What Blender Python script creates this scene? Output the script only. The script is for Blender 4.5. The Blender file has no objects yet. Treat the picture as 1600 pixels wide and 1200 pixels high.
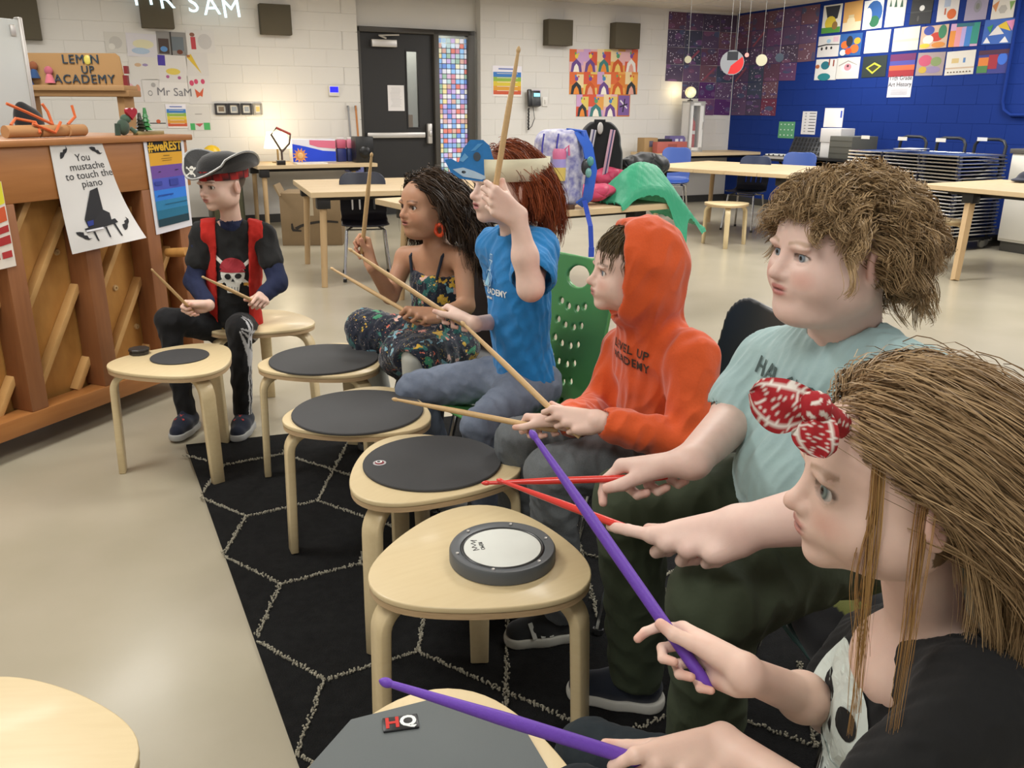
import bpy, bmesh, math, random
import numpy as np
from mathutils import Vector, Matrix
random.seed(7); rng = np.random.default_rng(7)
SC = bpy.context.scene; COL = SC.collection
R_ = math.radians

# ------------------------------------------------------------------ camera, world, light, exposure
FPX, CAMZ, ROLL = 1320.0, 1.32, 0.005            # focal length in pixels of a 1600 px wide frame
PITCH = math.atan((600 - 172) / FPX)
cam = bpy.data.cameras.new('camera'); cam.sensor_width = 36; cam.lens = FPX / 1600 * 36
cam.clip_start = .05; cam.clip_end = 60
camo = bpy.data.objects.new('camera', cam); COL.objects.link(camo)
camo.matrix_world = Matrix.Translation((0, 0, CAMZ)) @ Matrix.Rotation(math.pi/2 - PITCH, 4, 'X') @ Matrix.Rotation(ROLL, 4, 'Z')
SC.camera = camo
SC.view_settings.view_transform = 'Standard'; SC.view_settings.look = 'None'
SC.view_settings.gamma = 1; SC.view_settings.use_curve_mapping = False
SC.view_settings.exposure = 0.9
SC.cycles.use_denoising = True
SC.cycles.max_bounces = 6; SC.cycles.diffuse_bounces = 3
wld = bpy.data.worlds.new('world'); SC.world = wld; wld.use_nodes = True
wld.node_tree.nodes['Background'].inputs[0].default_value = (1.0, .99, .97, 1)
wld.node_tree.nodes['Background'].inputs[1].default_value = .30

RZ = R_(25.3)                                    # the room's walls are turned against the view by this angle
UX = np.array([math.cos(RZ), math.sin(RZ), 0]); VX = np.array([-math.sin(RZ), math.cos(RZ), 0])
WV, WU, CEIL = 10.7, 8.68, 2.675                   # white wall, blue wall, ceiling height
def room(u, v, z=0): return tuple(UX*u + VX*v + np.array([0, 0, z]))

def area(name, loc, sx, sy, power, col, rz=0):
    l = bpy.data.lights.new(name, 'AREA'); l.shape = 'RECTANGLE'; l.size = sx; l.size_y = sy
    l.energy = power; l.color = col
    o = bpy.data.objects.new(name, l); COL.objects.link(o); o.location = loc; o.rotation_euler = (0, 0, rz)
    return o
TROFFERS = [(u, v) for u in (-.6, 2.4, 5.4) for v in (8.6, 5.8, 3.0, .2)] + [(7.6, 8.0), (7.6, 5.2)]  # the last pair is added to brighten the right end of the white wall
for i, (u, v) in enumerate(TROFFERS):
    area('ceiling_light', room(u, v, CEIL - .035), 1.15, .55, (27 if u > 4 else 18) if v > 4 else (25 if v > 1 else 18), (1, .99, .965), RZ)

# ------------------------------------------------------------------ survey helpers: a sight line met with a height, a distance or a wall
def sight(px, py):
    dx, dy = (px - 800)/FPX, (600 - py)/FPX; c, s = math.cos(ROLL), math.sin(ROLL)
    rx, ry = c*dx - s*dy, s*dx + c*dy
    return np.array([rx, math.cos(PITCH) + ry*math.sin(PITCH), -math.sin(PITCH) + ry*math.cos(PITCH)])
C0 = np.array([0, 0, CAMZ])
def atz(px, py, z): r = sight(px, py); return C0 + r*((z - CAMZ)/r[2])
def aty(px, py, y): r = sight(px, py); return C0 + r*(y/r[1])
def on_white(px, py, d=WV): r = sight(px, py); p = C0 + r*(d/(r@VX)); return p@UX, p[2]
def on_blue(px, py, d=WU): r = sight(px, py); p = C0 + r*(d/(r@UX)); return p@VX, p[2]

# ------------------------------------------------------------------ materials
def lin(c):
    if isinstance(c, str): c = [int(c[i:i+2], 16)/255 for i in (0, 2, 4)]
    return tuple((x/12.92 if x <= .04045 else ((x + .055)/1.055)**2.4) for x in c[:3])
MATS = {}
def mat(name, col=None, rough=.6, metal=0, attr=False, noise=0, nscale=20, stretch=(1, 1, 1), bump=0, bscale=60, emit=0, spec=.5, sheen=0, sss=0, alpha=1, trans=0, coat=0, col2=None, detail=4):
    """principled material: plain colour or colour attribute, optional noise tint (towards col2), optional bump"""
    if name in MATS: return MATS[name]
    m = bpy.data.materials.new(name); MATS[name] = m; m.use_nodes = True
    nt = m.node_tree; b = nt.nodes['Principled BSDF']; L = nt.links.new
    def nd(t, **k):
        n = nt.nodes.new(t)
        for a, v in k.items(): setattr(n, a, v)
        return n
    b.inputs['Roughness'].default_value = rough; b.inputs['Metallic'].default_value = metal
    b.inputs['Specular IOR Level'].default_value = spec
    if sheen: b.inputs['Sheen Weight'].default_value = sheen
    if coat: b.inputs['Coat Weight'].default_value = coat; b.inputs['Coat Roughness'].default_value = .15
    if trans: b.inputs['Transmission Weight'].default_value = trans
    if alpha < 1: b.inputs['Alpha'].default_value = alpha
    if sss:
        b.inputs['Subsurface Weight'].default_value = sss; b.inputs['Subsurface Radius'].default_value = (.012, .005, .003)
        b.inputs['Subsurface Scale'].default_value = 1
    src = None
    if attr:
        a = nd('ShaderNodeVertexColor'); a.layer_name = 'Col'; src = a.outputs[0]
    else:
        b.inputs['Base Color'].default_value = (*lin(col), 1)
    if noise or bump:
        tc = nd('ShaderNodeTexCoord'); mp = nd('ShaderNodeMapping'); mp.inputs['Scale'].default_value = stretch
        L(tc.outputs['Object'], mp.inputs['Vector'])
    if noise:
        n = nd('ShaderNodeTexNoise'); n.inputs['Scale'].default_value = nscale; n.inputs['Detail'].default_value = detail
        L(mp.outputs[0], n.inputs['Vector'])
        rp = nd('ShaderNodeMapRange'); rp.inputs[1].default_value = .3; rp.inputs[2].default_value = .7
        L(n.outputs['Fac'], rp.inputs[0])
        mx = nd('ShaderNodeMix', data_type='RGBA', blend_type='MIX')
        if src: L(src, mx.inputs[6])
        else: mx.inputs[6].default_value = (*lin(col), 1)
        if col2: mx.inputs[7].default_value = (*lin(col2), 1); ml = None
        else:
            mu = nd('ShaderNodeMix', data_type='RGBA', blend_type='MULTIPLY'); mu.inputs[0].default_value = 1
            if src: L(src, mu.inputs[6])
            else: mu.inputs[6].default_value = (*lin(col), 1)
            mu.inputs[7].default_value = (.55, .55, .55, 1); L(mu.outputs[2], mx.inputs[7])
        sc = nd('ShaderNodeMath', operation='MULTIPLY'); sc.inputs[1].default_value = noise
        L(rp.outputs[0], sc.inputs[0]); L(sc.outputs[0], mx.inputs[0]); src = mx.outputs[2]
    if src: L(src, b.inputs['Base Color'])
    if bump:
        n2 = nd('ShaderNodeTexNoise'); n2.inputs['Scale'].default_value = bscale; n2.inputs['Detail'].default_value = 3
        L(mp.outputs[0], n2.inputs['Vector'])
        bp = nd('ShaderNodeBump'); bp.inputs['Strength'].default_value = bump; bp.inputs['Distance'].default_value = .01
        L(n2.outputs['Fac'], bp.inputs['Height']); L(bp.outputs[0], b.inputs['Normal'])
    if emit:
        b.inputs['Emission Strength'].default_value = emit
        if src: L(src, b.inputs['Emission Color'])
        else: b.inputs['Emission Color'].default_value = (*lin(col), 1)
    return m
PAINT = mat('painted_paper', attr=True, rough=.75)
PLASTIC = mat('coloured_plastic', attr=True, rough=.35)
CLOTHV = mat('coloured_cloth', attr=True, rough=.9, sheen=.2, noise=.25, nscale=300, bump=.08, bscale=500)

# ------------------------------------------------------------------ objects
def tag(o, label=None, cat=None, group=None, kind=None):
    if label: o['label'] = label
    if cat: o['category'] = cat
    if group: o['group'] = group
    if kind: o['kind'] = kind
    return o
def thing(name, label, cat, loc=(0, 0, 0), rz=0, group=None):
    o = bpy.data.objects.new(name, None); COL.objects.link(o); o.empty_display_size = .05
    o.location = loc; o.rotation_euler = (0, 0, rz); return tag(o, label, cat, group)
def link(name, me, parent=None, loc=None, rz=0):
    o = bpy.data.objects.new(name, me); COL.objects.link(o)
    if parent: o.parent = parent
    if loc is not None: o.location = loc
    if rz: o.rotation_euler = (0, 0, rz)
    return o
def copy_tree(o, parent=None):
    c = o.copy(); COL.objects.link(c); c.parent = parent
    for ch in o.children: copy_tree(ch, c)
    return c
def mesh_np(name, V, F, cols=None, m=None, smooth=True):
    """fast mesh from arrays; F is (n,3) or (n,4); cols one rgb (linear) for each vertex"""
    me = bpy.data.meshes.new(name); V = np.asarray(V, 'f4'); F = np.asarray(F, 'i4'); k = F.shape[1]
    me.vertices.add(len(V)); me.vertices.foreach_set('co', V.ravel())
    me.loops.add(F.size); me.loops.foreach_set('vertex_index', F.ravel())
    me.polygons.add(len(F)); me.polygons.foreach_set('loop_start', np.arange(0, F.size, k, dtype='i4'))
    me.polygons.foreach_set('loop_total', np.full(len(F), k, 'i4'))
    me.polygons.foreach_set('use_smooth', np.full(len(F), bool(smooth)))
    if cols is not None:
        a = me.color_attributes.new('Col', 'FLOAT_COLOR', 'POINT')
        c4 = np.ones((len(V), 4), 'f4'); c4[:, :3] = cols; a.data.foreach_set('color', c4.ravel())
    me.update(calc_edges=True); me.validate()
    if m: me.materials.append(m)
    return me
def rot(ax, a):
    return np.array(Matrix.Rotation(a, 3, ax))
class MB:
    """collects boxes, bars, tubes, lathes and prisms, each with a colour; build() makes ONE mesh"""
    def __init__(s): s.v = []; s.f = []; s.c = []
    def add(s, V, F, col=(.5, .5, .5)):
        o = len(s.v); s.v += [tuple(p) for p in V]; s.f += [tuple(i + o for i in f) for f in F]
        col = lin(col); s.c += [col]*len(F); return s
    def box(s, c, d, col=(.8, .8, .8), R=None):
        c = np.array(c, float); h = np.array(d, float)/2
        P = [(x, y, z) for x in (-1, 1) for y in (-1, 1) for z in (-1, 1)]
        V = [np.array(p)*h for p in P]
        if R is not None: V = [R @ p for p in V]
        return s.add([p + c for p in V], [(0, 1, 3, 2), (4, 6, 7, 5), (0, 4, 5, 1), (2, 3, 7, 6), (0, 2, 6, 4), (1, 5, 7, 3)], col)
    def tube(s, P, r, n=8, col=(.8, .8, .8), closed=False, flat=None):
        P = [np.array(p, float) for p in P]; m = len(P); rs = r if hasattr(r, '__len__') else [r]*m
        V = []; up = None
        for i in range(m):
            a = P[(i-1) % m] if closed else P[max(i-1, 0)]; b = P[(i+1) % m] if closed else P[min(i+1, m-1)]
            t = b - a; t = t/(np.linalg.norm(t) + 1e-9)
            if up is None:
                up = np.array([0, 0, 1.]) if abs(t[2]) < .9 else np.array([1., 0, 0])
                if flat is not None: up = np.array(flat[2], float)
            up = up - t*(up@t); up /= np.linalg.norm(up) + 1e-9; w = np.cross(t, up)
            for k in range(n):
                q = 2*math.pi*(k + .5*(flat is not None))/n
                if flat is not None: V.append(P[i] + w*math.copysign(flat[0], math.cos(q)) + up*math.copysign(flat[1], math.sin(q)) if n == 4 else P[i])
                else: V.append(P[i] + rs[i]*(w*math.cos(q) + up*math.sin(q)))
        F = []
        for i in range(m if closed else m-1):
            j = (i+1) % m
            for k in range(n): l = (k+1) % n; F.append((i*n+k, i*n+l, j*n+l, j*n+k))
        if not closed: F += [tuple(range(n-1, -1, -1)), tuple((m-1)*n + k for k in range(n))]
        return s.add(V, F, col)
    def strip(s, P, w, t, side, col=(.8, .8, .8)):
        """a rectangular bar along P; side = direction of its width"""
        return s.tube(P, 0, 4, col, flat=(t/2, w/2, side))
    def lathe(s, prof, n=32, col=(.8, .8, .8), c=(0, 0, 0)):
        V = []; F = []; m = len(prof)
        for r, z in prof:
            for k in range(n): q = 2*math.pi*k/n; V.append((c[0] + r*math.cos(q), c[1] + r*math.sin(q), c[2] + z))
        for i in range(m-1):
            for k in range(n): l = (k+1) % n; F.append((i*n+k, i*n+l, (i+1)*n+l, (i+1)*n+k))
        if prof[0][0] > 1e-6: F.append(tuple(range(n-1, -1, -1)))
        if prof[-1][0] > 1e-6: F.append(tuple((m-1)*n + k for k in range(n)))
        return s.add(V, F, col)
    def prism(s, poly, z0, z1, col=(.8, .8, .8), f=lambda x, y, z: (x, y, z)):
        n = len(poly); V = [f(x, y, z0) for x, y in poly] + [f(x, y, z1) for x, y in poly]
        F = [tuple(range(n-1, -1, -1)), tuple(range(n, 2*n))] + [(i, (i+1) % n, n + (i+1) % n, n + i) for i in range(n)]
        return s.add(V, F, col)
    def poly(s, P, col): return s.add(P, [tuple(range(len(P)))], col)
    def ball(s, c, r, col=(.8, .8, .8), n=12, m=8):
        r = np.array(r if hasattr(r, '__len__') else (r, r, r)); V = []; F = []
        for i in range(m+1):
            a = math.pi*i/m
            for k in range(n): q = 2*math.pi*k/n; V.append(np.array(c) + r*np.array([math.sin(a)*math.cos(q), math.sin(a)*math.sin(q), math.cos(a)]))
        for i in range(m):
            for k in range(n): l = (k+1) % n; F.append((i*n+k, (i+1)*n+k, (i+1)*n+l, i*n+l))
        return s.add(V, F, col)
    def mesh(s, name, m=None, smooth=False, bevel=0, seg=2, angle=40):
        bm = bmesh.new(); vs = [bm.verts.new(p) for p in s.v]; cl = bm.loops.layers.float_color.new('Col')
        for f, c in zip(s.f, s.c):
            try: bf = bm.faces.new([vs[i] for i in f])
            except ValueError: continue
            bf.smooth = smooth
            for lp in bf.loops: lp[cl] = (*c, 1)
        bmesh.ops.remove_doubles(bm, verts=bm.verts, dist=1e-6)
        bmesh.ops.recalc_face_normals(bm, faces=bm.faces)
        if bevel:
            es = [e for e in bm.edges if len(e.link_faces) == 2 and e.calc_face_angle(0) > R_(angle)]
            bmesh.ops.bevel(bm, geom=es, offset=bevel, segments=seg, profile=.5, affect='EDGES', clamp_overlap=True)
        me = bpy.data.meshes.new(name); bm.to_mesh(me); bm.free()
        if smooth or bevel:
            for p in me.polygons: p.use_smooth = True
            me.set_sharp_from_angle(angle=R_(angle))
        me.materials.append(m or PLASTIC); return me
    def build(s, name, m=None, parent=None, loc=None, rz=0, **k):
        return link(name, s.mesh(name, m, **k), parent, loc, rz)

# ------------------------------------------------------------------ solid modelling on a distance grid (bodies, clothes, bags)
def unit(v): v = np.asarray(v, float); return v/(np.linalg.norm(v) + 1e-12)
def frame(f, up=(0, 0, 1)):
    """columns: side (left of f), f, up"""
    f = unit(f); z = np.asarray(up, float); z = unit(z - f*(z@f)); return np.stack([np.cross(f, z), f, z], 1)
class SDF:
    def __init__(s, lo, hi, h):
        s.lo = np.asarray(lo, float); s.h = h
        s.n = np.ceil((np.asarray(hi, float) - s.lo)/h).astype(int) + 1
        s.d = np.full(s.n, 9., 'f4')
    def blk(s, lo, hi):
        a = np.clip(np.floor((lo - s.lo)/s.h).astype(int), 0, s.n); b = np.clip(np.ceil((hi - s.lo)/s.h).astype(int) + 1, 0, s.n)
        if (b <= a).any(): return None, None
        g = [(s.lo[i] + s.h*np.arange(a[i], b[i])).astype('f4').reshape([-1 if j == i else 1 for j in range(3)]) for i in range(3)]
        return tuple(slice(a[i], b[i]) for i in range(3)), g
    def put(s, sl, e, k, op):
        d = s.d[sl]
        if op == 'u':
            if k <= 0: r = np.minimum(d, e)
            else:
                h = np.clip(.5 + .5*(d - e)/k, 0, 1); r = d + (e - d)*h - k*h*(1 - h)
        elif op == 's':
            h = np.clip(.5 - .5*(d + e)/max(k, 1e-5), 0, 1); r = d + (-e - d)*h + k*h*(1 - h)
        else: r = np.maximum(d, e)
        s.d[sl] = r; return s
    def rc(s, a, b, ra, rb=None, k=.01, op='u'):
        rb = ra if rb is None else rb; a = np.asarray(a, float); b = np.asarray(b, float); m = max(ra, rb) + k + 3*s.h
        sl, g = s.blk(np.minimum(a, b) - m, np.maximum(a, b) + m)
        if sl is None: return s
        ba = b - a; L = ba@ba + 1e-12; p = [g[i] - np.float32(a[i]) for i in range(3)]
        t = np.clip((p[0]*ba[0] + p[1]*ba[1] + p[2]*ba[2])/L, 0, 1).astype('f4')
        e = np.sqrt((p[0] - t*ba[0])**2 + (p[1] - t*ba[1])**2 + (p[2] - t*ba[2])**2) - (ra + t*(rb - ra))
        return s.put(sl, e.astype('f4'), k, op)
    def chain(s, P, r, k=.01, op='u'):
        for i in range(len(P)-1): s.rc(P[i], P[i+1], r[i], r[i+1], k, op)
        return s
    def ell(s, c, r, k=.01, op='u', R=None):
        c = np.asarray(c, float); r = np.asarray(r, float)*np.ones(3); m = (np.abs(R) @ r if R is not None else r) + k + 3*s.h
        sl, g = s.blk(c - m, c + m)
        if sl is None: return s
        p = [g[i] - np.float32(c[i]) for i in range(3)]
        if R is not None: p = [p[0]*R[0, j] + p[1]*R[1, j] + p[2]*R[2, j] for j in range(3)]
        k0 = np.sqrt((p[0]/r[0])**2 + (p[1]/r[1])**2 + (p[2]/r[2])**2); k1 = np.sqrt((p[0]/r[0]**2)**2 + (p[1]/r[1]**2)**2 + (p[2]/r[2]**2)**2)
        e = np.where(k0 < 1e-4, -r.min(), k0*(k0 - 1)/np.maximum(k1, 1e-6))
        return s.put(sl, e.astype('f4'), k, op)
    def box(s, c, hs, rad=.01, k=.01, op='u', R=None):
        c = np.asarray(c, float); hs = np.asarray(hs, float); m = (np.abs(R) @ hs if R is not None else hs) + k + 3*s.h
        sl, g = s.blk(c - m, c + m)
        if sl is None: return s
        p = [g[i] - np.float32(c[i]) for i in range(3)]
        if R is not None: p = [p[0]*R[0, j] + p[1]*R[1, j] + p[2]*R[2, j] for j in range(3)]
        q = [np.abs(p[i]) - (hs[i] - rad) for i in range(3)]
        e = np.sqrt(sum(np.maximum(x, 0)**2 for x in q)) + np.minimum(np.maximum(np.maximum(q[0], q[1]), q[2]), 0) - rad
        return s.put(sl, e.astype('f4'), k, op)
    def cut(s, p, n):
        """keep the side of the plane that n points away from"""
        n = unit(n); sl, g = s.blk(s.lo, s.lo + s.h*s.n)
        e = (g[0] - p[0])*n[0] + (g[1] - p[1])*n[1] + (g[2] - p[2])*n[2]
        return s.put(sl, e.astype('f4'), 0, 'i')
    def shell(s, t): s.d = (np.abs(s.d + t/2) - t/2).astype('f4'); return s
    def mesh(s):
        d = s.d.copy()
        for ax in range(3):
            for e in (0, -1):
                ix = [slice(None)]*3; ix[ax] = e; d[tuple(ix)] = np.maximum(d[tuple(ix)], s.h*.5)
        neg = d < 0; n = np.array(d.shape)
        cnt = np.zeros(n-1, 'u1')
        for o in np.ndindex(2, 2, 2): cnt += neg[o[0]:n[0]-1+o[0], o[1]:n[1]-1+o[1], o[2]:n[2]-1+o[2]]
        cells = np.argwhere((cnt > 0) & (cnt < 8)); del cnt
        P = np.zeros((len(cells), 3)); N = np.zeros(len(cells))
        cs = [np.array(o) for o in np.ndindex(2, 2, 2)]
        dv = {tuple(o): d[tuple((cells + o).T)] for o in cs}
        for i in range(8):
            for j in range(i+1, 8):
                if abs(cs[i] - cs[j]).sum() != 1: continue
                a, b = dv[tuple(cs[i])], dv[tuple(cs[j])]; x = (a < 0) != (b < 0)
                t = np.where(x, a/np.where(x, a - b, 1), 0)[:, None]
                P += x[:, None]*(cs[i] + t*(cs[j] - cs[i])); N += x
        V = s.lo + s.h*(cells + P/N[:, None])
        idx = np.full(n-1, -1, 'i4'); idx[tuple(cells.T)] = np.arange(len(cells))
        Q = []
        for ax in range(3):
            b, c = (ax+1) % 3, (ax+2) % 3
            s0 = [slice(None)]*3; s1 = [slice(None)]*3; s0[ax] = slice(0, -1); s1[ax] = slice(1, None)
            A, B = neg[tuple(s0)], neg[tuple(s1)]; e = np.argwhere(A != B)
            e = e[(e[:, b] > 0) & (e[:, c] > 0) & (e[:, b] < n[b]-1) & (e[:, c] < n[c]-1)]
            fl = A[tuple(e.T)]; eb = np.zeros(3, int); ec = np.zeros(3, int); eb[b] = 1; ec[c] = 1
            q = np.stack([idx[tuple((e - eb - ec).T)], idx[tuple((e - ec).T)], idx[tuple(e.T)], idx[tuple((e - eb).T)]], 1)
            q[~fl] = q[~fl][:, ::-1]; Q.append(q)
        return V, np.concatenate(Q)
def relax(V, F, it=1, w=.5):
    for _ in range(it):
        S = np.zeros_like(V); c = np.zeros(len(V))
        for a, b in ((0, 1), (1, 2), (2, 3), (3, 0)):
            np.add.at(S, F[:, a], V[F[:, b]]); np.add.at(S, F[:, b], V[F[:, a]]); np.add.at(c, F[:, a], 1); np.add.at(c, F[:, b], 1)
        V = V*(1-w) + w*S/np.maximum(c, 1)[:, None]
    return V
def vnormals(V, F):
    n = np.cross(V[F[:, 2]] - V[F[:, 0]], V[F[:, 3]] - V[F[:, 1]]); N = np.zeros_like(V)
    for i in range(4): np.add.at(N, F[:, i], n)
    return N/(np.linalg.norm(N, axis=1)[:, None] + 1e-12)
def wob(V, sc, seed=0):
    """cheap smooth noise, -1..1"""
    r = np.random.default_rng(seed); o = np.zeros(len(V))
    for i in range(5):
        k = r.normal(size=3)*sc*(1 + .5*i); o += np.sin(V@k + r.uniform(0, 6.28))/(1 + .4*i)
    return o/3
def solid(name, f, col, m, parent, rel=1, folds=0, fscale=20, seed=0):
    """mesh object from a distance grid under parent (grid is in world space, parent unrotated)"""
    V, F = f.mesh()
    if rel: V = relax(V, F, rel)
    if folds:
        a = wob(V, fscale, seed); c = wob(V*np.array([1, 1, .6]), fscale*1.6, seed + 50); V = V + vnormals(V, F)*((a + .7*(1 - 3*np.abs(c)))*folds)[:, None]
    cols = np.tile(lin(col), (len(V), 1)) if not callable(col) else col(V)
    V = V - np.array(parent.location if parent else (0, 0, 0))
    return link(name, mesh_np(name, V, F, cols, m), parent)
# ================================================================== the room
def stamp(o): o['kind'] = 'structure'; return o
M_FLOOR = mat('polished_concrete', 'b0a793', rough=.3, noise=.55, nscale=2.2, col2='989179', detail=9, bump=.012, bscale=30, coat=.1)
M_WHITE = mat('white_block_paint', 'd6d2cb', rough=.55, bump=.05, bscale=150)
M_BLUE = mat('blue_block_paint', '0f2e78', rough=.8, spec=.25, noise=.25, nscale=3, col2='143480', bump=.05, bscale=150)
M_TILE = mat('ceiling_tile', 'd8d2c6', rough=.95, noise=.2, nscale=120, bump=.1, bscale=200)
M_DARKM = mat('bronze_metal', '46423c', rough=.45)
fl = MB(); c = [room(u, v)[:2] for u, v in ((-5, -3), (9, -3), (9, 11.2), (-5, 11.2))]
fl.prism(c, -.1, 0); stamp(fl.build('floor', M_FLOOR))
def rbox(mb, u0, u1, v0, v1, z0, z1, col=(.8, .8, .8)):
    mb.prism([room(u, v)[:2] for u, v in ((u0, v0), (u1, v0), (u1, v1), (u0, v1))], z0, z1, col); return mb
DS = 1.138; D0, D1, RC = 2.60*DS, 4.03*DS, .15                      # the recessed bay of the door
w = MB(); rbox(w, -5, D0, WV, WV + .4, 0, CEIL + .3); rbox(w, D1, 9.1, WV, WV + .4, 0, CEIL + .3); rbox(w, D0, D1, WV + RC, WV + .4, 2.28, CEIL + .3)
wall_back = stamp(w.build('wall_back', M_WHITE))
w = MB(); rbox(w, WU, WU + .3, -3, WV, 0, CEIL + .3); wall_right = stamp(w.build('wall_right', M_BLUE))
# painted concrete blocks, each proud of its joint
def block_mesh(name, L, m):
    return MB().box((0, 0, 0), (L - .0035, .008, .1965), (.8, .8, .8)).mesh(name, m, bevel=.0015, seg=1)
bw, bwh, bb, bbh = block_mesh('block', .4, M_WHITE), block_mesh('block', .2, M_WHITE), block_mesh('block', .4, M_BLUE), block_mesh('block', .2, M_BLUE)
def blocks(parent, mesh, half, a0, a1, z0, fn, rz, skip=lambda a, b: False):
    r = int(round(z0/.2))
    while r*.2 + .1 < CEIL:
        a = a0 - (.2 if r % 2 else 0)
        while a < a1 - .01:
            lo, hi = max(a, a0), min(a + .4, a1); L = hi - lo
            if L > .15 and not skip(lo, hi):
                o = link('block', mesh if L > .3 else half, parent); o.location = fn((lo + hi)/2, r*.2 + .1); o.rotation_euler = (0, 0, rz)
            a += .4
        r += 1
blocks(wall_back, bw, bwh, -2.0, D0, .8, lambda a, z: room(a, WV + .001, z), RZ)
blocks(wall_back, bw, bwh, D1, WU - .03, .8, lambda a, z: room(a, WV + .001, z), RZ)
blocks(wall_right, bb, bbh, 4.0, WV - .02, .6, lambda a, z: room(WU + .001, a, z), RZ + math.pi/2, )
# ceiling: suspended tiles in a grid
w = MB(); rbox(w, -5, 9, -3, WV + .4, CEIL + .12, CEIL + .2); ceil = stamp(w.build('ceiling', M_TILE))
tm = MB().box((0, 0, 0), (1.19, .59, .02)).mesh('ceiling_tile', M_TILE, bevel=.004, seg=1)
gm = MB(); lpm = MB().box((0, 0, 0), (1.19, .59, .02)).mesh('light_panel', mat('light_diffuser', 'fffaf0', emit=1.0), bevel=.004, seg=1)
lamps = set()
for j in range(18):
    v = WV - .3 - .6*j
    for i in range(11):
        u = WU - .6 - 1.2*i
        near = min(((u - a)**2 + (v - b)**2, (a, b)) for a, b in TROFFERS)
        if near[0] < .5 and near[1] not in lamps: lamps.add(near[1]); link('light_panel', lpm, ceil, room(u, v, CEIL + .012), RZ); continue
        o = link('ceiling_tile', tm, ceil, room(u, v, CEIL + .012), RZ)
for j in range(19): rbox(gm, WU - 13.2, WU, WV - .6*j - .012, WV - .6*j + .012, CEIL - .004, CEIL + .03)
for i in range(12): rbox(gm, WU - 1.2*i - .012, WU - 1.2*i + .012, WV - 10.8, WV, CEIL - .004, CEIL + .03)
gm.build('ceiling_grid', M_WHITE, ceil)
# baseboard
w = MB(); rbox(w, -5, D0, WV - .012, WV, 0, .1); rbox(w, D1, WU, WV - .012, WV, 0, .1); stamp(w.build('baseboard_back', mat('dark_rubber', '3a3835', rough=.6)))
w = MB(); rbox(w, WU - .012, WU, -2, WV, 0, .1); stamp(w.build('baseboard_right', MATS['dark_rubber']))

# ------------------------------------------------------------------ the door with its mosaic side light
VD = WV + RC
def wp(u, z, v=VD): return room(u, v, z)
M_BLKDOOR = mat('black_door_paint', '211f1e', rough=.5, noise=.2, nscale=4)
door = thing('door_1', 'black door with narrow window, push bar and mosaic side light', 'door', room(2.63*DS, VD, -.182), RZ); stamp(door); door.scale = (DS, DS, DS)
# local frame of the door: x along the wall from its hinge side, y into the wall
f = MB()
W_, Hd = 1.34, 2.16; xs = .90                    # total width, height, width of the leaf opening
for x0, x1, z0, z1 in ((-.02, .035, .162, Hd), (xs - .03, xs + .03, .162, Hd), (W_ - .06, W_ + .02, .162, Hd), (-.02, W_ + .02, Hd - .05, Hd), (xs, W_, .162, .26)):
    f.box(((x0 + x1)/2, 0, (z0 + z1)/2), (x1 - x0, .12, z1 - z0), '46423c')
f.build('door_frame', M_DARKM, door, bevel=.004)
wx0, wx1, wz0, wz1 = .565, .695, 1.13, 1.93      # the narrow window in the leaf
f = MB()
for x0, x1, z0, z1 in ((.035, wx0, .17, Hd - .05), (wx1, xs - .03, .17, Hd - .05), (wx0, wx1, .17, wz0), (wx0, wx1, wz1, Hd - .05)):
    f.box(((x0 + x1)/2, .02, (z0 + z1)/2), (x1 - x0, .045, z1 - z0))
leaf = f.build('door_leaf', M_BLKDOOR, door)
M_GLASS = mat('clear_glass', 'ffffff', rough=.05, alpha=.07)
MB().box(((wx0 + wx1)/2, .02, (wz0 + wz1)/2), (wx1 - wx0, .006, wz1 - wz0)).build('window_pane', M_GLASS, door)
f = MB()
for x0, x1, z0, z1 in ((wx0 - .012, wx0, wz0 - .012, wz1 + .012), (wx1, wx1 + .012, wz0 - .012, wz1 + .012), (wx0, wx1, wz1, wz1 + .012), (wx0, wx1, wz0 - .012, wz0)):
    f.box(((x0 + x1)/2, -.006, (z0 + z1)/2), (x1 - x0, .012, z1 - z0))
f.build('window_bead', M_BLKDOOR, door)
M_ALU = mat('brushed_aluminium', 'c9c5c0', rough=.38, metal=.6)
f = MB(); f.box((.41, -.035, 1.045), (.68, .045, .06)); f.build('push_bar', M_ALU, door, bevel=.012)
f = MB(); f.box((.80, -.04, 1.06), (.055, .06, .22)); f.box((.80, -.06, 1.06), (.035, .05, .06)); f.build('latch_case', M_ALU, door, bevel=.01)
f = MB(); f.box((.30, -.05, 2.0), (.28, .06, .075), 'cfc9c4'); f.build('door_closer', M_ALU, door, bevel=.006)
f = MB(); f.tube([(.32, -.075, 2.05), (.23, -.10, 2.075), (.47, -.06, 2.09)], .009, 6, 'a09a94'); f.build('closer_arm', M_ALU, door)
f = MB(); f.box((.43, -.006, 1.44), (.19, .002, .27), 'e8e4e2')
for i in range(14): f.box((.43 + random.uniform(-.01, .01), -.0075, 1.545 - .015*i), (.1 + .03*random.random(), .0008, .003), 'b9b5b3')
f.build('notice_sheet', PAINT, door)
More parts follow.
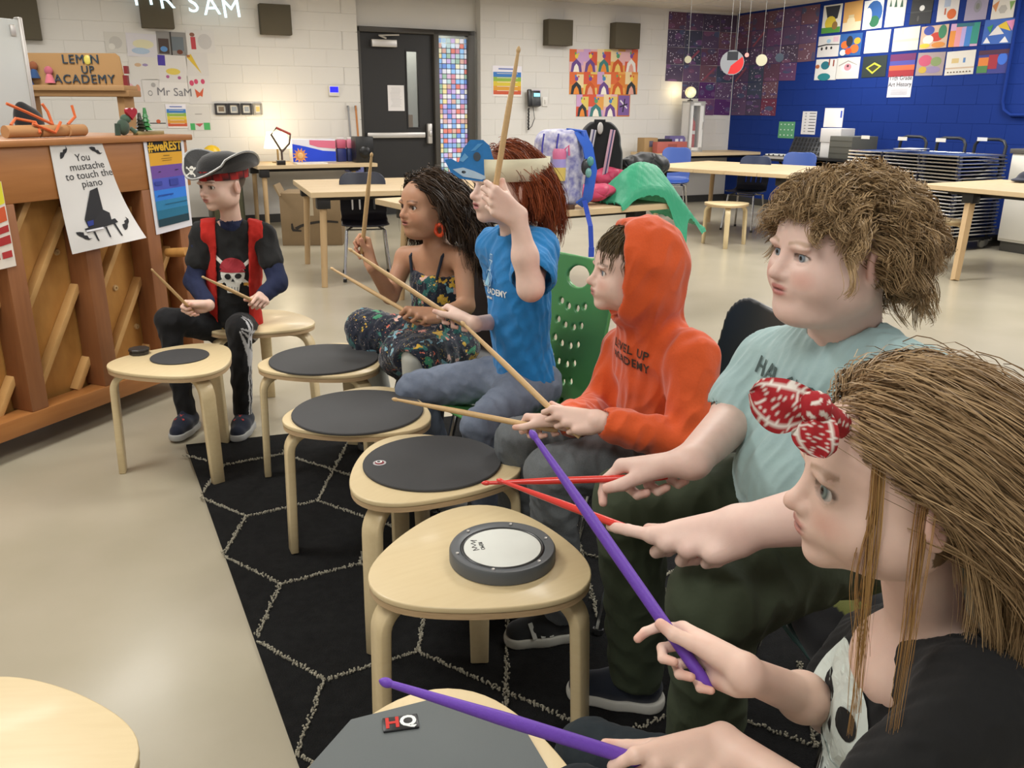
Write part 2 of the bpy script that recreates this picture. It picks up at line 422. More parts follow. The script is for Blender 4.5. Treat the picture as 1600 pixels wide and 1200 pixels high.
# the side light: coloured glass mosaic squares, corridor light behind them put in as their own emission
M_MOS = mat('mosaic_glass', attr=True, rough=.12, emit=.38)
pal = ['c96a7a', '5a8fd0', 'b59ad6', '9fc7c2', 'e6d27a', 'd2553c', '6f7fc9', 'd6d6e0', '7fae8a', '3f6fc9', 'caa0c0', 'c9907a', '8fc0e0', 'e0e0d0', '9a6ab8']
gx0, gz0, gs, nx, nz = xs + .035, .14, .054, 7, 36
mesh_of = {}
for iz in range(nz):
    for ix in range(nx):
        z = gz0 + gs*(iz + .5)
        if z < .55: continue
        k = random.choice(pal)
        if iz > 26 and random.random() < .35: k = random.choice(['bfe0f5', 'dfe8ea', '6fb2ec', 'e8e6b0'])
        if k not in mesh_of: kk = ''.join('%02x' % int(.62*int(k[i:i+2], 16) + .38*c_) for i, c_ in ((0, 176), (2, 172), (4, 184))); mesh_of[k] = MB().box((0, 0, 0), (gs*.86, .012, gs*.86), kk).mesh('mosaic_tile', M_MOS, bevel=.004, seg=1)
        o = link('mosaic_tile', mesh_of[k], door); o.location = (gx0 + gs*(ix + .5) - .005, .0, z)
MB().box(((xs + W_ - .03)/2, .012, 1.1), (W_ - xs - .08, .004, 1.8), '6a6a74').build('side_pane', mat('lead_grey_glass', attr=True, rough=.3), door)
# what is seen of the corridor through the narrow window
cor = thing('corridor', 'pale corridor seen through the narrow door window', 'corridor', room(2.63*DS, VD + .25, 0), RZ); cor['kind'] = 'structure'
f = MB(); f.box((.7, 1.25, 1.25), (2.4, .05, 2.5), 'b9c0bf'); f.box((-.1, .6, 1.25), (.05, 1.2, 2.5), 'a9b0b0'); f.box((1.6, .65, 1.25), (.05, 1.2, 2.5), 'b9c0bf'); f.build('corridor_shell', PAINT, cor)
f = MB(); f.box((.70, 1.20, 1.5), (.14, .04, 1.1), '2b3f8a'); f.build('blue_column', PAINT, cor)
f = MB(); f.box((.93, 1.0, 1.0), (.3, .3, .5), 'b8936a'); f.build('wood_cubby', PAINT, cor)
f = MB(); f.box((.8, .9, 2.35), (1.2, .3, .04), 'fff8ee'); f.build('corridor_lamp', mat('lamp_white', 'fff6e6', emit=4), cor)
# ================================================================== three-legged bentwood stools, pads and rug
M_BIRCH = mat('birch_ply', 'd8c49a', rough=.42, noise=.35, nscale=9, stretch=(1, 9, 9), col2='cbb386', detail=6, coat=.15)
M_BIRCHE = mat('birch_edge', 'c4a881', rough=.5, noise=.5, nscale=10, stretch=(3, 3, 60), col2='9c7c5a')
SH = .43; RUGZ = .0115
def seat_outline(a=.215, n=72):
    P = []
    for i in range(n):
        q = 2*math.pi*i/n
        r = a*(1 + .105*math.cos(3*q) + .010*math.cos(6*q))
        P.append((r*math.cos(q), r*math.sin(q)))
    return P
def stool_meshes():
    o = seat_outline(); mb = MB(); t = .026
    mb.prism(o, SH - .5*t, SH); top = mb.mesh('seat', M_BIRCH, bevel=.003, seg=2, angle=50)
    mb = MB(); mb.prism([(x*.992, y*.992) for x, y in o], SH - t, SH - .5*t); und = mb.mesh('seat_underlayer', M_BIRCHE, smooth=True, angle=50)
    mb = MB(); R0 = .222; P = []
    P.append((.08, 0, SH - t - .012)); P.append((.16, 0, SH - t - .012))
    cx, cz, rr = .165, SH - t - .012 - .062, .062
    for k in range(1, 9): q = math.pi/2*(1 - k/8); P.append((cx + rr*math.cos(q), 0, cz + rr*math.sin(q)))
    P.append((R0 + .012, 0, .12)); P.append((R0 + .016, 0, .0))
    V = []; F = []; n = len(P)
    for i, p in enumerate(P):
        a = np.array(P[max(i-1, 0)]); b = np.array(P[min(i+1, n-1)]); d = unit(b - a); nn = np.array([d[2], 0, -d[0]])*.012
        if i == n-1: nn = np.array([-.012, 0, 0])
        w = .026 if i < n-2 else .024 - .002*(i - n + 2)
        for sy, sn in ((-1, -1), (1, -1), (1, 1), (-1, 1)): V.append(np.array(p) + nn*sn + np.array([0, sy*w, 0]))
    for i in range(n-1):
        for k in range(4): l = (k+1) % 4; F.append((i*4+k, i*4+l, (i+1)*4+l, (i+1)*4+k))
    F += [(3, 2, 1, 0), tuple((n-1)*4 + k for k in range(4))]
    mb.add(V, F); leg = mb.mesh('leg', M_BIRCH, bevel=.003, seg=1, angle=50)
    return top, und, leg
STM = stool_meshes()
def stool(x, y, a, label, group=None):
    t = thing('bentwood_stool', label, 'stool', (x, y, RUGZ if y < 3.5 and x > -1.2 and x > -.7 - .5*(y - 2) else 0), a, group)
    link('seat', STM[0], t); link('seat_underlayer', STM[1], t)
    for k in range(3): link('leg', STM[2], t, (0, 0, 0), 2*math.pi*k/3)
    return t
def mid(px, py, z=SH): p = atz(px, py, z); return p[0], p[1]
ST = {}
for key, x, y, a, lab in (
    (1, -1.25, 3.02, R_(75), 'pale birch stool with a small round pad and a black tin, beside the piano'),
    (2, -.69, 2.99, R_(200), 'pale birch stool topped by a black disc, before the girl in floral dress'),
    (3, -.46, 2.44, R_(205), 'pale birch stool topped by a black disc, third from the piano'),
    (4, -.215, 2.02, R_(238), 'pale birch stool with black disc and small round sticker'),
    (5, -.065, 1.555, R_(213), 'pale birch stool carrying the grey rimmed practice drum'),
    (6, -.10, .895, R_(90), 'pale birch stool under the grey eight sided practice pad'),
    (7, -.772, .955, R_(4), 'bare pale birch stool at the bottom corner of the picture'),
    (8, -1.10, 3.62, R_(-15), 'birch stool the child in the pirate hat sits on')):
    ST[key] = stool(x, y, a, lab, 'bentwood stools')
# pads
M_RUB = mat('black_rubber', '39393a', rough=.75, noise=.3, nscale=6, col2='454545', bump=.05, bscale=300)
M_FOAM = mat('grey_rubber', '5d6262', rough=.8, noise=.3, nscale=7, col2='686c6a', bump=.05, bscale=400)
def disc(name, label, x, y, r, z=SH, t=.008, parts=None):
    th = thing(name, label, 'drum pad', (x, y, z + (RUGZ if x > -1 else 0)), 0)
    MB().lathe([(0, 0), (r - .002, 0), (r, .002), (r, t - .002), (r - .002, t), (0, t)], 56).build('pad_disc', M_RUB, th, smooth=True)
    return th
p1 = atz(281, 558, SH); d = disc('drum_pad', 'small black disc with a flat cut edge on the stool by the piano', p1[0], p1[1], .105, t=.006)
disc('drum_pad', 'black disc lying on the stool before the floral dress', *mid(507, 567, SH)[:2], .198)
disc('drum_pad', 'black disc lying on the stool third from the piano', *mid(560, 650, SH)[:2], .198)
d4 = disc('drum_pad', 'black disc with a small round sticker near its rim', *mid(676, 730, SH)[:2], .18)
f = MB(); f.lathe([(.0, 0), (.017, 0), (.017, .0012), (0, .0012)], 24, 'b9b4b4', (-.135, -.02, .008)); f.lathe([(0, 0), (.012, 0), (.012, .0006), (0, .0006)], 20, '7c2f35', (-.135, -.02, .0092)); f.lathe([(0, 0), (.008, 0), (.008, .0005), (0, .0005)], 20, 'e6e4e2', (-.137, -.016, .0098)); f.lathe([(0, 0), (.0045, 0), (.0045, .0004), (0, .0004)], 16, '333333', (-.138, -.015, .0103)); f.build('sticker', PAINT, d4)
pt = atz(218, 553, SH); tin = thing('round_tin', 'small black round tin on the stool beside the piano', 'tin', (pt[0], pt[1], SH))
MB().lathe([(0, 0), (.034, 0), (.036, .003), (.036, .012), (.034, .014), (.038, .015), (.038, .021), (.036, .023), (0, .023)], 10, '2b2826').build('tin_body', mat('dark_tin', attr=True, rough=.4), tin)
# practice drum on stool 5
pd = atz(785, 880, SH); dr = thing('practice_drum', 'grey rimmed round practice drum with white head', 'drum', (pd[0], pd[1], SH + RUGZ))
M_GRIM = mat('grey_rim', '55585a', rough=.4)
RD = .109
MB().lathe([(RD - .01, 0), (RD, .002), (RD, .024), (RD - .003, .029), (RD - .008, .030), (RD - .022, .026), (RD - .024, .020), (RD - .026, .02), (RD - .03, .0)], 64).build('rim', M_GRIM, dr, smooth=True)
MB().lathe([(0, .027), (.06, .0268), (RD - .030, .026), (RD - .027, .022), (RD - .027, .018), (0, .018)], 64).build('drum_head', mat('coated_white', 'd9dbd3', rough=.5, noise=.12, nscale=15), dr, smooth=True)
MB().lathe([(RD - .0285, .0255), (RD - .026, .0275), (RD - .0235, .0255)], 64, '2c2d2e').build('head_hoop', PLASTIC, dr, smooth=True)
for k in range(6):
    q = R_(60*k + 20); MB().lathe([(0, 0), (.0038, 0), (.0032, .002), (0, .0028)], 10, 'c8c8c6', ((RD - .013)*math.cos(q), (RD - .013)*math.sin(q), .029)).build('screw', M_ALU, dr, smooth=True)
def text_mesh(name, s, size, m, ext=.0, align='CENTER', bold=0, spacing=1, line=1):
    cu = bpy.data.curves.new('tmp', 'FONT'); cu.body = s; cu.size = size; cu.extrude = ext; cu.align_x = align; cu.align_y = 'CENTER'; cu.offset = bold; cu.space_character = spacing; cu.space_line = line; cu.resolution_u = 3
    o = bpy.data.objects.new('tmp', cu); COL.objects.link(o); dg = bpy.context.evaluated_depsgraph_get()
    me = bpy.data.meshes.new_from_object(o.evaluated_get(dg)); bpy.data.objects.remove(o); me.name = name; me.materials.clear(); me.materials.append(m); return me
M_INK = mat('ink_black', '2a2a2c', rough=.8); M_INKW = mat('print_white', 'dfe3df', rough=.8); M_INKR = mat('print_red', 'c0332b', rough=.8)
o = link('printed_mark', text_mesh('printed_mark', 'REMO', .012, M_INK, .0002), dr, (-.043, .002, .0274)); o.rotation_euler = (0, 0, R_(-75))
cr = MB(); cpts = [(-.019, 0), (-.021, .013), (-.012, .004), (-.008, .014), (0, .005), (.008, .014), (.012, .004), (.021, .013), (.019, 0)]
cr.tube([(x, y, 0) for x, y in cpts], .0006, 4, '2a2a2c'); o = cr.build('printed_crown', M_INK, dr); o.location = (-.05, .006, .0274); o.rotation_euler = (0, 0, R_(100))
# eight sided pad on stool 6
po = atz(655, 1195, SH + .01); hp = thing('practice_pad', 'large grey eight sided practice pad with a HQ badge', 'drum pad', (-.112, .912, SH + RUGZ), R_(8))
pl = []
for px, py in ((547, 1127), (688, 1104), (808, 1148), (862, 1215)): q = atz(px, py, SH + .018); pl.append(q[:2])
cxy = np.array([-.118, 1.075]); op = []
for k in range(8): q = R_(22.5 + 45*k + 14); op.append((.178*math.cos(q), .178*math.sin(q)))
MB().prism(op, 0, .018).build('pad_body', M_FOAM, hp, bevel=.002)
bd = MB(); bd.box((0, 0, 0), (.052, .03, .004), '1c1c1e'); b_ = bd.build('badge', PLASTIC, hp, bevel=.0015)
q = atz(626, 1131, SH + .03); b_.location = Matrix.Rotation(-R_(8), 3, 'Z') @ Vector((q[0] + .112, q[1] - .912, .0195)); b_.rotation_euler = (0, 0, R_(4))
o = link('badge_letter', text_mesh('badge_letter', 'H', .03, M_INKR, .0005, bold=.001), b_, (-.012, 0, .0022)); o = link('badge_letter', text_mesh('badge_letter', 'Q', .03, M_INKW, .0005, bold=.001), b_, (.011, 0, .0022))
# rug: black pile with a honeycomb of shaggy white yarn
M_RUG = mat('black_pile', '171717', rough=1, noise=.6, nscale=40, col2='232323', bump=.6, bscale=350, spec=.15)
M_YARN = mat('white_yarn', 'b9b3a0', rough=1, noise=.5, nscale=250, col2='8f8a7a', bump=.5, bscale=400)
rg = thing('rug', 'black rug with a honeycomb of white lines', 'rug')
e = unit((.885, -1.76, 0)); A0 = np.array([-1.335, 3.215, 0]); B0 = A0 + e*2.7; far = unit((.93, .31, 0)); Cc = A0 + far*2.6; Dd = B0 + far*2.6 + e*.4
q = [A0[:2], B0[:2], Dd[:2], Cc[:2]]
V = []; F = []; n = 40
for i in range(n+1):
    for j in range(n+1):
        s_, t_ = i/n, j/n; p = (1-s_)*((1-t_)*q[0] + t_*q[1]) + s_*((1-t_)*q[3] + t_*q[2]); V.append((*p, .010 + .0015*math.sin(9*s_*7)*math.sin(31*t_)))
nb = len(V)
for i in range(n):
    for j in range(n): k = i*(n+1)+j; F.append((k, k+1, k+n+2, k+n+1))
V += [(*p, .0) for p in q]; cn = [0, n, (n+1)*(n+1)-1, n*(n+1)]
edge = [[j for j in range(n+1)], [i*(n+1)+n for i in range(n+1)], [n*(n+1)+n-j for j in range(n+1)], [(n-i)*(n+1) for i in range(n+1)]]
for k in range(4): F.append(tuple(edge[k] + [nb + (k+1) % 4, nb + k]))
mb = MB(); mb.add(V, F); mb.build('pile', M_RUG, rg, smooth=True)
SEG = [((-1.30, 3.10), (-1.113, 3.003)), ((-1.113, 3.003), (-.912, 3.113)), ((-1.113, 3.003), (-1.108, 2.745)), ((-1.105, 2.72), (-.895, 2.571)), ((-.895, 2.571), (-.68, 2.695)), ((-.895, 2.571), (-.888, 2.312)),
 ((-.68, 2.695), (-.675, 3.38)), ((-.912, 3.113), (-.235, 2.67)), ((-.912, 3.113), (-.91, 3.30)), ((-.68, 2.695), (-.236, 2.40)), ((-.875, 2.30), (-.668, 2.147)), ((-.668, 2.147), (-.457, 2.264)), ((-.668, 2.147), (-.662, 1.885)),
 ((-.457, 2.264), (-.457, 2.545)), ((-.457, 2.264), (-.236, 2.13)), ((-.655, 1.87), (-.449, 1.715)), ((-.449, 1.715), (-.236, 1.83)), ((-.449, 1.715), (-.455, 1.47)), ((-.236, 1.83), (-.236, 2.13)), ((-.236, 1.83), (.218, 1.522)),
 ((-.007, 2.40), (-.012, 1.40)), ((.218, 1.522), (.438, 1.637)), ((.438, 1.637), (.44, 2.2)), ((.438, 1.637), (.66, 1.50)), ((.214, 2.50), (.235, 1.98)), ((.216, 2.34), (.44, 2.2)), ((.44, 2.2), (.66, 2.32)), ((.66, 1.50), (.72, 1.80)), ((.66, 2.32), (.66, 2.6)), ((-.236, 2.40), (-.236, 2.67)), ((-.236, 2.13), (-.007, 2.27)), ((.66, 1.50), (.88, 1.63)), ((-.236, 2.67), (-.007, 2.8)), ((-.007, 2.8), (.214, 2.67)), ((.214, 2.67), (.214, 2.5)), ((.214, 2.67), (.44, 2.8)), ((.218, 1.522), (.218, 1.25)), ((-.455, 1.47), (-.3, 1.37))]
rr = random.Random(3)
for a, b in SEG:
    a = np.array([*a, 0]); b = np.array([*b, 0]); L = np.linalg.norm(b - a); d = (b - a)/L; nrm = np.array([-d[1], d[0], 0]); y = MB()
    for i in range(int(L/.0035)):
        p = a + d*(.0035*i + rr.uniform(-.003, .003)) + nrm*rr.gauss(0, .0028); g = rr.uniform(0, 6.28); l = rr.uniform(.003, .0065)
        q0 = p + np.array([0, 0, .008]); q1 = p + np.array([math.cos(g)*l, math.sin(g)*l, rr.uniform(.013, .018)])
        y.tube([q0, (q0 + q1)/2 + np.array([0, 0, .003]), q1], [.0022, .0024, .0016], 4, 'cfcabb')
    y.build('yarn_line', M_YARN, rg)['kind'] = 'stuff'
# ================================================================== piano
M_PIANO = mat('piano_oak', 'a8703c', rough=.45, noise=.5, nscale=6, stretch=(.6, 6, 6), col2='8a5426', detail=7)
M_PIANL = mat('piano_pine', 'c6924f', rough=.5, noise=.5, nscale=5, stretch=(5, 5, 2), col2='a87438', detail=7); M_PRIB = mat('piano_rib', 'd0a468', rough=.5, noise=.4, nscale=5, stretch=(3, 3, 3), col2='b88a50')
M_PPOST = mat('piano_post', '93603a', rough=.5, noise=.45, nscale=6, stretch=(8, 8, .7), col2='74462a', detail=6)
pe = R_(22.5); PE = A2 = np.array([math.sin(pe), math.cos(pe), 0]); PN = np.array([PE[1], -PE[0], 0])
PO = atz(0, 693, .09) @ PN                                     # the plane of the piano's back
pr0 = PN*PO; pz = math.pi/2 - pe
pi_ = thing('upright_piano', 'brown upright piano seen from its back with braces and papers', 'piano', (pr0[0], pr0[1], 0), pz)
# local: x along the back (grows towards its far end), y away from the camera, z up
X0, X1, HT = 1.45, 3.20, 1.205
def PB(name, boxes, m, parent=pi_, bevel=.004, **k):
    mb = MB()
    for x0, x1, y0, y1, z0, z1 in boxes: mb.box(((x0+x1)/2, (y0+y1)/2, (z0+z1)/2), (x1-x0, y1-y0, z1-z0))
    return mb.build(name, m, parent, bevel=bevel, **k)
PB('top_lid', [(X0 - .02, X1 + .02, -.02, .62, HT - .025, HT)], M_PIANO)
PB('top_rail', [(X0, X1, 0, .05, .975, HT - .025)], M_PIANO)
PB('bottom_rail', [(X0, X1, -.005, .09, .09, .165)], M_PIANO)
PB('side_panel', [(X1 - .03, X1, .06, .60, .09, HT - .03)], M_PIANO); PB('side_panel', [(X0, X0 + .03, .06, .60, .09, HT - .03)], M_PIANO)
PB('bottom_board', [(X0 + .03, X1 - .03, .09, .58, .10, .13)], M_PPOST); PB('front_panel', [(X0, X1, .585, .60, .10, HT - .03)], M_PIANO)  # unseen boards, added to stop light passing through and under the case
PB('back_board', [(X0 + .03, X1 - .03, .115, .13, .15, HT - .03)], M_PIANL)
for x in (1.52, 1.86, 2.23, 2.59, 2.93, 3.13): PB('back_post', [(x - .038, x + .038, -.002, .11, .165, .975)], M_PPOST)
for a, b in ((1.56, 1.82), (1.90, 2.19), (2.27, 2.55), (2.63, 2.89), (2.97, 3.09)):      # slanting ribs of the soundboard
    for zc in (-.14, .18, .50, .80):
        P2 = [(x, zc + (x - a)/.68) for x in np.linspace(a - .01, b + .01, 40)]; P2 = [q for q in P2 if .155 < q[1] < .985]
        if len(P2) > 3: mb = MB(); mb.strip([(P2[0][0], .092, P2[0][1]), (P2[-1][0], .092, P2[-1][1])], .045, .026, (0, 1, 0)); mb.build('soundboard_rib', M_PRIB, pi_, bevel=.004)
for x0 in (1.56, 1.90, 2.27, 2.63, 2.97):
    for k in range(3):
        xq, zq = x0 + .06 + .09*k, .35 + .2*((k*2 + int(x0*10)) % 3); mb = MB(); mb.lathe([(.006, 0), (.014, .0), (.012, .008), (.005, .009), (.004, .003), (0, .002)], 12, 'c9a878'); o = mb.build('wood_button', PLASTIC, pi_, smooth=True); o.location = (xq, .115, zq); o.rotation_euler = (R_(90), 0, 0)
mb = MB(); mb.tube([(3.02, -.10, .69), (3.02, .02, .68)], [.022, .02], 14); mb.build('handle_peg', M_PIANL, pi_, smooth=True)
for x in (X0 + .12, X1 - .12): mb = MB(); mb.tube([(x - .02, .06, .045), (x + .02, .06, .045)], .045, 14, '1d1c1c'); mb.box((x, .06, .08), (.05, .05, .03), '2a2826'); mb.build('caster', PLASTIC, pi_, smooth=True)
def on_piano(px, py): r = sight(px, py); q = C0 + r*((PO)/(r@PN)); return q@PE, q[2]
def poster(name, label, corners, base, shapes, curl=0, group=None, split=0, part='printed_picture'):
    """corners in the piano's plane: TL, TR, BR, BL (x, z)"""
    c = np.array(corners); o = thing(name, label, 'poster', (pr0[0], pr0[1], 0), pz, group); n = 12; V = []; F = []
    def at(s, t, off=0):
        q = (1-t)*((1-s)*c[0] + s*c[1]) + t*((1-s)*c[3] + s*c[2]); return (q[0], -.006 - off - curl*max(0, t - .35)**2*(.3 + 1.2*s), q[1])
    for j in range(n+1):
        for i in range(n+1): V.append(at(i/n, j/n))
    for j in range(n):
        for i in range(n): k = j*(n+1)+i; F.append((k, k+1, k+n+2, k+n+1))
    mb = MB(); mb.add(V, F, base); m2 = [(v[0], v[1] + .001, v[2]) for v in V]; mb.add(m2, [f[::-1] for f in F], base); mb.build('paper_sheet', mat('poster_paper', attr=True, rough=.45), o, smooth=True)
    if shapes:
        mb = MB()
        for k, (P, col) in enumerate(shapes):
            if len(P) == 4:
                P = A2_(P)
                for a in range(4):
                    for b in range(4):
                        g = lambda u, v: at(*((1-v)*((1-u)*P[0] + u*P[1]) + v*((1-u)*P[3] + u*P[2])), .0012 + .0004*k)
                        mb.poly([g(a/4, b/4), g((a+1)/4, b/4), g((a+1)/4, (b+1)/4), g(a/4, (b+1)/4)], col)
            else: mb.poly([at(x, y, .0012 + .0004*k) for x, y in P], col)
            if k < split: mb.build(part, PAINT, o); mb = MB()
        if mb.v: mb.build('printed_picture', PAINT, o)
    return o, at
A2_ = np.array
def rect(x0, y0, x1, y1): return [(x0, y0), (x1, y0), (x1, y1), (x0, y1)]
def must(cx, cy, s, a):
    P = [(-1, .15), (-.7, -.15), (-.3, -.38), (0, -.12), (.3, -.3), (.7, -.1), (1, -.35), (.8, .1), (.4, .25), (0, .22), (-.4, .32), (-.75, .3)]; c_, s_ = math.cos(a), math.sin(a)
    return [(cx + s*(x*c_ - y*s_), cy + s*.55*(x*s_ + y*c_)) for x, y in P]
K_ = '26262a'
gp = [([(.28, .72), (.50, .47), (.64, .45), (.60, .66), (.68, .70), (.66, .78), (.30, .80)], K_), ([(.24, .80), (.72, .76), (.74, .80), (.26, .84)], K_), ([(.34, .84), (.37, .84), (.38, .93), (.36, .93)], K_), ([(.66, .80), (.69, .80), (.71, .93), (.69, .93)], K_), ([(.52, .82), (.55, .82), (.55, .92), (.53, .92)], K_), ([(.30, .74), (.40, .735), (.38, .78), (.30, .785)], '2a3a8a'), (rect(.25, .815, .50, .832), 'e8e8ec')]
TL, TR, BR, BL = [on_piano(*q) for q in ((74, 220), (155, 216), (210, 370), (108, 397))]
o, at_ = poster('paper_notice', 'white curling notice with moustaches and a grand piano', (TL, TR, BR, BL), 'dcdad6', [(must(.22, .11, .12, -.7), K_), (must(.82, .11, .12, .7), K_), (must(.20, .86, .12, .9), K_), (must(.84, .83, .12, -.9), K_)] + gp, curl=.10, split=4, part='printed_moustache')
for i, s_ in enumerate(('You', 'mustache', 'to touch the', 'piano')):
    me = text_mesh('printed_text', s_, .041, M_INK); W_ = np.linalg.norm(A2_(TR) - A2_(TL)); H_ = .43
    for v in me.vertices: q = at_(.56 + v.co.x/W_*1.0 + (.02 if i else -.02), .165 + .08*i - v.co.y/H_, .0016); v.co = q
    link('printed_text', me, o)
TL, TR, BR, BL = [on_piano(*q) for q in ((221, 213), (284, 211), (299, 352), (243, 367))]
bands = [('14161c', .05, .17), ('d9a12c', .17, .30), ('6d4a9a', .30, .43), ('4a55b8', .43, .55), ('2f7fe0', .55, .66), ('2a80b0', .66, .76), ('1f6f90', .76, .85), ('123a48', .85, .93)]
o, at_ = poster('paper_poster', 'poster of colour bands headed #weREST on the piano', (TL, TR, BR, BL), 'e4e4ea', [(rect(.08, a, .92, b), c) for c, a, b in bands] + [(rect(.42, .20, .58, .206), '5a4a20'), (rect(.36, .23, .64, .234), '6a5420'), (rect(.38, .25, .62, .254), '6a5420'), (rect(.25, .36, .31, .368), '2a1a40'), (rect(.68, .355, .76, .363), '2a1a40'), (rect(.12, .46, .3, .50), '33409a'), (rect(.5, .45, .72, .52), '33409a'), (rect(.15, .60, .55, .615), '1a4aa0'), (rect(.3, .70, .9, .71), '1a5f80')])
me = text_mesh('printed_text', '#weREST', .055, mat('gold_print', 'e0b030', rough=.7), bold=.002)
for v in me.vertices: v.co = at_(.5 + v.co.x/.26, .11 - v.co.y/.43, .003)
link('printed_text', me, o)
TL, TR, BR, BL = [on_piano(*q) for q in ((-40, 305), (0, 283), (24, 415), (-14, 424))]
poster('paper_flyer', 'yellow and red flyer cut by the left picture edge', (TL, TR, BR, BL), 'e6dccf', [(rect(.05, .0, .98, .25), 'd8d030'), (rect(.05, .28, .95, .45), 'c8542a'), (rect(.08, .5, .95, .58), 'a82a2a'), (rect(.08, .62, .95, .72), 'a82a2a'), (rect(.1, .8, .4, .88), 'b03030'), (rect(.5, .8, .9, .88), 'b03030')], split=6, part='printed_block')
# things on the piano lid
def lid(px, py, back=.12): r = sight(px, py); q = C0 + r*((PO - back)/(r@PN)); return A2_([q[0], q[1], HT])
def put(name, label, cat, loc, rz=0): return thing(name, label, cat, tuple(loc), rz)
g = put('paper_tube_craft', 'row of cardboard tubes with orange pipe cleaners on the piano', 'craft', lid(68, 205), pz)
for i, (x, l) in enumerate(((-.17, .14), (-.02, .13), (.11, .10))):
    mb = MB(); mb.tube([(x, 0, .026), (x + l, .01*i, .026)], .024, 16, 'a87c50'); mb.build('cardboard_tube', mat('kraft_card', attr=True, rough=.85), g, smooth=True)
for i, P3 in enumerate(([(-.14, 0, .05), (-.1, .02, .075), (-.03, 0, .06), (-.04, -.03, .02)], [(.05, 0, .05), (-.05, .02, .10), (-.12, .03, .13)], [(.05, 0, .04), (.05, .02, .10), (.03, .02, .13)], [(.12, 0, .05), (.17, .01, .08), (.17, .02, .125)], [(-.06, -.02, .055), (.03, -.03, .02), (.07, -.02, .06)])):
    mb = MB(); mb.tube(P3, .006, 6, 'c8602a'); mb.build('pipe_cleaner', CLOTHV, g, smooth=True)
g = put('frog_figure', 'little green frog figure with a red heart on the piano', 'figurine', lid(193, 203), pz)
mb = MB(); mb.ball((0, 0, .035), (.03, .025, .035), '3c4f40'); mb.ball((.02, 0, .07), (.025, .022, .02), '46604c'); mb.tube([(-.03, 0, .05), (-.035, 0, .0)], .012, 8, '2f4236'); mb.tube([(.03, -.01, .03), (.05, -.02, .012)], .009, 8, '46604c'); mb.build('frog_body', CLOTHV, g, smooth=True)
mb = MB(); hp_ = [(16*math.sin(t)**3/17, (13*math.cos(t) - 5*math.cos(2*t) - 2*math.cos(3*t) - math.cos(4*t))/17) for t in np.linspace(0, 6.28, 30, False)]; mb.prism([(x*.032, y*.03) for x, y in hp_], -.008, .008, 'a02030', f=lambda x, y, z: (x + .035, z - .02, y + .095)); mb.build('heart', PLASTIC, g)
for dx, c, h in ((.10, '2a2a1c', .085), (.135, '2f7a3c', .11)):
    g = put('paper_tree', ('small dark bristle tree' if dx < .12 else 'small bright green paper tree') + ' standing on the piano', 'decoration', lid(193, 203) + PE*dx, pz); mb = MB()
    for k in range(5): mb.lathe([(.028*(1 - k/6), .02 + h*k/6), (.006, .02 + h*(k+1.3)/6)], 9, c)
    mb.tube([(0, 0, 0), (0, 0, .03)], .005, 6, '5a4028'); mb.build('tree_body', PLASTIC, g)
g = put('wood_block_set', 'thin wooden block row beside the paper trees on the piano', 'block', lid(232, 203), pz); mb = MB(); mb.box((0, 0, .008), (.16, .03, .016), '9a8a5a'); mb.box((-.05, 0, .02), (.03, .02, .012), '6a7a4a'); mb.build('block_row', PLASTIC, g, bevel=.002)
g = put('black_bag', 'dark bag slumped behind the cardboard tubes', 'bag', lid(48, 200, .42), pz); f = SDF((-.12, -.08, 0), (.12, .08, .16), .006); f.ell((0, 0, .05), (.06, .05, .07), .02); f.ell((-.03, 0, .09), (.03, .03, .05), .03); f.cut((0, 0, 0), (0, 0, -1))
V, F = f.mesh(); link('bag_body', mesh_np('bag_body', V, F, np.tile(lin('161618'), (len(V), 1)), CLOTHV), g)
# the whiteboard standing left of the sign
q = lid(38, 200, .80); g = thing('whiteboard', 'white board with rounded edge at the left picture edge', 'whiteboard', (q[0], q[1], 0), R_(62)); mb = MB(); mb.box((-.40, 0, 1.40), (.9, .03, .62), 'c9cdca'); mb.build('board_face', mat('whiteboard_face', attr=True, rough=.25), g, bevel=.008)
mb = MB(); mb.box((.055, 0, 1.40), (.022, .04, .64), 'a9aca8'); mb.build('board_edge', M_ALU, g, bevel=.005); mb = MB(); mb.box((.01, -.02, 1.66), (.025, .008, .05), '8a8c88'); mb.build('hinge', M_ALU, g, bevel=.003)
mb = MB()
for x in (-.7, -.1): mb.tube([(x, 0, 0), (x, 0, 1.12)], .015, 8, '8a8c88'); mb.box((x, 0, .02), (.05, .5, .04), '8a8c88')
mb.build('board_stand', M_ALU, g)
# ================================================================== on the white wall
def wall_item(side, px0, py0, px1, py1):
    fn = on_white if side == 'w' else on_blue
    cs = [fn(*q) for q in ((px0, py0), (px1, py0), (px1, py1), (px0, py1))]; a = A2_([c[0] for c in cs]); z = A2_([c[1] for c in cs])
    a0, a1 = (a[0] + a[3])/2, (a[1] + a[2])/2; z1, z0 = (z[0] + z[1])/2, (z[2] + z[3])/2
    if side == 'w': return room((a0 + a1)/2, WV - .0065, (z0 + z1)/2), RZ, abs(a1 - a0), z1 - z0
    return room(WU - .0065, (a0 + a1)/2, (z0 + z1)/2), RZ - math.pi/2, abs(a1 - a0), z1 - z0
def sheet(name, label, cat, side, box, base, shapes=(), group=None, tilt=0, m=None):
    loc, rz, w, h = wall_item(side, *box); mb = MB(); mb.box((0, 0, 0), (w, .0025, h), base)
    for k, (P, c) in enumerate(shapes): mb.poly([((x - .5)*w, -.0018 - .0005*k, (.5 - y)*h) for x, y in P], c)
    o = link(name, mb.mesh(name, m or PAINT)); o.location = loc; o.rotation_euler = (0, R_(tilt), rz); tag(o, label, cat, group); return o, w, h
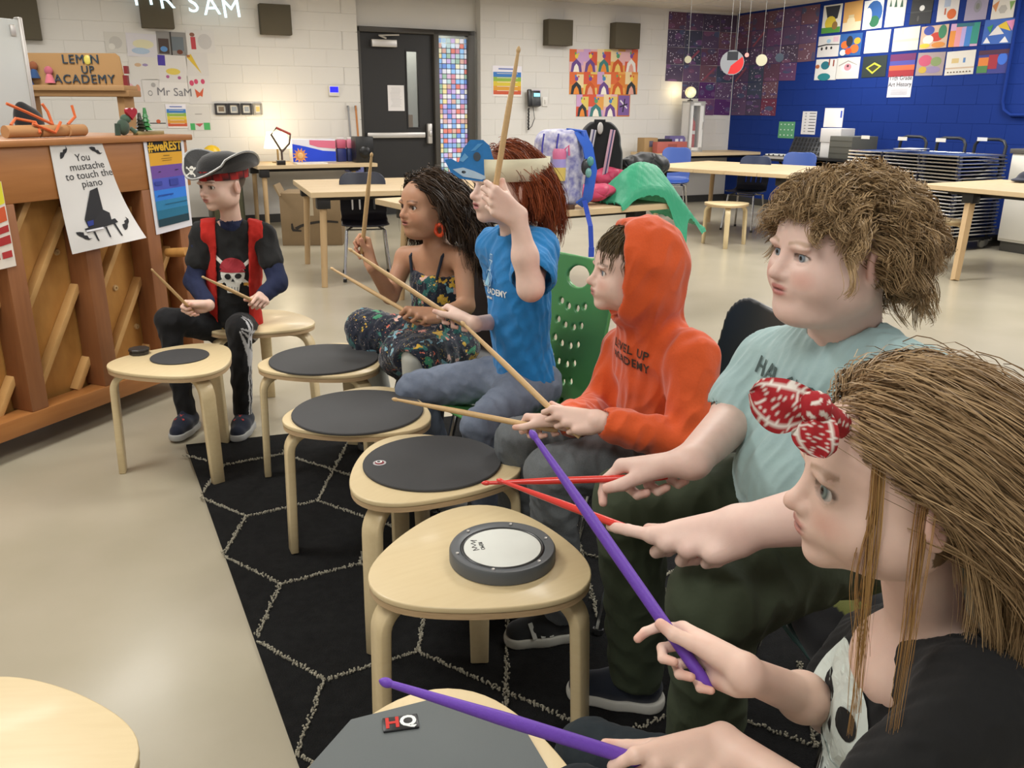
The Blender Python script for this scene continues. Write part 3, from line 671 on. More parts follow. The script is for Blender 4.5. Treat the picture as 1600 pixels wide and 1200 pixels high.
def cs(x, y, r, ry=None, n=14): return [(x + r*math.cos(6.283*k/n), y + (ry or r)*math.sin(6.283*k/n)) for k in range(n)]
rr = random.Random(11)
# galaxy paintings round the corner
ORD = 'first second third fourth fifth sixth seventh eighth ninth tenth eleventh twelfth thirteenth fourteenth fifteenth sixteenth seventeenth eighteenth nineteenth twentieth twenty-first twenty-second twenty-third'.split()
gal = [(c, r) for c in range(4) for r in range((4, 5, 6, 6)[c])] + [(4 + c, r) for c in range(5) for r in range((6, 6, 6, 4, 3)[c])]
zt, zr = CEIL - .03, (CEIL - .03 - on_white(1100, 180)[1])/6; u0 = on_white(1045, 17)[0]; cw = (WU - .02 - u0)/4; v1 = on_blue(1283, 5)[0]; cb = (WV - .02 - v1)/5
for c, r in gal:
    base = rr.choice(['453a55', '52405e', '4a3c52', '3e3f54', '5a4464', '633e66', '6a4a58', '5c3c52', '3a4258'])
    if (c, r) in ((2, 4), (3, 5)): base = '4f2460'
    if (c, r) in ((6, 5),): base = '6a2c44'
    sh = [(cs(rr.random(), rr.random(), rr.uniform(.1, .3), rr.uniform(.05, .2)), rr.choice(['54426e', '714a68', '464e6e', '674874', '4d4662'])) for _ in range(3)]
    sh = [([(min(max(x, .01), .99), min(max(y, .01), .99)) for x, y in P], k) for P, k in sh]
    dn = 38 if (c, r) in ((3, 4), (4, 4), (6, 4), (0, 1), (7, 2)) else rr.choice((6, 12, 22))
    sh += [(cs(rr.uniform(.05, .95), rr.uniform(.05, .95), rr.uniform(.012, .04), n=6), rr.choice(['d9d4df', 'b8afc4', '9f9ab0'])) for _ in range(dn)]
    if rr.random() < .06: sh.append(([(.1, .9), (.2, .95), (.9, .2), (.8, .1)], '8a4a5c'))
    w, h = (cw if c < 4 else cb)*.985, zr*.985; mb = MB(); mb.box((0, 0, 0), (w, .0025, h), base)
    for k, (P, col) in enumerate(sh): mb.poly([((x - .5)*w, -.0018 - .0004*k, (.5 - y)*h) for x, y in P], col)
    o = link('galaxy_painting', mb.mesh('galaxy_painting', PAINT)); z = zt - zr*(r + .5)
    if c < 4: o.location = room(u0 + cw*(c + .5), WV - .0065, z); o.rotation_euler = (0, R_(rr.uniform(-1, 1)), RZ)
    else: o.location = room(WU - .0065, WV - .02 - cb*(c - 4 + .5), z); o.rotation_euler = (0, R_(rr.uniform(-1, 1)), RZ - math.pi/2)
    tag(o, f'starry galaxy sheet on the {"white" if c < 4 else "blue"} wall, {ORD[c if c < 4 else c - 4]} in the {ORD[r]} row from the ceiling', 'painting', 'galaxy paintings at the wall corner')
# orange and yellow paintings
xe, e3 = (357, 445, 530, 615, 705, 783), (400, 475, 570, 655, 735); oc = ['d8843a', 'e0a050', 'dcc46a', 'd86a3a', 'e0b0b0', 'c9a0c8', 'e6cfa0', 'd2583e']
wd = ['top', 'middle', 'bottom']; od = ['first', 'second', 'third', 'fourth', 'fifth']
for r in range(3):
    ed, (y0, y1) = (e3 if r == 2 else xe), ((308, 450), (450, 590), (590, 728))[r]
    for c in range(len(ed) - 1):
        b, a1, a2 = rr.sample(oc, 3); hc = rr.choice(['2e3438', 'e8e4dc', '6a4a8a', '3f7a78', 'c85a2a'])
        sh = [(rect(0, 0, .5, .55), a1), (rect(.5, .1, 1, .7), a2), ([(.1, 1), (.18, .62), (.5, .42), (.82, .62), (.9, 1)], hc), ([(.28, 1), (.36, .75), (.5, .62), (.64, .75), (.72, 1)], rr.choice(['e08a3a', 'e6c46a', 'f0e8d8', 'dca090'])), (cs(.5, .3, .12, .1), rr.choice(['4a86b8', 'd0583a', '7a4a9a', 'e6cf50', '5a9a70'])), (cs(.42, .18, .06), rr.choice(['4a86b8', 'c8402a', '6aa060'])), (cs(.64, .2, .05), rr.choice(['d0583a', '3a5aa8', 'e6cf50']))]
        if (r, c) == (2, 3): b = 'c8743a'; sh = [(rect(.08, .05, .95, .95), '7a5a98'), ([(.2, .3), (.26, .24), (.8, .6), (.76, .66)], 'e0d8e0'), ([(.4, .8), (.5, .8), (.62, .2), (.54, .2)], '2a2436'), ([(.2, .6), (.2, .53), (.8, .4), (.8, .46)], '2a2436')]
        sheet('portrait_painting', f'bright hooded figure painting, {od[c]} in the {wd[r]} row of the orange sheets', 'painting', 'w', (800 + ed[c]/4, y0/4, 800 + ed[c+1]/4, y1/4), b, sh, 'orange paintings on the white wall')
# drawings at the left
dr = [((655, 200, 790, 330), 'ccc8c0', [(cs(.5, .5, .3), 'bcb8b2'), (cs(.3, .7, .15), 'd8d4cc')], 'faint grey pencil drawing at the top corner of the drawings'),
 ((790, 210, 980, 355), 'd0ccd0', [(cs(.55, .45, .35, .2), 'd6d0ae'), (cs(.45, .75, .3, .14), 'a9bcd0')], 'pale drawing of a yellow boat on blue water'),
 ((980, 200, 1165, 345), '8a8784', [(rect(.05, .3, .4, .95), '4a3c38'), (rect(.5, .2, .9, .8), '6a7278'), (cs(.22, .75, .12), '5a8ac0'), (cs(.75, .85, .1), '6a3a2a'), (rect(.45, 0, .5, 1), '3a3634')], 'dark busy drawing of a room in brown and grey'),
 ((1165, 190, 1340, 330), 'd4d0cc', [(rect(.15, .3, .32, .85), 'b8434a'), (cs(.22, .2, .09), '8a5a4a'), (cs(.65, .5, .25, .35), 'c2bebc')], 'drawing of a figure in a red dress'),
 ((810, 355, 990, 500), 'd2cec8', [(cs(.3, .35, .12, .08), 'c8a888'), (cs(.55, .35, .1, .06), '9a8ab0')], 'white sheet with small flying creatures'),
 ((990, 345, 1170, 515), 'd4d0cc', [(rect(0, .02, .25, .4), '4a3a9a'), (cs(.5, .6, .25, .12), 'd8c05a'), (cs(.3, .8, .06), 'a85a8a'), (cs(.7, .82, .06), 'a85a8a')], 'drawing with a purple block and a yellow dome'),
 ((1165, 330, 1300, 475), 'd0ccc8', [([(.05, .2), (.25, .05), (.65, .9)], 'd2b23c'), (rect(.05, .1, .2, .2), 'a06a3a')], 'drawing of a yellow pizza slice'),
 ((790, 500, 890, 640), 'd2cecc', [(cs(.3, .45, .25, .3), 'd8a8b0'), (cs(.75, .4, .15, .2), 'c88a6a')], 'drawing of pink and orange balloons'),
 ((895, 495, 1000, 640), 'd4d0cc', [(cs(.4, .6, .14, .12), '8a8886'), (cs(.4, .6, .1, .08), 'd4d0cc'), (cs(.65, .25, .14, .1), 'a8a4a2')], 'small sheet with a grey flower outline'),
 ((1000, 515, 1180, 640), 'dedad6', [], 'white name sheet reading Mr. SaM'),
 ((1175, 475, 1315, 650), 'd4d0cc', [(cs(.2, .25, .1), 'c8486a'), (cs(.4, .2, .09), 'c8486a'), (cs(.7, .2, .09), 'c8486a'), ([(.3, .45), (.5, .6), (.7, .42), (.6, .75), (.5, .7), (.35, .78)], 'c85a3a')], 'drawing of a red butterfly and flowers'),
 ((860, 650, 1035, 800), 'd2cec8', [(rect(.3, .78, .98, .82), '2c2a2a'), (cs(.72, .72, .08), 'c8603a')], 'sheet with a black ground line beside the rainbow chart'),
 ((1170, 665, 1315, 815), 'd0ccc6', [(rect(.1, .7, .3, .98), '4aa860'), (rect(.68, .68, .95, .98), '4aa860'), ([(.3, .72), (.68, .7), (.5, .85)], 'b85a5a'), (rect(.35, .3, .65, .34), 'a8a4a0')], 'sheet with two green squares joined by a red string')]
for bx, b, sh, lb in dr:
    o, w, h = sheet('drawing_sheet', lb, 'drawing', 'w', [q/4 for q in bx], b, sh, 'drawings beside the cardboard sign', rr.uniform(-2, 2))
    if 'name sheet' in lb: t = link('pencil_text', text_mesh('pencil_text', 'Mr SaM', .12, mat('pencil_grey', '77757a', rough=.9), bold=.0), o, (0, -.004, 0)); t.rotation_euler = (R_(90), 0, 0)
def rainbow(lb, bx):
    cols = ['e8e4ec', '3f7ac0', '8fb04a', 'd8c040', 'd89a3a', 'c85a3c', 'e8ddd6']; ys = (0, .2, .36, .5, .65, .80, .93, 1)
    sheet('mood_chart', lb, 'poster', 'w', bx, 'e6e2e6', [(rect(.03, ys[i], .97, ys[i+1]), c) for i, c in enumerate(cols)] + [(rect(.2, .08, .8, .12), '6a7ab8')] + [(rect(.15, .24 + .14*i, .85, .255 + .14*i), 'f0ead8') for i in range(5)], 'rainbow mood charts')
rainbow('rainbow banded chart among the drawings above the piano', (260, 163, 292, 200)); rainbow('rainbow banded chart on the wall right of the door', (769, 103, 815, 151))
for i, (x0, x1) in enumerate(((337, 354), (358, 373), (378, 392), (397, 408))):
    loc, rz, w, h = wall_item('w', x0, 163, x1, 178); t = thing('picture_frame', f'small black framed picture, {od[i]} of four over the lamp', 'picture frame', loc, rz, 'small framed pictures'); mb = MB()
    for cx, cz, sx, sz in ((-w/2, 0, .022, h + .02), (w/2, 0, .022, h + .02), (0, h/2, w, .022), (0, -h/2, w, .022)): mb.box((cx, -.012, cz), (sx, .025, sz), '2c2a2c' if i < 3 else '8a857c')
    mb.build('frame_border', PLASTIC, t); mb = MB(); mb.box((0, -.004, 0), (w, .006, h), 'd6d2c8'); mb.box((0, -.008, 0), (w*.5, .003, h*.5), rr.choice(['c8b06a', '8a9098', '7a6a5a'])); mb.build('picture', PAINT, t)
# acoustic boxes
for lb, bx, dp in (('brown wall box above the cardboard sign, cut by the picture corner', (-30, -50, 58, 62), .12), ('brown wall box under the projected name letters', (217, -25, 268, 45), .12), ('brown wall box between the name letters and the door', (404, 8, 452, 55), .12), ('brown wall box above the telephone', (848, 32, 886, 72), .16), ('brown wall box above the orange paintings', (952, 37, 990, 77), .16)):
    loc, rz, w, h = wall_item('w', *bx); t = thing('sound_panel', lb, 'sound panel', loc, rz, 'brown wall boxes'); mb = MB(); mb.box((0, -dp/2, 0), (w, dp, h), '5a5344'); mb.build('panel_box', mat('brown_fabric', attr=True, rough=.95, noise=.2, nscale=200, bump=.15, bscale=300), t, bevel=.006)
# projected name letters: light thrown on the wall, put in as emissive text
loc, rz, w, h = wall_item('w', 236, -12, 338, 28); t = thing('projected_letters', 'white letters MR SAM projected as light high on the wall', 'letters', room(on_white(287, 5)[0], WV - .14, on_white(287, 8)[1] + .01), RZ)
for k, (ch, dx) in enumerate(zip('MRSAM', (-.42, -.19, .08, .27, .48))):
    o = link('projected_letter', text_mesh('projected_letter', ch, .27, mat('projected_light', 'c8e4ec', emit=.9), .006, bold=0), t, (dx, 0, -dx*.09)); o.rotation_euler = (R_(90), R_(-5), 0)
# thermostat, phone, switch, dustpans, clock box
loc, rz, w, h = wall_item('w', 513, 134, 529, 150); t = thing('thermostat', 'small thermostat with a glowing blue screen', 'thermostat', loc, rz); mb = MB(); mb.box((0, -.015, 0), (w, .03, h), 'd8d4cc'); mb.build('case', PLASTIC, t, bevel=.005); MB().box((0, -.031, .015), (w*.8, .003, h*.55), '2020e8').build('screen', mat('blue_screen', '1414f0', emit=1.2), t)
loc, rz, w, h = wall_item('w', 820, 141, 841, 168); t = thing('wall_phone', 'black wall telephone with a curled cord', 'telephone', loc, rz)
mb = MB(); mb.box((.02, -.04, 0), (w*.75, .08, h*.9), '232324', rot('X', R_(-12))); mb.build('phone_body', PLASTIC, t, bevel=.008); mb = MB(); mb.box((-w*.38, -.09, .01), (.06, .05, h), '1a1a1b', rot('X', R_(-8))); mb.build('handset', PLASTIC, t, bevel=.015); MB().box((.03, -.092, .05), (.09, .004, .045), '8ad0e8').build('phone_screen', mat('phone_screen', '86cfe8', emit=.6), t)
mb = MB(); mb.tube([(-.07 + .012*math.sin(k*1.9), -.05 + .012*math.cos(k*1.9), -.12 - .004*k - .0*k) for k in range(70)] + [(-.02, -.05, -.35), (.02, -.05, -.25), (0, -.04, -.1)], .005, 5, '1c1c1d'); mb.build('curled_cord', PLASTIC, t, smooth=True)
loc, rz, w, h = wall_item('w', 847, 152, 854, 166); t = thing('light_switch', 'white light switch beside the telephone', 'switch', loc, rz); mb = MB(); mb.box((0, -.006, 0), (.08, .012, .12), 'e0dcd4'); mb.box((0, -.014, 0), (.025, .01, .05), 'cfcac2'); mb.build('switch_plate', PLASTIC, t, bevel=.003)
sheet('small_notice', 'small violet and orange notice behind the telephone', 'notice', 'w', (833, 141, 844, 160), 'b8a0c8', [(rect(0, .5, 1, 1), 'd0a060')])
for px, c, lb in ((545, '8a8a8c', 'grey handled dustpan leaning against the wall by the door'), (557, 'b8763a', 'orange handled dustpan leaning against the wall by the door')):
    u, z = on_white(px, 165, WV - .08); ub, zb = on_white(px + 6, 262, WV - .08); t = thing('long_dustpan', lb, 'dustpan', room(u, WV - .10, 0), RZ, 'dustpans by the door'); mb = MB(); mb.tube([(0, .06, z), ((ub - u)*.6, .0, zb + .12)], .012, 8, c); mb.tube([(0, .062, z), (.002, .059, z - .06)], .014, 8, '3a3836'); mb.build('handle', PLASTIC, t, smooth=True)
    mb = MB(); mb.box(((ub - u)*.8, -.02, zb + .06), (.17, .06, .24), '7f86c4', rot('Y', R_(12))); mb.build('pan', PLASTIC, t, bevel=.012); mb = MB(); mb.tube([((ub - u)*.8, .02, 0), ((ub - u)*.8, .02, zb)], .012, 6, '7f86c4'); mb.build('pan_post', PLASTIC, t)
# puppet theatre sign
M_KRAFT = mat('kraft_card', attr=True, rough=.85)
dS = 6.2; c1 = aty(36, 82, dS); c2 = aty(187, 84, dS); cz = aty(110, 133, dS)[2]; t = thing('cardboard_sign', 'cardboard sign with letters LEMON UP ACADEMY and figures', 'sign', ((c1[0] + c2[0])/2, dS, 0), 0)
w = c2[0] - c1[0]; zt_ = (c1[2] + c2[2])/2; h = zt_ - cz; mb = MB(); mb.prism([(-w/2, 0), (w/2, 0), (w/2 + .01, h*.3), (w/2 - .005, h*.9), (w/2 - .03, h), (-w/2, h)], -.006, .006, 'ac8658', f=lambda x, y, z: (x, z, cz + y)); mb.build('sign_board', M_KRAFT, t)
mb = MB(); mb.box((0, -.03, cz - .02), (w + .12, .22, .035), 'a9845a'); mb.box((.01, -.02, cz - .055), (w + .14, .20, .04), '9c774e'); mb.box((w/2 + .0, .0, cz - .3), (.05, .16, .46), 'a07a50'); mb.box((-w/2 - .0, .0, cz - .3), (.05, .16, .46), 'a07a50'); mb.build('cardboard_stage', M_KRAFT, t, bevel=.004)
mb = MB(); mb.box((0, .02, .52), (w + .1, .3, 1.04), '8f6f4b'); mb.build('cardboard_base', M_KRAFT, t)
M_LET = mat('letter_navy', '33424f', rough=.8)
for s_, x, y, sz in (('LEM N', .06, .80, .10), ('UP', .10, .48, .085), ('ACADEMY', .07, .18, .10)): o = link('sign_letters', text_mesh('sign_letters', s_, sz*.82, M_LET, .004, bold=0, spacing=1.15), t, (x, -.012, cz + h*y)); o.rotation_euler = (R_(90), 0, 0)
mb = MB(); mb.ball((.108, -.01, cz + h*.79), (.026, .008, .032), 'd8c860'); mb.build('lemon', PLASTIC, t, smooth=True)
for x, y, c, c2_ in ((-.26, .45, '8a5030', '2a4a78'), (-.16, .30, 'b86070', 'd07080'), (-.31, .22, 'c05040', '3a5ab0')):
    mb = MB(); mb.ball((x, -.03, cz + h*y + .03), (.03, .02, .03), c); mb.lathe([(.035, 0), (.02, .05), (.008, .07)], 10, c2_, (x, -.03, cz + h*y - .05)); mb.build('glued_figure', CLOTHV, t, smooth=True)
mb = MB(); mb.box((w/2 + .03, -.02, cz + .03), (.03, .03, .07), '7a2024'); mb.box((w/2 + .04, -.02, cz + .10), (.025, .03, .05), '7a2024'); mb.build('red_trim', CLOTHV, t)
# ================================================================== on the blue wall
art = [((345, 30, 460, 205), 'd8d6cc', [([(.1, .05), (.9, .05), (.8, .5), (.3, .6)], '2c3038'), (cs(.45, .65, .3, .25), 'd0b83a'), (rect(0, .8, 1, 1), '4a8a3a'), (cs(.7, .75, .15), '8a6a3a')], 'painting of a yellow tree with a dark sky'),
 ((475, 10, 588, 192), 'c89a5a', [(rect(.0, .7, 1, 1), 'd8c8a8'), (cs(.45, .68, .22, .18), 'd8cba8'), (rect(.3, .45, .6, .55), 'c8b890')], 'tan painting of a glass jar'),
 ((600, 0, 720, 180), 'd8dcdc', [(cs(.55, .45, .42, .42), '2a5a9a'), (cs(.6, .75, .25, .2), '2a6a4a'), (cs(.25, .55, .2, .3), 'd8dcdc')], 'painting of the blue earth from space'),
 ((742, -30, 862, 165), 'cdcbc4', [([(.15, .35), (.2, .1), (.27, .35)], '3a5a48'), ([(.4, .38), (.47, .05), (.55, .38)], '3a5a48'), ([(.7, .4), (.78, .1), (.86, .4)], '3a5a48')], 'painting of three green firs on white'),
 ((897, -30, 1030, 150), '2a2a2a', [(cs(.52, .45, .12, .1), 'd0d0cc'), (rect(0, .55, 1, .6), '3c3c3a'), (cs(.4, .8, .05, .1), '4a4846')], 'black night painting with a white moon'),
 ((1065, -30, 1195, 130), 'd4d0cc', [(cs(.7, .75, .22, .2), 'd0652e'), (rect(.3, .1, .6, .45), 'a8b4c8'), (rect(.35, .5, .42, .75), 'b85a3a')], 'white painting with a round orange sun'),
 ((1240, -30, 1375, 125), '9a92a8', [(cs(.55, .45, .18, .25), '8a8890'), (cs(.55, .45, .09, .13), '7a7c74')], 'lilac painting with a grey oval'),
 ((1405, -30, 1545, 115), 'd4cfc4', [([(0, .4), (.3, .2), (.2, .7)], 'c88a5a'), ([(1, .3), (.75, .3), (.85, .7)], '7a9a5a'), (cs(.5, .6, .2, .2, 6), 'b0aca4')], 'pale painting of an eight sided badge'),
 ((315, 225, 447, 355), 'cfccca', [([(0, .45), (.4, .38), (1, .42), (1, .46), (.4, .44), (0, .52)], '24242a'), (cs(.2, .6, .05, .08), '24242a'), (cs(.42, .58, .05, .08), '24242a'), (cs(.65, .58, .05, .07), '24242a'), (rect(.7, .05, .95, .3), 'd0b0bc'), (cs(.5, .25, .1), '9ab8cc')], 'painting of a black branch with birds'),
 ((450, 210, 587, 347), '2a5a9a', [(cs(.25, .5, .18), 'd8682a'), (cs(.7, .7, .2), 'd86a2c'), (cs(.45, .35, .15, .25), '2c2c34'), (cs(.8, .35, .15), 'e0a030'), (cs(.2, .85, .14), 'e8e0d0'), (cs(.45, .8, .15), 'c84a28')], 'orange and blue abstract painting'),
 ((610, 190, 762, 330), 'd0cdc8', [(cs(.3, .4, .06), 'c4c1bc'), (cs(.6, .6, .08), 'c6c3be')], 'almost blank white sheet, first in the middle row of art'),
 ((785, 172, 945, 317), 'c8c8bc', [(rect(.05, .05, .4, .3), 'bcbcb4'), (rect(.0, .5, 1, .6), 'c0c0aa')], 'pale grey landscape sheet'),
 ((957, 160, 1125, 303), 'c8a890', [(cs(.3, .2, .2), '3a4a9a'), (cs(.6, .5, .25, .2), 'b83a2c'), (cs(.8, .3, .15, .3), '3a7a58'), (cs(.3, .6, .2), 'd8d0c8'), (cs(.2, .85, .2, .1), 'd8b83a'), (cs(.7, .85, .25, .12), 'c8823a')], 'red and green swirling abstract painting'),
 ((1140, 145, 1320, 290), 'c8a0c0', [(rect(0, .3, .2, 1), 'd88a3a'), (rect(.2, .1, .4, 1), 'd89098'), (rect(.4, .2, .55, 1), 'b0a0d0'), (rect(.55, .1, .75, 1), '3f7ac0'), (rect(.75, .0, 1, .9), '2f8a7a'), (rect(.2, .0, .8, .15), '2f6a78')], 'painting of coloured vertical stripes'),
 ((1350, 120, 1538, 275), '3a62b0', [([(.4, .3), (.7, .1), (.9, .5)], 'd8b83a'), ([(.2, .65), (.45, .25), (.7, .6)], 'd8d4d0'), ([(.7, .1), (1, .05), (.95, .5)], 'd88ab0'), ([(.05, .95), (.15, .7), (.3, .95)], 'e0e0e0'), ([(.6, .95), (.75, .7), (.9, .95)], 'e0e0e0'), ([(.1, .3), (.3, .2), (.25, .55)], '3a8a5a')], 'bright collage of triangles'),
 ((298, 370, 432, 500), 'd4d4d0', [(cs(.45, .3, .2, .2), '1f6a7a'), (cs(.45, .85, .3, .18), '1f7a80'), (rect(.6, .0, .66, .3), '8a3a2a'), (rect(.8, .05, .86, .35), '8a3a2a'), (cs(.1, .35, .1), 'a8603a')], 'teal figure painting on white'),
 ((430, 360, 573, 492), 'd4cfc8', [(cs(.5, .48, .32, .2), 'e0dad4'), (cs(.5, .45, .16, .17), 'c88a94'), (cs(.5, .4, .05, .06), '4a3038'), ([(.1, .4), (.5, .18), (.9, .38), (.9, .35), (.5, .13), (.1, .35)], '9a9690')], 'drawing of one pink eye'),
 ((593, 350, 742, 482), '26302e', [([(.15, .55), (.5, .3), (.8, .5), (.45, .85)], 'b8b83a'), ([(.25, .55), (.5, .4), (.7, .52), (.45, .75)], '3a3a24')], 'dark painting of a glowing yellow triangle'),
 ((763, 337, 920, 478), '6a2c5a', [(rect(0, .3, 1, .5), '4a4a98'), (rect(0, .5, 1, .72), 'c8603a'), (rect(0, .72, 1, 1), '9a2c34')], 'red and purple sunset painting'),
 ((933, 328, 1103, 472), '9a8a88', [(cs(.3, .35, .25), 'b8506a'), (cs(.7, .4, .2), '7a8a5a'), (cs(.6, .75, .3, .15), '8a7a9a'), (cs(.25, .75, .15), 'b89a3a')], 'pink scribbled abstract painting'),
 ((1115, 318, 1293, 467), 'd2cdc2', [(rect(.2, .3, .45, .5), 'c8b07a'), (rect(.6, .3, .68, .5), '5a80b0'), (rect(0, .68, 1, .74), 'c0a890')] + [(cs(.12 + .11*i, .88, .03), '5a4a3a') for i in range(8)], 'white painting of a shelf of small objects'),
 ((1315, 312, 1505, 460), '3a3c80', [(rect(.02, .3, .35, .65), 'd07a38'), (rect(.35, .2, .65, .8), '9a2c3a'), (cs(.8, .4, .16, .25), '3a6ac8'), (rect(.0, .65, .35, .95), '4a7a48'), (rect(0, 0, 1, .18), '4a2a40')], 'painting of a blue ball beside red and orange blocks')]
for bx, b, sh, lb in art: sheet('student_painting', lb, 'painting', 'b', [1200 + bx[0]/4, bx[1]/4, 1200 + bx[2]/4, bx[3]/4], b, sh, 'student art on the blue wall', rr.uniform(-1.2, 1.2))
o, w, h = sheet('class_sign', 'white sign 11th Grade Art History under the art', 'sign', 'b', (1388, 120, 1425, 152), 'd8d6da', [(rect(.15, .55 + .05*i, .85, .565 + .05*i), 'b8b6ba') for i in range(7)])
t = link('printed_text', text_mesh('printed_text', '11th Grade\nArt History', .07, M_INK), o, (0, -.004, h*.28)); t.rotation_euler = (R_(90), 0, 0)
sheet('dot_chart', 'green sheet with white dots above the keyboard', 'poster', 'b', (1217, 190, 1242, 216), '5a9a70', [(cs(.15 + .24*i, .17 + .32*j, .04), 'd8e8dc') for i in range(4) for j in range(3)])
sheet('word_chart', 'narrow white word list above the keyboard', 'poster', 'b', (1253.5, 174, 1275.5, 210), 'dad8d8', [(rect(.5, .07 + .13*i, .95, .10 + .13*i), '55565a') for i in range(7)] + [(rect(.2, .07 + .13*i, .32, .1 + .13*i), '88898c') for i in range(7)])
v, z = on_blue(1592, 30); t = thing('wall_conduit', 'blue painted pipe bending along the blue wall', 'pipe', room(WU - .03, v, 0), RZ - math.pi/2); zb = on_blue(1590, 180)[1]; mb = MB(); mb.tube([(0, 0, CEIL - .02), (0, 0, zb + .14), (.03, 0, zb + .05), (.12, 0, zb), (1.2, 0, zb)], .018, 8, '24438c'); mb.build('pipe', M_BLUE, t, smooth=True)
# mirrors and discs hanging from the ceiling near the corner
for px, py, r_, yy, kind in ((1144, 98, 17, 8.2, 'mirror'), (1190, 94, 8, 8.6, 'disc'), (1075, 93, 5, 8.2, 'disc'), (1218, 90, 6, 8.4, 'dark'), (1167, 86, 3, 8.3, 'bead')):
    q = aty(px, py, yy); R1_ = r_*yy/1320*1.0; t = thing('hanging_' + {'mirror': 'mirror', 'bead': 'bead'}.get(kind, 'disc'), {'mirror': 'round mirror disc hanging on threads before the galaxy sheets', 'disc': 'pale round disc hanging on a thread, ' + ('right' if px > 1100 else 'left') + ' of the mirror disc', 'dark': 'dark round disc hanging on a thread by the blue wall', 'bead': 'tiny pink bead hanging beside the mirror disc'}[kind], 'mobile', tuple(q), R_(-15))
    mb = MB(); mb.lathe([(0, -.003), (R1_, -.003), (R1_, .003), (0, .003)], 28); o = mb.build('disc', mat('mirror_glass', 'e8e8e8', rough=.03, metal=1) if kind == 'mirror' else mat('hang_' + kind, {'disc': 'b8b49a', 'dark': '26303c', 'bead': 'd89088'}[kind], rough=.4), t, smooth=True); o.rotation_euler = (R_(90), 0, 0)
    if kind == 'mirror': mb = MB(); mb.prism([(R1_*.95*math.cos(R_(a)), R1_*.95*math.sin(R_(a))) for a in range(-75, 31, 15)] + [(-R1_*.1, -R1_*.25), (-R1_*.3, -R1_*.9)], 0, .001, 'c42a2a', f=lambda x, y, z: (x, -.004 - z, y)); mb.box((0, -.0045, R1_*.55), (R1_*.9, .001, R1_*.7), '24262c'); mb.build('printed_label', PLASTIC, t)
    mb = MB(); n = 2 if kind == 'mirror' else 1
    for k in range(n): mb.tube([((k*.06 - .03)*(n - 1), 0, R1_*.9), ((k*.06 - .03)*(n - 1), 0, CEIL - q[2])], .0015, 4, '8a8a88')
    mb.build('thread', PLASTIC, t)
# ================================================================== tables
M_TOP = mat('ply_tabletop', 'd0b892', rough=.45, noise=.4, nscale=5, stretch=(1, 14, 14), col2='bfa47c', detail=6)
M_WLEG = mat('pale_ash', 'c4a67c', rough=.5, noise=.3, nscale=6, stretch=(9, 9, 1), col2='b08f64')
M_BLKST = mat('black_steel', '1c1a1a', rough=.5)
def table(label, corner, ang, L, W, z, legs, n=5, slant=.10, legr=.028, square=False):
    """corner = near corner on plan, the long side runs from it at ang; the other side at ang + 90"""
    t = thing('work_table', label, 'table', (corner[0], corner[1], 0), ang, 'plywood work tables'); pw = W/n
    for k in range(n): MB().box((L/2, pw*(k + .5), z - .02), (L, pw - .002, .04)).build('top_plank', M_TOP, t, bevel=.003, seg=1)
    mb = MB(); mb.box((L/2, .22, z - .06), (L - .3, .05, .04)); mb.box((L/2, W - .22, z - .06), (L - .3, .05, .04)); mb.build('under_frame', M_BLKST, t)
    for x, y, sx, sy in legs:
        a = np.array([x, y, z - .10]); b = np.array([x + sx*slant, y + sy*slant, 0]); mb = MB(); mb.tube([a, b], [legr, legr*.85], 4 if square else 12); lg = mb.build('leg', M_WLEG, t, smooth=not square)
        mb = MB(); mb.box((x, y, z - .085), (.10, .10, .09)); mb.build('leg_bracket', M_BLKST, t, bevel=.004)
    return t
def four(L, W, i=.1, s=1): return [(i, i, -s, -s), (L - i, i, s, -s), (i, W - i, -s, s), (L - i, W - i, s, s)]
q = atz(485, 301, .73); table('long pale table behind the girl in the floral dress', q, R_(19.8), 1.75, 1.25, .73, four(1.75, 1.25, .10, .3))
q = (-.27, 5.0); table('pale table piled with backpacks and coats', q, R_(33), 1.60, 1.30, .72, four(1.60, 1.30, .16, .4))
q1, q2 = atz(1237, 273, .73), atz(1340, 263, .73); a = math.atan2(q2[1] - q1[1], q2[0] - q1[0]); table('pale table in front of the keyboard and grey boxes', q1, a, np.linalg.norm(q2 - q1), 1.9, .73, four(np.linalg.norm(q2 - q1), 1.9, .2, .4))
q1, q2 = atz(1436, 287, .73), atz(1600, 301, .73); d = unit(q2 - q1); a = math.atan2(d[1], d[0]); L = 2.0
t = table('pale slanted leg table at the right picture edge', q1, a, L, 1.15, .73, [(.42, .12, .7, -1.2), (L - .3, .2, .5, 0), (.9, .85, 0, .3), (L - .3, .95, .5, .3)], square=True, legr=.04, slant=.25)
q = room(1.53, 9.75); table('desk by the wall with the glowing lamp', q, RZ, 1.35, .85, .73, four(1.35, .85, .08, .1))
q = room(6.9, 9.95); table('long counter table below the fire extinguisher', q, RZ, 2.6, .70, .76, four(2.6, .70, .1, .1))
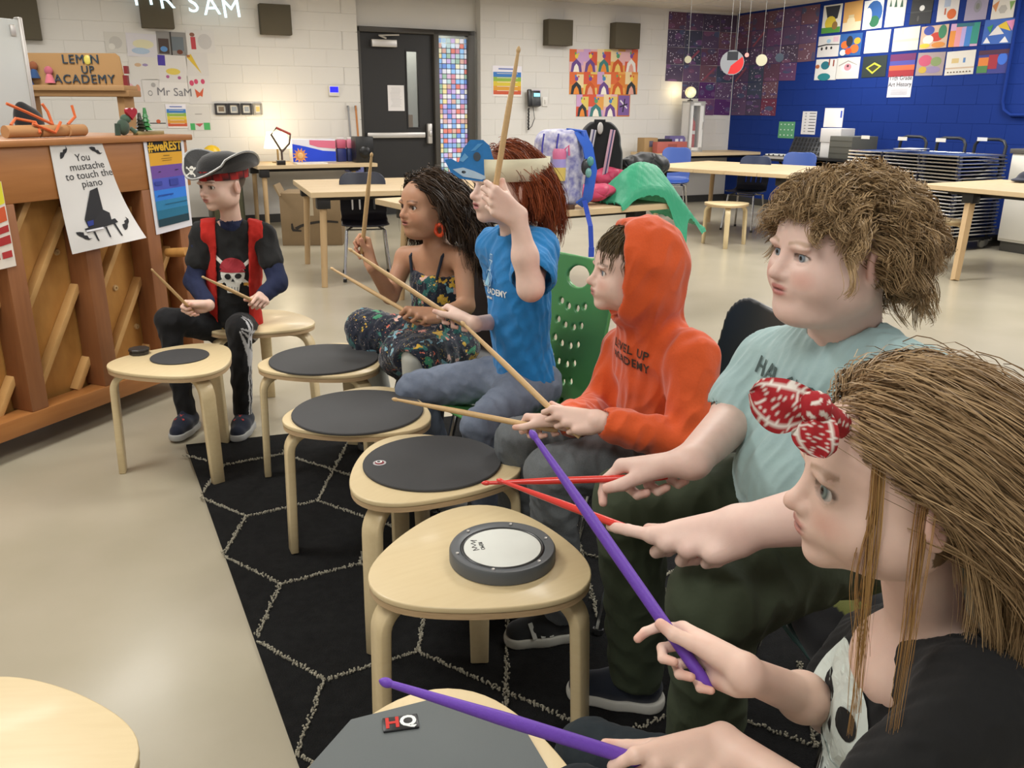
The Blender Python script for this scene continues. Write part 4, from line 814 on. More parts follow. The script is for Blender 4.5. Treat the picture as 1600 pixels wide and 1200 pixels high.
# ================================================================== chairs
def plate(f, c, R, hx, hz, corner, t, bx=0., bz=0., k=.0, op='u'):
    """thin rounded panel in the x-z plane of R, bent along x and z"""
    sl, g = f.blk(f.lo, f.lo + f.h*f.n); p = [g[i] - np.float32(c[i]) for i in range(3)]; p = [p[0]*R[0, j] + p[1]*R[1, j] + p[2]*R[2, j] for j in range(3)]
    x = np.abs(p[0]) - (hx - corner); z = np.abs(p[2]) - (hz - corner); e = np.sqrt(np.maximum(x, 0)**2 + np.maximum(z, 0)**2) + np.minimum(np.maximum(x, z), 0) - corner
    y = np.abs(p[1] - bx*p[0]**2 - bz*p[2]**2) - t; e = np.sqrt(np.maximum(e, 0)**2 + np.maximum(y, 0)**2) + np.minimum(np.maximum(e, y), 0)
    return f.put(sl, e.astype('f4'), k, op)
CH = {}
def chair_shell(key, hz=.19, zs=.40, holes=False, hx=.19, split=False):
    if key in CH: return CH[key]
    f = SDF((-.26, -.34, zs - .08), (.26, .26, zs + hz*2 + .16), .006 if not holes else .0045)
    plate(f, (0, -.0, zs), np.stack([(1, 0, 0), (0, 0, 1), (0, 1, 0)], 1).astype(float), hx, .195, .07, .007, .35, .25)
    Rb = rot('X', R_(12)); plate(f, (0, -.225, zs + hz + .03), Rb, hx, hz + .03, .09, .007, .8, 0., .06)
    f.rc((-.12, -.19, zs + .02), (.12, -.19, zs + .02), .012, .012, .05)
    if holes:
        c = np.array([0, -.225, zs + hz + .03])
        f.ell(c + Rb @ np.array([0, 0, hz - .035]), (.052, .08, .034), .004, 's')
        for r in range(6):
            for s_ in (-1, 1):
                for i in (0, 1): x = s_*(.022 + .036*i) - (.0); f.ell(c + Rb @ np.array([x, 0, hz - .125 - .062*r - .012*(1 - i)]), (.0105, .08, .0105), .003, 's')
    if split:
        for x in (-.09, -.03, .03, .09): f.box((x, -.225, zs + hz + .02), (.006, .09, hz*.55), .004, .004, 's', R=None)
    V, F = f.mesh(); V = relax(V, F, 1); CH[key] = (V, F); return CH[key]
M_CHR = mat('chrome', 'c8c8c8', rough=.15, metal=1)
def chair(label, loc, fdir, colr, key='std', zs=.40, hz=.19, legm=None, dz=0, group='plastic shell chairs', **k):
    a = math.atan2(fdir[1], fdir[0]) - math.pi/2; t = thing('shell_chair', label, 'chair', (loc[0], loc[1], 0), a, group)
    V, F = chair_shell(key, hz, zs, **k); cols = np.tile(lin(colr), (len(V), 1)); link('seat_shell', mesh_np('seat_shell', V, F, cols, PLASTIC), t)
    z0 = .012 if math.hypot(loc[0] - .3, loc[1] - 2.2) < 1.4 else 0
    for sx in (-1, 1):
        for sy, yy in ((1, .13), (-1, -.15)): mb = MB(); mb.tube([(sx*.11, yy*.3, zs - .018), (sx*.15, yy, zs - .03), (sx*.185, yy + sy*.07, z0)], .011, 8); mb.build('leg', legm or M_CHR, t, smooth=True); mb = MB(); mb.tube([(sx*.185, yy + sy*.07, z0), (sx*.183, yy + sy*.068, .025)], .015, 8, '1a1a1a'); mb.build('foot_cap', PLASTIC, t)
    mb = MB(); mb.tube([(-.15, .10, zs - .03), (.15, .10, zs - .03)], .009, 6); mb.tube([(-.15, -.12, zs - .03), (.15, -.12, zs - .03)], .009, 6); mb.build('seat_support', legm or M_CHR, t)
    return t
# the row of seats
chair('green plastic chair with a pierced tall back', (.01, 2.565), (-.80, -.60), '569657', 'green', .40, .208, holes=True, hx=.205)
q = aty(1152, 600, 2.12); chair('navy chair between the orange hoodie and the pale blue T-shirt', (q[0] - .19, q[1]), (-.98, -.12), '10131c', 'navy', .40, .19)
xc = chair('teal chair under the child with red sticks', (.72, 1.46), (-1, -.12), '3f5a58', 'std', .36, .17)
chair('black chair under the girl in the floral dress', (-.24, 3.06), (-.78, -.62), '17171a', 'std', .36, .17, M_BLKST)
chair('red chair behind the child in black', (.74, .86), (-1, .0), '8a1418', 'std', .36, .17)
q = aty(1600, 880, 2.0); chair('glossy blue chair behind the long blond hair', (q[0] + .05, q[1]), (-.9, .3), '0f1a4a', 'std', .36, .17)
# background chairs
q = atz(565, 352, .43); chair('navy chair tucked under the long pale table', (q[0] + .02, q[1] + .05), (.2, -1), '14182a', 'slot', .43, .17, split=True)
q = atz(1165, 300, .43); chair('navy chair with slotted back under the keyboard table', (q[0], q[1]), (-.6, -.8), '1c2a4a', 'slot', .43, .17, split=True)
q = room(6.7, 9.3); chair('bright blue chair with a white label behind the table', (q[0], q[1]), (-.3, -1), '2f4f9a', 'bl', .43, .19)
q = atz(1225, 300, .43); chair('bright blue chair half hidden by the tousled hair', (q[0] + .1, q[1]), (-.5, -.9), '2f4f9a', 'bl', .43, .19)
st1 = stool(2.18, 8.75, R_(20), 'birch stool beyond the orange hood', 'bentwood stools'); q = atz(1463, 342, SH); stool(q[0], q[1], R_(205), 'birch stool under the slanted leg table', 'bentwood stools')
for px, py in ((735, 350), (980, 340)):
    pass
# ================================================================== cots on carts, cabinet, keyboard, boxes
cm = MB(); cm.box((0, 0, 0), (.43, .62, .012), '2a4478'); COT = cm.mesh('cot_bed', mat('blue_mesh_cloth', attr=True, rough=.8), bevel=0)
fm = MB(); 
for x in (-.222, .222): fm.tube([(x, -.34, .004), (x, .34, .004)], .008, 6, 'b0b4ba')
for y in (-.34, .34): fm.tube([(-.222, y, .004), (.222, y, .004)], .008, 6, 'b0b4ba')
COTF = fm.mesh('cot_frame', M_CHR, smooth=True); cl = MB()
for x in (-.2, .2):
    pass
cl.box((0, 0, -.012), (.03, .04, .022), '1f2c50'); COTL = cl.mesh('cot_foot', PLASTIC); rr2 = random.Random(4)
U_C = 7.75; vs = [on_blue(px, 216, U_C)[0] for px in (1391, 1450, 1511, 1573)]
for i, v in enumerate(vs):
    t = thing('cot_cart', f'black hoop handled cart under the {od[i]} stack of cots', 'cart', room(U_C if i < 3 else 8.42, v if i < 3 else on_blue(1573, 216, 8.42)[0], 0), RZ + math.pi/2, 'cot carts'); zt_ = on_blue(1391, 214, U_C)[1]; hw = .17
    mb = MB(); mb.tube([(-hw, -.30, .12), (-hw, -.36, zt_ - .06), (-hw + .03, -.36, zt_ - .015), (-hw + .08, -.36, zt_), (hw - .08, -.36, zt_), (hw - .03, -.36, zt_ - .015), (hw, -.36, zt_ - .06), (hw, -.30, .12)], .016, 8, '26282c'); mb.build('hoop_handle', PLASTIC, t, smooth=True)
    mb = MB(); mb.box((0, 0, .11), (.40, .66, .03), '1c1e22'); mb.build('cart_base', PLASTIC, t); mb = MB(); mb.box((0, -.378, zt_), (.11, .004, .035), 'e2e0dc'); o = mb.build('cart_label', PAINT, t); o.location = (0, .745, 0)
    for x in (-.15, .15):
        for y in (-.27, .27): mb = MB(); mb.tube([(x - .012, y, .045), (x + .012, y, .045)], .042, 12, 'a8a8a4'); mb.box((x, y, .09), (.03, .03, .02), '2a2a2c'); mb.build('caster', PLASTIC, t)
    for k in range(23 if i < 3 else 0):
        z = .155 + .0345*k; c = thing('stacking_cot', f'blue cot with metal rim, {ORD[k]} from the floor in the {od[i]} stack', 'cot', room(U_C + rr2.uniform(-.01, .01), v + rr2.uniform(-.008, .008), z), RZ + math.pi/2 + rr2.uniform(-.012, .012), f'{od[i]} stack of cots'); link('bed', COT, c); link('rim', COTF, c); [link('foot', COTL, c, (x, y, 0)) for x in (-.2, .2) for y in (-.3, .3)]
q = room(U_C - .1, vs[1] + .1, .155 + .0345*23 + .01); o = link('paper_sheet', MB().box((0, 0, 0), (.30, .22, .003), 'e4e2e0').mesh('paper_sheet', PAINT)); o.location = q; o.rotation_euler = (0, 0, .6); tag(o, 'white paper sheet lying on the stacked cots', 'paper')
vC = on_blue(1560, 300, 8.0)[0]; t = thing('white_cabinet', 'white drawer cabinet with dark top behind the slanted leg table', 'cabinet', room(8.34, vC - .95, 0), RZ - math.pi/2)
# local: x towards the camera along the wall, y to the wall
mb = MB(); mb.box((0, 0, .52), (1.8, .6, .84), 'ddd9cf'); mb.build('body', mat('white_laminate', attr=True, rough=.4), t, bevel=.004); mb = MB(); mb.box((0, 0, .05), (1.76, .55, .10), '4a4844'); mb.build('plinth', PLASTIC, t); mb = MB(); mb.box((0, 0, .965), (1.84, .64, .045), '5c5852'); mb.build('counter_top', PLASTIC, t, bevel=.003)
for x in (-.45, .45):
    for z0, z1 in ((.66, .93), (.12, .65)):
        mb = MB(); mb.box((x, -.308, (z0 + z1)/2), (.88, .018, z1 - z0 - .01), 'e0dcd2'); dr_ = mb.build('drawer', MATS['white_laminate'], t, bevel=.003); mb = MB(); mb.tube([(x - .1, -.318, z1 - .1), (x - .1, -.345, z1 - .1), (x + .1, -.345, z1 - .1), (x + .1, -.318, z1 - .1)], .006, 6, '8a8a88'); mb.build('handle', M_ALU, dr_)
q = atz(1597, 210, .99); t = thing('stuffed_toy', 'tan and pink toy lying on the white cabinet', 'toy', room(8.28, vC - .35, .988)); mb = MB(); mb.ball((0, 0, .07), (.10, .07, .07), 'b0926a'); mb.ball((.12, -.06, .07), (.08, .06, .07), 'b070b0'); mb.ball((-.08, .03, .12), (.05, .05, .06), 'b89a70'); mb.build('toy_body', CLOTHV, t, smooth=True)
t = thing('storage_bin', 'blue bin on the white cabinet', 'bin', room(8.3, vC - .75, .988), RZ); mb = MB(); mb.box((0, 0, .07), (.4, .35, .14), '1d3470'); mb.box((0, 0, .145), (.43, .38, .015), '16181c'); mb.build('bin_body', PLASTIC, t, bevel=.006)
q = atz(1605, 285, .73); t = thing('navy_cap', 'dark navy cap lying on the slanted leg table', 'cap', (q[0] + .02, q[1], .73)); f = SDF((-.2, -.15, 0), (.2, .15, .14), .006); f.ell((0.02, 0, .03), (.13, .11, .08), .02); f.ell((-.08, -.02, .02), (.09, .09, .018), .02); f.cut((0, 0, .0), (0, 0, -1)); V, F = f.mesh(); link('cap_body', mesh_np('cap_body', V, F, np.tile(lin('151a2e'), (len(V), 1)), CLOTHV), t)
q = room(7.9, on_blue(1245, 230, 7.9)[0], 0); t = thing('keyboard_stand', 'black keyboard with raised slotted panel', 'keyboard', tuple(q), RZ - math.pi/2 + .15); zk = on_blue(1245, 248, 7.9)[1]
mb = MB(); mb.box((0, 0, zk), (.72, .36, .07), '1a1b1e'); mb.build('keyboard_body', PLASTIC, t, bevel=.008); mb = MB(); mb.box((0, -.185, zk + .01), (.72, .012, .03), '9a9c9e'); mb.build('front_edge', M_ALU, t); mb = MB()
for i in range(30): mb.box((-.33 + .0228*i, -.09, zk + .042), (.020, .16, .014), 'e0ded8' if i % 7 not in (2, 5) else '1c1c1e')
mb.build('keys', PLASTIC, t); R1_ = rot('X', R_(-25)); mb = MB(); mb.box((.06, .13, zk + .14), (.50, .02, .26), '24262a', R1_); mb.build('raised_panel', PLASTIC, t, bevel=.004); mb = MB()
for i in range(9):
    for j in range(4): mb.box(np.array([.06, .13, zk + .14]) + R1_ @ np.array([-.21 + .0525*i, -.012, -.09 + .06*j]), (.026, .006, .042), '0d0e10', R1_)
mb.build('panel_slots', PLASTIC, t); mb = MB(); mb.tube([(-.25, 0, 0), (.25, 0, zk - .03)], .015, 6, '1a1a1a'); mb.tube([(.25, 0, 0), (-.25, 0, zk - .03)], .015, 6, '1a1a1a'); mb.build('cross_legs', M_BLKST, t)
q = room(7.95, on_blue(1318, 240, 7.95)[0], 0); zb = on_blue(1318, 246, 7.95)[1]; t = thing('black_shelf', 'black shelf unit under the white and grey boxes', 'shelf', tuple(q), RZ - math.pi/2); mb = MB(); mb.box((0, 0, zb - .02), (.62, .5, .03), '1b1b1c'); mb.box((0, 0, zb - .2), (.62, .5, .02), '1b1b1c'); mb.box((0, .24, zb/2), (.62, .02, zb - .04), '161617')
for x in (-.3, 0, .3): mb.box((x, 0, zb/2 - .02), (.02, .5, zb - .04), '1b1b1c')
mb.build('shelf_frame', PLASTIC, t)
for nm, lb, dx, dz, s_, c in (('white_box', 'white box under the tilted sheet, lower of two', -.20, .0, (.16, .2, .17), 'd6d4d2'), ('white_box', 'wider white box on top of the lower one', -.13, .172, (.32, .22, .16), 'cfcdcc'), ('grey_box', 'stacked dark grey box beside the white ones', .13, .0, (.34, .4, .25), '55554f')):
    t = thing(nm, lb, 'box', room(7.95, on_blue(1318, 240, 7.95)[0] - dx, zb - .005 + dz), RZ - math.pi/2); mb = MB(); mb.box((0, 0, s_[2]/2), s_, c); mb.build('box_body', PAINT, t, bevel=.004)
    if nm == 'grey_box':
        mb = MB(); [mb.box((0, -.202, .06 + .07*k), (.33, .003, .004), '38382f') for k in range(3)]; mb.build('box_seam', PAINT, t)
t = thing('envelope', 'white sheet standing behind the white boxes', 'paper', room(8.08, on_blue(1300, 205, 8.08)[0], zb + .335), RZ - math.pi/2); mb = MB(); mb.box((0, 0, .11), (.30, .004, .22), 'dcdad8'); mb.box((.12, -.003, .15), (.025, .002, .08), '3a52b0'); mb.build('sheet', PAINT, t)
# ---- counter by the white wall
q = room(7.76, 10.40, .76); t = thing('extinguisher_cabinet', 'narrow white cabinet with a red fire extinguisher behind glass', 'cabinet', tuple(q), RZ); z0, z1 = 0, on_white(1069, 158, 10.3)[1] - .76; mb = MB(); W_ = .26
for x0, x1, a, b in ((-W_/2, -W_/2 + .06, 0, z1), (W_/2 - .08, W_/2, 0, z1), (-W_/2, W_/2, 0, .06), (-W_/2, W_/2, z1 - .06, z1)): mb.box(((x0 + x1)/2, -.10, (a + b)/2), (x1 - x0, .02, b - a), 'dedcd6')
mb.box((0, .08, z1/2), (W_, .02, z1), '8a8a88'); mb.box((-W_/2 + .01, -.01, z1/2), (.02, .2, z1), 'd8d6d0'); mb.box((W_/2 - .01, -.01, z1/2), (.02, .2, z1), 'd8d6d0'); mb.box((0, -.01, z1 - .01), (W_, .2, .02), 'd8d6d0'); mb.box((0, -.01, .01), (W_, .2, .02), 'd8d6d0'); mb.build('cabinet_body', PLASTIC, t); MB().box((-.01, -.098, z1/2), (W_ - .14, .004, z1 - .12)).build('glass_pane', M_GLASS, t); mb = MB(); mb.tube([(W_/2 - .03, -.12, z1*.45), (W_/2 - .03, -.13, z1*.6)], .006, 6, '4a4a4a'); mb.build('handle', M_ALU, t)
mb = MB(); mb.lathe([(0, .03), (.05, .03), (.052, .05), (.052, z1*.52), (.045, z1*.6), (.018, z1*.64), (.018, z1*.68), (0, z1*.68)], 18, 'a81c20'); mb.lathe([(.053, z1*.35), (.053, z1*.42)], 18, 'd8d4d0'); mb.tube([(0, 0, z1*.68), (.0, -.03, z1*.72), (-.03, -.05, z1*.7)], .012, 6, '2a2a2a'); mb.build('extinguisher', PLASTIC, t, smooth=True)
qz = q[2] + z1; t = thing('globe_lamp', 'small glowing globe on top of the white cabinet', 'globe', room(7.70, 10.40, qz)); mb = MB(); mb.lathe([(.045, 0), (.04, .012), (.01, .02), (.01, .05)], 14, '2a2624'); mb.build('base', PLASTIC, t, smooth=True)
gm_ = mat('globe_glow', 'c8e0c0', emit=.5, noise=.8, nscale=12, col2='d8a050'); mb = MB(); mb.ball((0, 0, .12), .078, n=20, m=14); mb.build('globe', gm_, t, smooth=True)
l = bpy.data.lights.new('globe_light', 'POINT'); l.energy = .8; l.color = (1, .8, .45); l.shadow_soft_size = .05; o = bpy.data.objects.new('globe_light', l); COL.objects.link(o); o.parent = t; o.location = (-.12, .12, .14)
for lb, du, c, s_, z in (('tan cardboard box on the counter behind the black backpack', 6.98, 'a08258', (.22, .18, .2), 0), ('black box on the counter beside the tan one', 7.22, '1c1a1c', (.24, .16, .18), 0), ('red paper box on the counter before the black one', 7.22, 'a85a50', (.5, .12, .15), -.2)):
    t = thing('counter_box', lb, 'box', room(du, 10.35 + z, .76), RZ); mb = MB(); mb.box((0, 0, s_[2]/2), s_, c); mb.build('box_body', PAINT, t, bevel=.004); mb = MB(); mb.box((0, -s_[1]/2 - .002, s_[2]*.6), (s_[0]*.3, .002, s_[2]*.4), {'a08258': '5a5668', '1c1a1c': 'c8a850', 'a85a50': '8f4a42'}[c]); mb.build('box_print', PAINT, t)
t = thing('gift_bag', 'purple and white bag beside the extinguisher cabinet', 'bag', room(7.50, 10.42, .76), RZ); mb = MB(); mb.prism([(-.16, 0), (.18, 0), (.2, .12), (.1, .22), (-.14, .22)], -.06, .06, '6a6090', f=lambda x, y, z: (x, z, y)); mb.box((-.02, -.063, .12), (.05, .003, .12), 'd8d8e0'); mb.box((.06, -.063, .12), (.04, .003, .12), 'c8c8d8'); mb.build('bag_body', PAINT, t)
# ---- desk by the wall
t = thing('desk_lamp', 'glowing warm desk lamp by the white wall', 'lamp', room(1.85, 10.25, .73), RZ); mb = MB(); mb.lathe([(.07, 0), (.07, .012), (.012, .018), (.012, .22)], 16, '8a7a5a'); mb.build('lamp_base', PLASTIC, t, smooth=True); mb = MB(); mb.lathe([(.15, .16), (.11, .34)], 24, 'fff2d0'); mb.build('lamp_shade', mat('lamp_shade', 'ffe8b8', emit=1.6), t, smooth=True)
l = bpy.data.lights.new('lamp_bulb', 'POINT'); l.energy = 3.5; l.color = (1, .86, .62); l.shadow_soft_size = .08; o = bpy.data.objects.new('lamp_bulb', l); COL.objects.link(o); o.parent = t; o.location = (.0, -.0, .42)
q = room(1.90, 9.95, .73); t = thing('hook_ornament', 'bent dark wire hook with red tape on the desk', 'ornament', tuple(q), RZ); sc = 9.0/1320; mb = MB(); mb.tube([(-.06, 0, 0), (-.06, 0, .14), (-.16, 0, .32), (-.10, 0, .39), (.05, 0, .32), (.03, 0, .22), (-.06, 0, .13)], .012, 8, '4a3a34'); mb.build('wire', PLASTIC, t, smooth=True); mb = MB(); mb.tube([(-.10, 0, .392), (.05, 0, .322)], .0135, 8, 'a03028'); mb.build('red_tape', PLASTIC, t)
t = thing('blue_box', 'large blue, white and pink box lit by the lamp', 'box', room(2.25, 10.25, .73), RZ); w, h = .50, .26; mb = MB(); mb.box((0, 0, h/2), (w, .2, h), 'dcdce4'); mb.build('box_body', PAINT, t, bevel=.004); mb = MB(); mb.poly([(-w/2, -.102, .01), (w/2, -.102, .01), (w/2, -.102, .12), (.1, -.102, .13), (-.1, -.102, .18), (-w/2, -.102, .21)], '2348d8'); mb.poly([(-.05, -.1025, .2), (.05, -.1025, .17), (w/2, -.1025, .15), (w/2, -.1025, .24), (-.05, -.1025, .25)], 'd8708a'); mb.build('box_print', PAINT, t)
for i, (u_, c1_, c2_) in enumerate(((2.58, '2a3470', 'c8607a'), (2.70, '26305c', 'd88098'), (2.82, '2c3c88', 'd8d8e0'))):
    t = thing('product_bag', f'blue and pink bag, {od[i]} beside the black box', 'bag', room(u_, 10.22, .73), RZ, 'bags on the desk'); mb = MB(); mb.box((0, 0, .075), (.11, .1, .15), c1_); mb.box((0, 0, .2), (.11, .09, .1), c2_); mb.box((0, 0, .262), (.09, .03, .03), 'd0ccc8'); mb.build('bag_body', PLASTIC, t, bevel=.012)
t = thing('black_box', 'black speaker box at the end of the desk', 'speaker', room(2.78, 10.0, .73), RZ); mb = MB(); mb.box((0, 0, .145), (.21, .2, .29), '161617'); mb.build('cabinet', PLASTIC, t, bevel=.006); mb = MB(); mb.lathe([(.07, 0), (.06, -.012), (.02, -.02), (0, -.012)], 20, '0c0c0d'); o = mb.build('speaker_cone', PLASTIC, t, smooth=True); o.location = (0, -.104, .12); o.rotation_euler = (R_(-90), 0, 0)
t = thing('small_black_box', 'small black box at the near edge of the desk', 'box', room(1.80, 9.82, .73), RZ); mb = MB(); mb.box((0, 0, .025), (.09, .07, .05), '1a1412'); mb.build('box_body', PLASTIC, t, bevel=.004)
t = thing('paper_pile', 'white papers lying on the desk before the blue box', 'paper', room(2.15, 9.93, .73), RZ); mb = MB(); mb.box((0, 0, .006), (.35, .2, .012), 'e0dcd4'); mb.build('sheets', PAINT, t)
t = thing('sun_ornament', 'orange pointed sun ornament beside the lamp', 'ornament', room(2.05, 9.98, .73), RZ); mb = MB(); P = []
for k in range(24): r_ = .085 if k % 2 else .05; P.append((r_*math.cos(6.283*k/24), r_*math.sin(6.283*k/24)))
mb.prism(P, -.006, .006, 'd89050', f=lambda x, y, z: (x, z, y + .088)); mb.ball((0, -.008, .088), (.035, .012, .035), 'e0b070'); mb.build('sun', PLASTIC, t)
t = thing('toy_hard_hat', 'yellow hat on dark books behind the piano', 'hat', room(1.05, 9.5, .73), RZ); mb = MB(); mb.lathe([(.11, .12), (.10, .15), (.075, .2), (.04, .225), (0, .235)], 18, 'd8b020'); mb.build('hat_dome', PLASTIC, t, smooth=True); mb = MB(); mb.box((0, 0, .03), (.28, .2, .06), '1c2030'); mb.box((0, 0, .09), (.26, .2, .055), '20242c'); mb.build('dark_books', PLASTIC, t)
q = thing('work_table', 'small pale table behind the pirate hat', 'table', room(.55, 9.1, 0), RZ); mb = MB(); mb.box((.3, .3, .71), (.75, .7, .04)); mb.build('top_plank', M_TOP, q)
for x, y in ((0, 0), (.6, 0), (0, .6), (.6, .6)): mb = MB(); mb.tube([(x, y, 0), (x, y, .69)], .025, 10); mb.build('leg', M_WLEG, q, smooth=True)
t = thing('cardboard_box', 'brown cardboard box with a black curved arrow, under the long table', 'box', (-2.05, 8.85, 0), R_(4)); mb = MB(); mb.box((0, 0, .26), (.60, .5, .52), '8a7456'); mb.build('box_body', mat('brown_card', attr=True, rough=.85, noise=.2, nscale=8), t, bevel=.004); mb = MB(); arc = [(-.22, .16), (-.16, .19), (-.08, .215), (.02, .23), (.12, .235), (.22, .225), (.22, .205), (.12, .212), (.02, .205), (-.08, .19), (-.15, .165), (-.19, .14)]; mb.prism(arc, 0, .001, '2c2620', f=lambda x, y, z: (x + .05, -.2515 - z, y + .02)); mb.prism([(-.25, .20), (-.235, .205), (-.225, .15), (-.15, .135), (-.155, .12), (-.24, .125), (-.252, .15)], 0, .001, '2c2620', f=lambda x, y, z: (x + .05, -.2515 - z, y + .02)); mb.build('printed_arrow', PAINT, t); mb = MB(); mb.box((0, -.252, .40), (.06, .001, .2), 'b8aa90'); mb.build('tape_strip', MATS['brown_card'], t); mb = MB(); mb.box((-.31, -.15, .55), (.015, .3, .12), '8f7a5c', rot('Y', R_(-25))); mb.build('box_flap', MATS['brown_card'], t)
t = thing('grey_cabinet', 'dark olive cabinet behind the pirate hat', 'cabinet', room(1.22, 10.2, 0), RZ); mb = MB(); mb.box((0, 0, .34), (.35, .4, .68), '4a4a3a'); mb.build('body', PLASTIC, t, bevel=.004); mb = MB(); mb.box((0, -.205, .34), (.31, .012, .62), '55553f'); mb.build('door', PLASTIC, t)
# ================================================================== bags and coats on the table
TC = .72
def onC(px, py, y): return aty(px, py, y)
def bagthing(name, label, cat, loc): return thing(name, label, cat, tuple(loc))
M_BPF = mat('floral_nylon', 'd2d0d8', rough=.7, noise=.9, nscale=26, col2='6a6aa8', detail=2, bump=.3, bscale=20)
p0 = atz(866, 318, TC); yb = 5.55; b0 = np.array([aty(872, 300, yb)[0], yb, TC]); t = bagthing('floral_backpack', 'white backpack with violet flowers and blue straps', 'backpack', b0); zt_ = aty(872, 202, yb)[2] - TC
f = SDF((-.22, -.2, 0), (.22, .2, zt_ + .03), .006); f.box((0, .0, zt_*.5), (.155, .10, zt_*.5), .09, .02); f.box((-.04, -.10, zt_*.3), (.10, .05, zt_*.28), .045, .02); f.box((-.12, -.03, zt_*.3), (.06, .06, zt_*.25), .04, .02); V, F = f.mesh(); V = V + vnormals(V, F)*(wob(V, 22, 3)*.006)[:, None]; V[:, 2] = np.maximum(V[:, 2], .0); link('pack_body', mesh_np('pack_body', V, F, None, M_BPF), t)
mb = MB(); mb.strip([(.12, -.04, zt_*.97), (.17, -.12, zt_*.8), (.20, -.14, zt_*.5), (.18, -.12, zt_*.15), (.13, -.10, .03)], .07, .012, (1, .3, 0), '2a5cc0'); mb.strip([(.06, .02, zt_*1.0), (.15, -.04, zt_*.98), (.2, -.06, zt_*.7)], .06, .012, (.2, 1, 0), '2a5cc0'); mb.strip([(.16, -.13, .06), (.18, -.16, -.02), (.19, -.28, -.08), (.2, -.285, -.22)], .03, .006, (1, 0, 0), '2848b0'); mb.box((.2, -.286, -.24), (.035, .012, .06), '2848b0'); mb.build('blue_strap', CLOTHV, t, smooth=True)
mb = MB()
for x in (-.10, -.01): mb.tube([(x, -.105, zt_*.95), (x - .01, -.125, zt_*.8), (x - .012, -.13, zt_*.65)], .006, 6, '3a3a9a')
mb.build('piping', CLOTHV, t); mb = MB(); mb.lathe([(0, 0), (.04, 0), (.042, .08)], 16, 'c8b060', (-.005, -.17, zt_*.38)); mb.lathe([(.042, .08), (.042, .13)], 16, '9a90c8', (-.005, -.17, zt_*.38)); mb.lathe([(.042, .13), (.043, .17), (.035, .19), (0, .19)], 16, 'c86a90', (-.005, -.17, zt_*.38)); mb.tube([(.02, -.17, zt_*.38 + .18), (.05, -.17, zt_*.38 + .21), (.055, -.17, zt_*.38 + .15)], .008, 6, 'c86a90')
wb_ = thing('water_bottle', 'pink, lilac and yellow water bottle in the backpack pocket', 'bottle', b0); mb.build('bottle_body', PLASTIC, wb_, smooth=True)
mb = MB(); mb.ball((.16, -.17, zt_*.55), (.03, .02, .05), '2a2c30'); mb.ball((.185, -.18, zt_*.62), (.022, .018, .03), '4a8a88'); mb.ball((.175, -.19, zt_*.48), (.02, .015, .03), '6a9a96'); mb.build('key_charms', PLASTIC, t, smooth=True)
yb = 6.1; b0 = np.array([aty(936, 268, yb)[0], yb, TC]); t = bagthing('black_backpack', 'black backpack with pink and white striped straps', 'backpack', b0); zt_ = aty(936, 200, yb)[2] - TC
f = SDF((-.26, -.2, 0), (.26, .2, zt_ + .04), .006); f.box((0, .02, zt_*.38), (.155, .10, zt_*.38), .06, .02); f.rc((0, .02, zt_*.3), (0, .02, zt_*.82), .158, .145, .03); f.cut((0, -.09, 0), (0, -1, .1)); f.cut((0, .13, 0), (0, 1, 0)); f.cut((0, 0, 0), (0, 0, -1)); V, F = f.mesh(); link('pack_body', mesh_np('pack_body', relax(V, F, 2), F, np.tile(lin('17171a'), (len(V), 1)), CLOTHV), t)
for x, c in ((-.085, 'c8c4cc'), (.045, 'd0a8b8')): mb = MB(); mb.strip([(x + .03, -.10, zt_*.98), (x + .01, -.125, zt_*.75), (x - .015, -.12, zt_*.4), (x - .03, -.11, .03)], .035, .008, (1, 0, 0), c); mb.strip([(x + .032, -.106, zt_*.98), (x + .012, -.131, zt_*.75), (x - .013, -.126, zt_*.4), (x - .028, -.116, .03)], .009, .006, (1, 0, 0), '4a4870'); mb.build('striped_strap', CLOTHV, t, smooth=True)
mb = MB(); mb.tube([(-.05, -.02, zt_*.97), (-.04, -.03, zt_ + .05), (.02, -.03, zt_ + .05), (.03, -.02, zt_*.97)], .011, 8, '1a1a1c'); mb.build('grab_handle', CLOTHV, t, smooth=True); mb = MB(); mb.ball((-.01, -.08, zt_*1.0), (.02, .015, .04), 'c0bcb8'); mb.build('charm', PLASTIC, t, smooth=True)
def coat(name, label, loc, balls, colr, m, cutz=True, h=.006, folds=.006, fs=22, seed=1, tubes=()):
    t = thing(name, label, 'coat', tuple(loc)); P = np.array([b[0] for b in balls] + [q for tb in tubes for q in tb[0]]); f = SDF(P.min(0) - .2, P.max(0) + .2, h)
    for c, r, k in balls: f.ell(c, r, k)
    for pts, rs, k in tubes: f.chain(pts, rs, k)
    if cutz: f.cut((0, 0, .002), (0, 0, -1))
    V, F = f.mesh(); V = relax(V, F, 1); n_ = vnormals(V, F); V = V + n_*(wob(V, fs, seed)*folds)[:, None]; link('quilted_shell', mesh_np('quilted_shell', V, F, np.tile(lin(colr), (len(V), 1)), m), t); return t
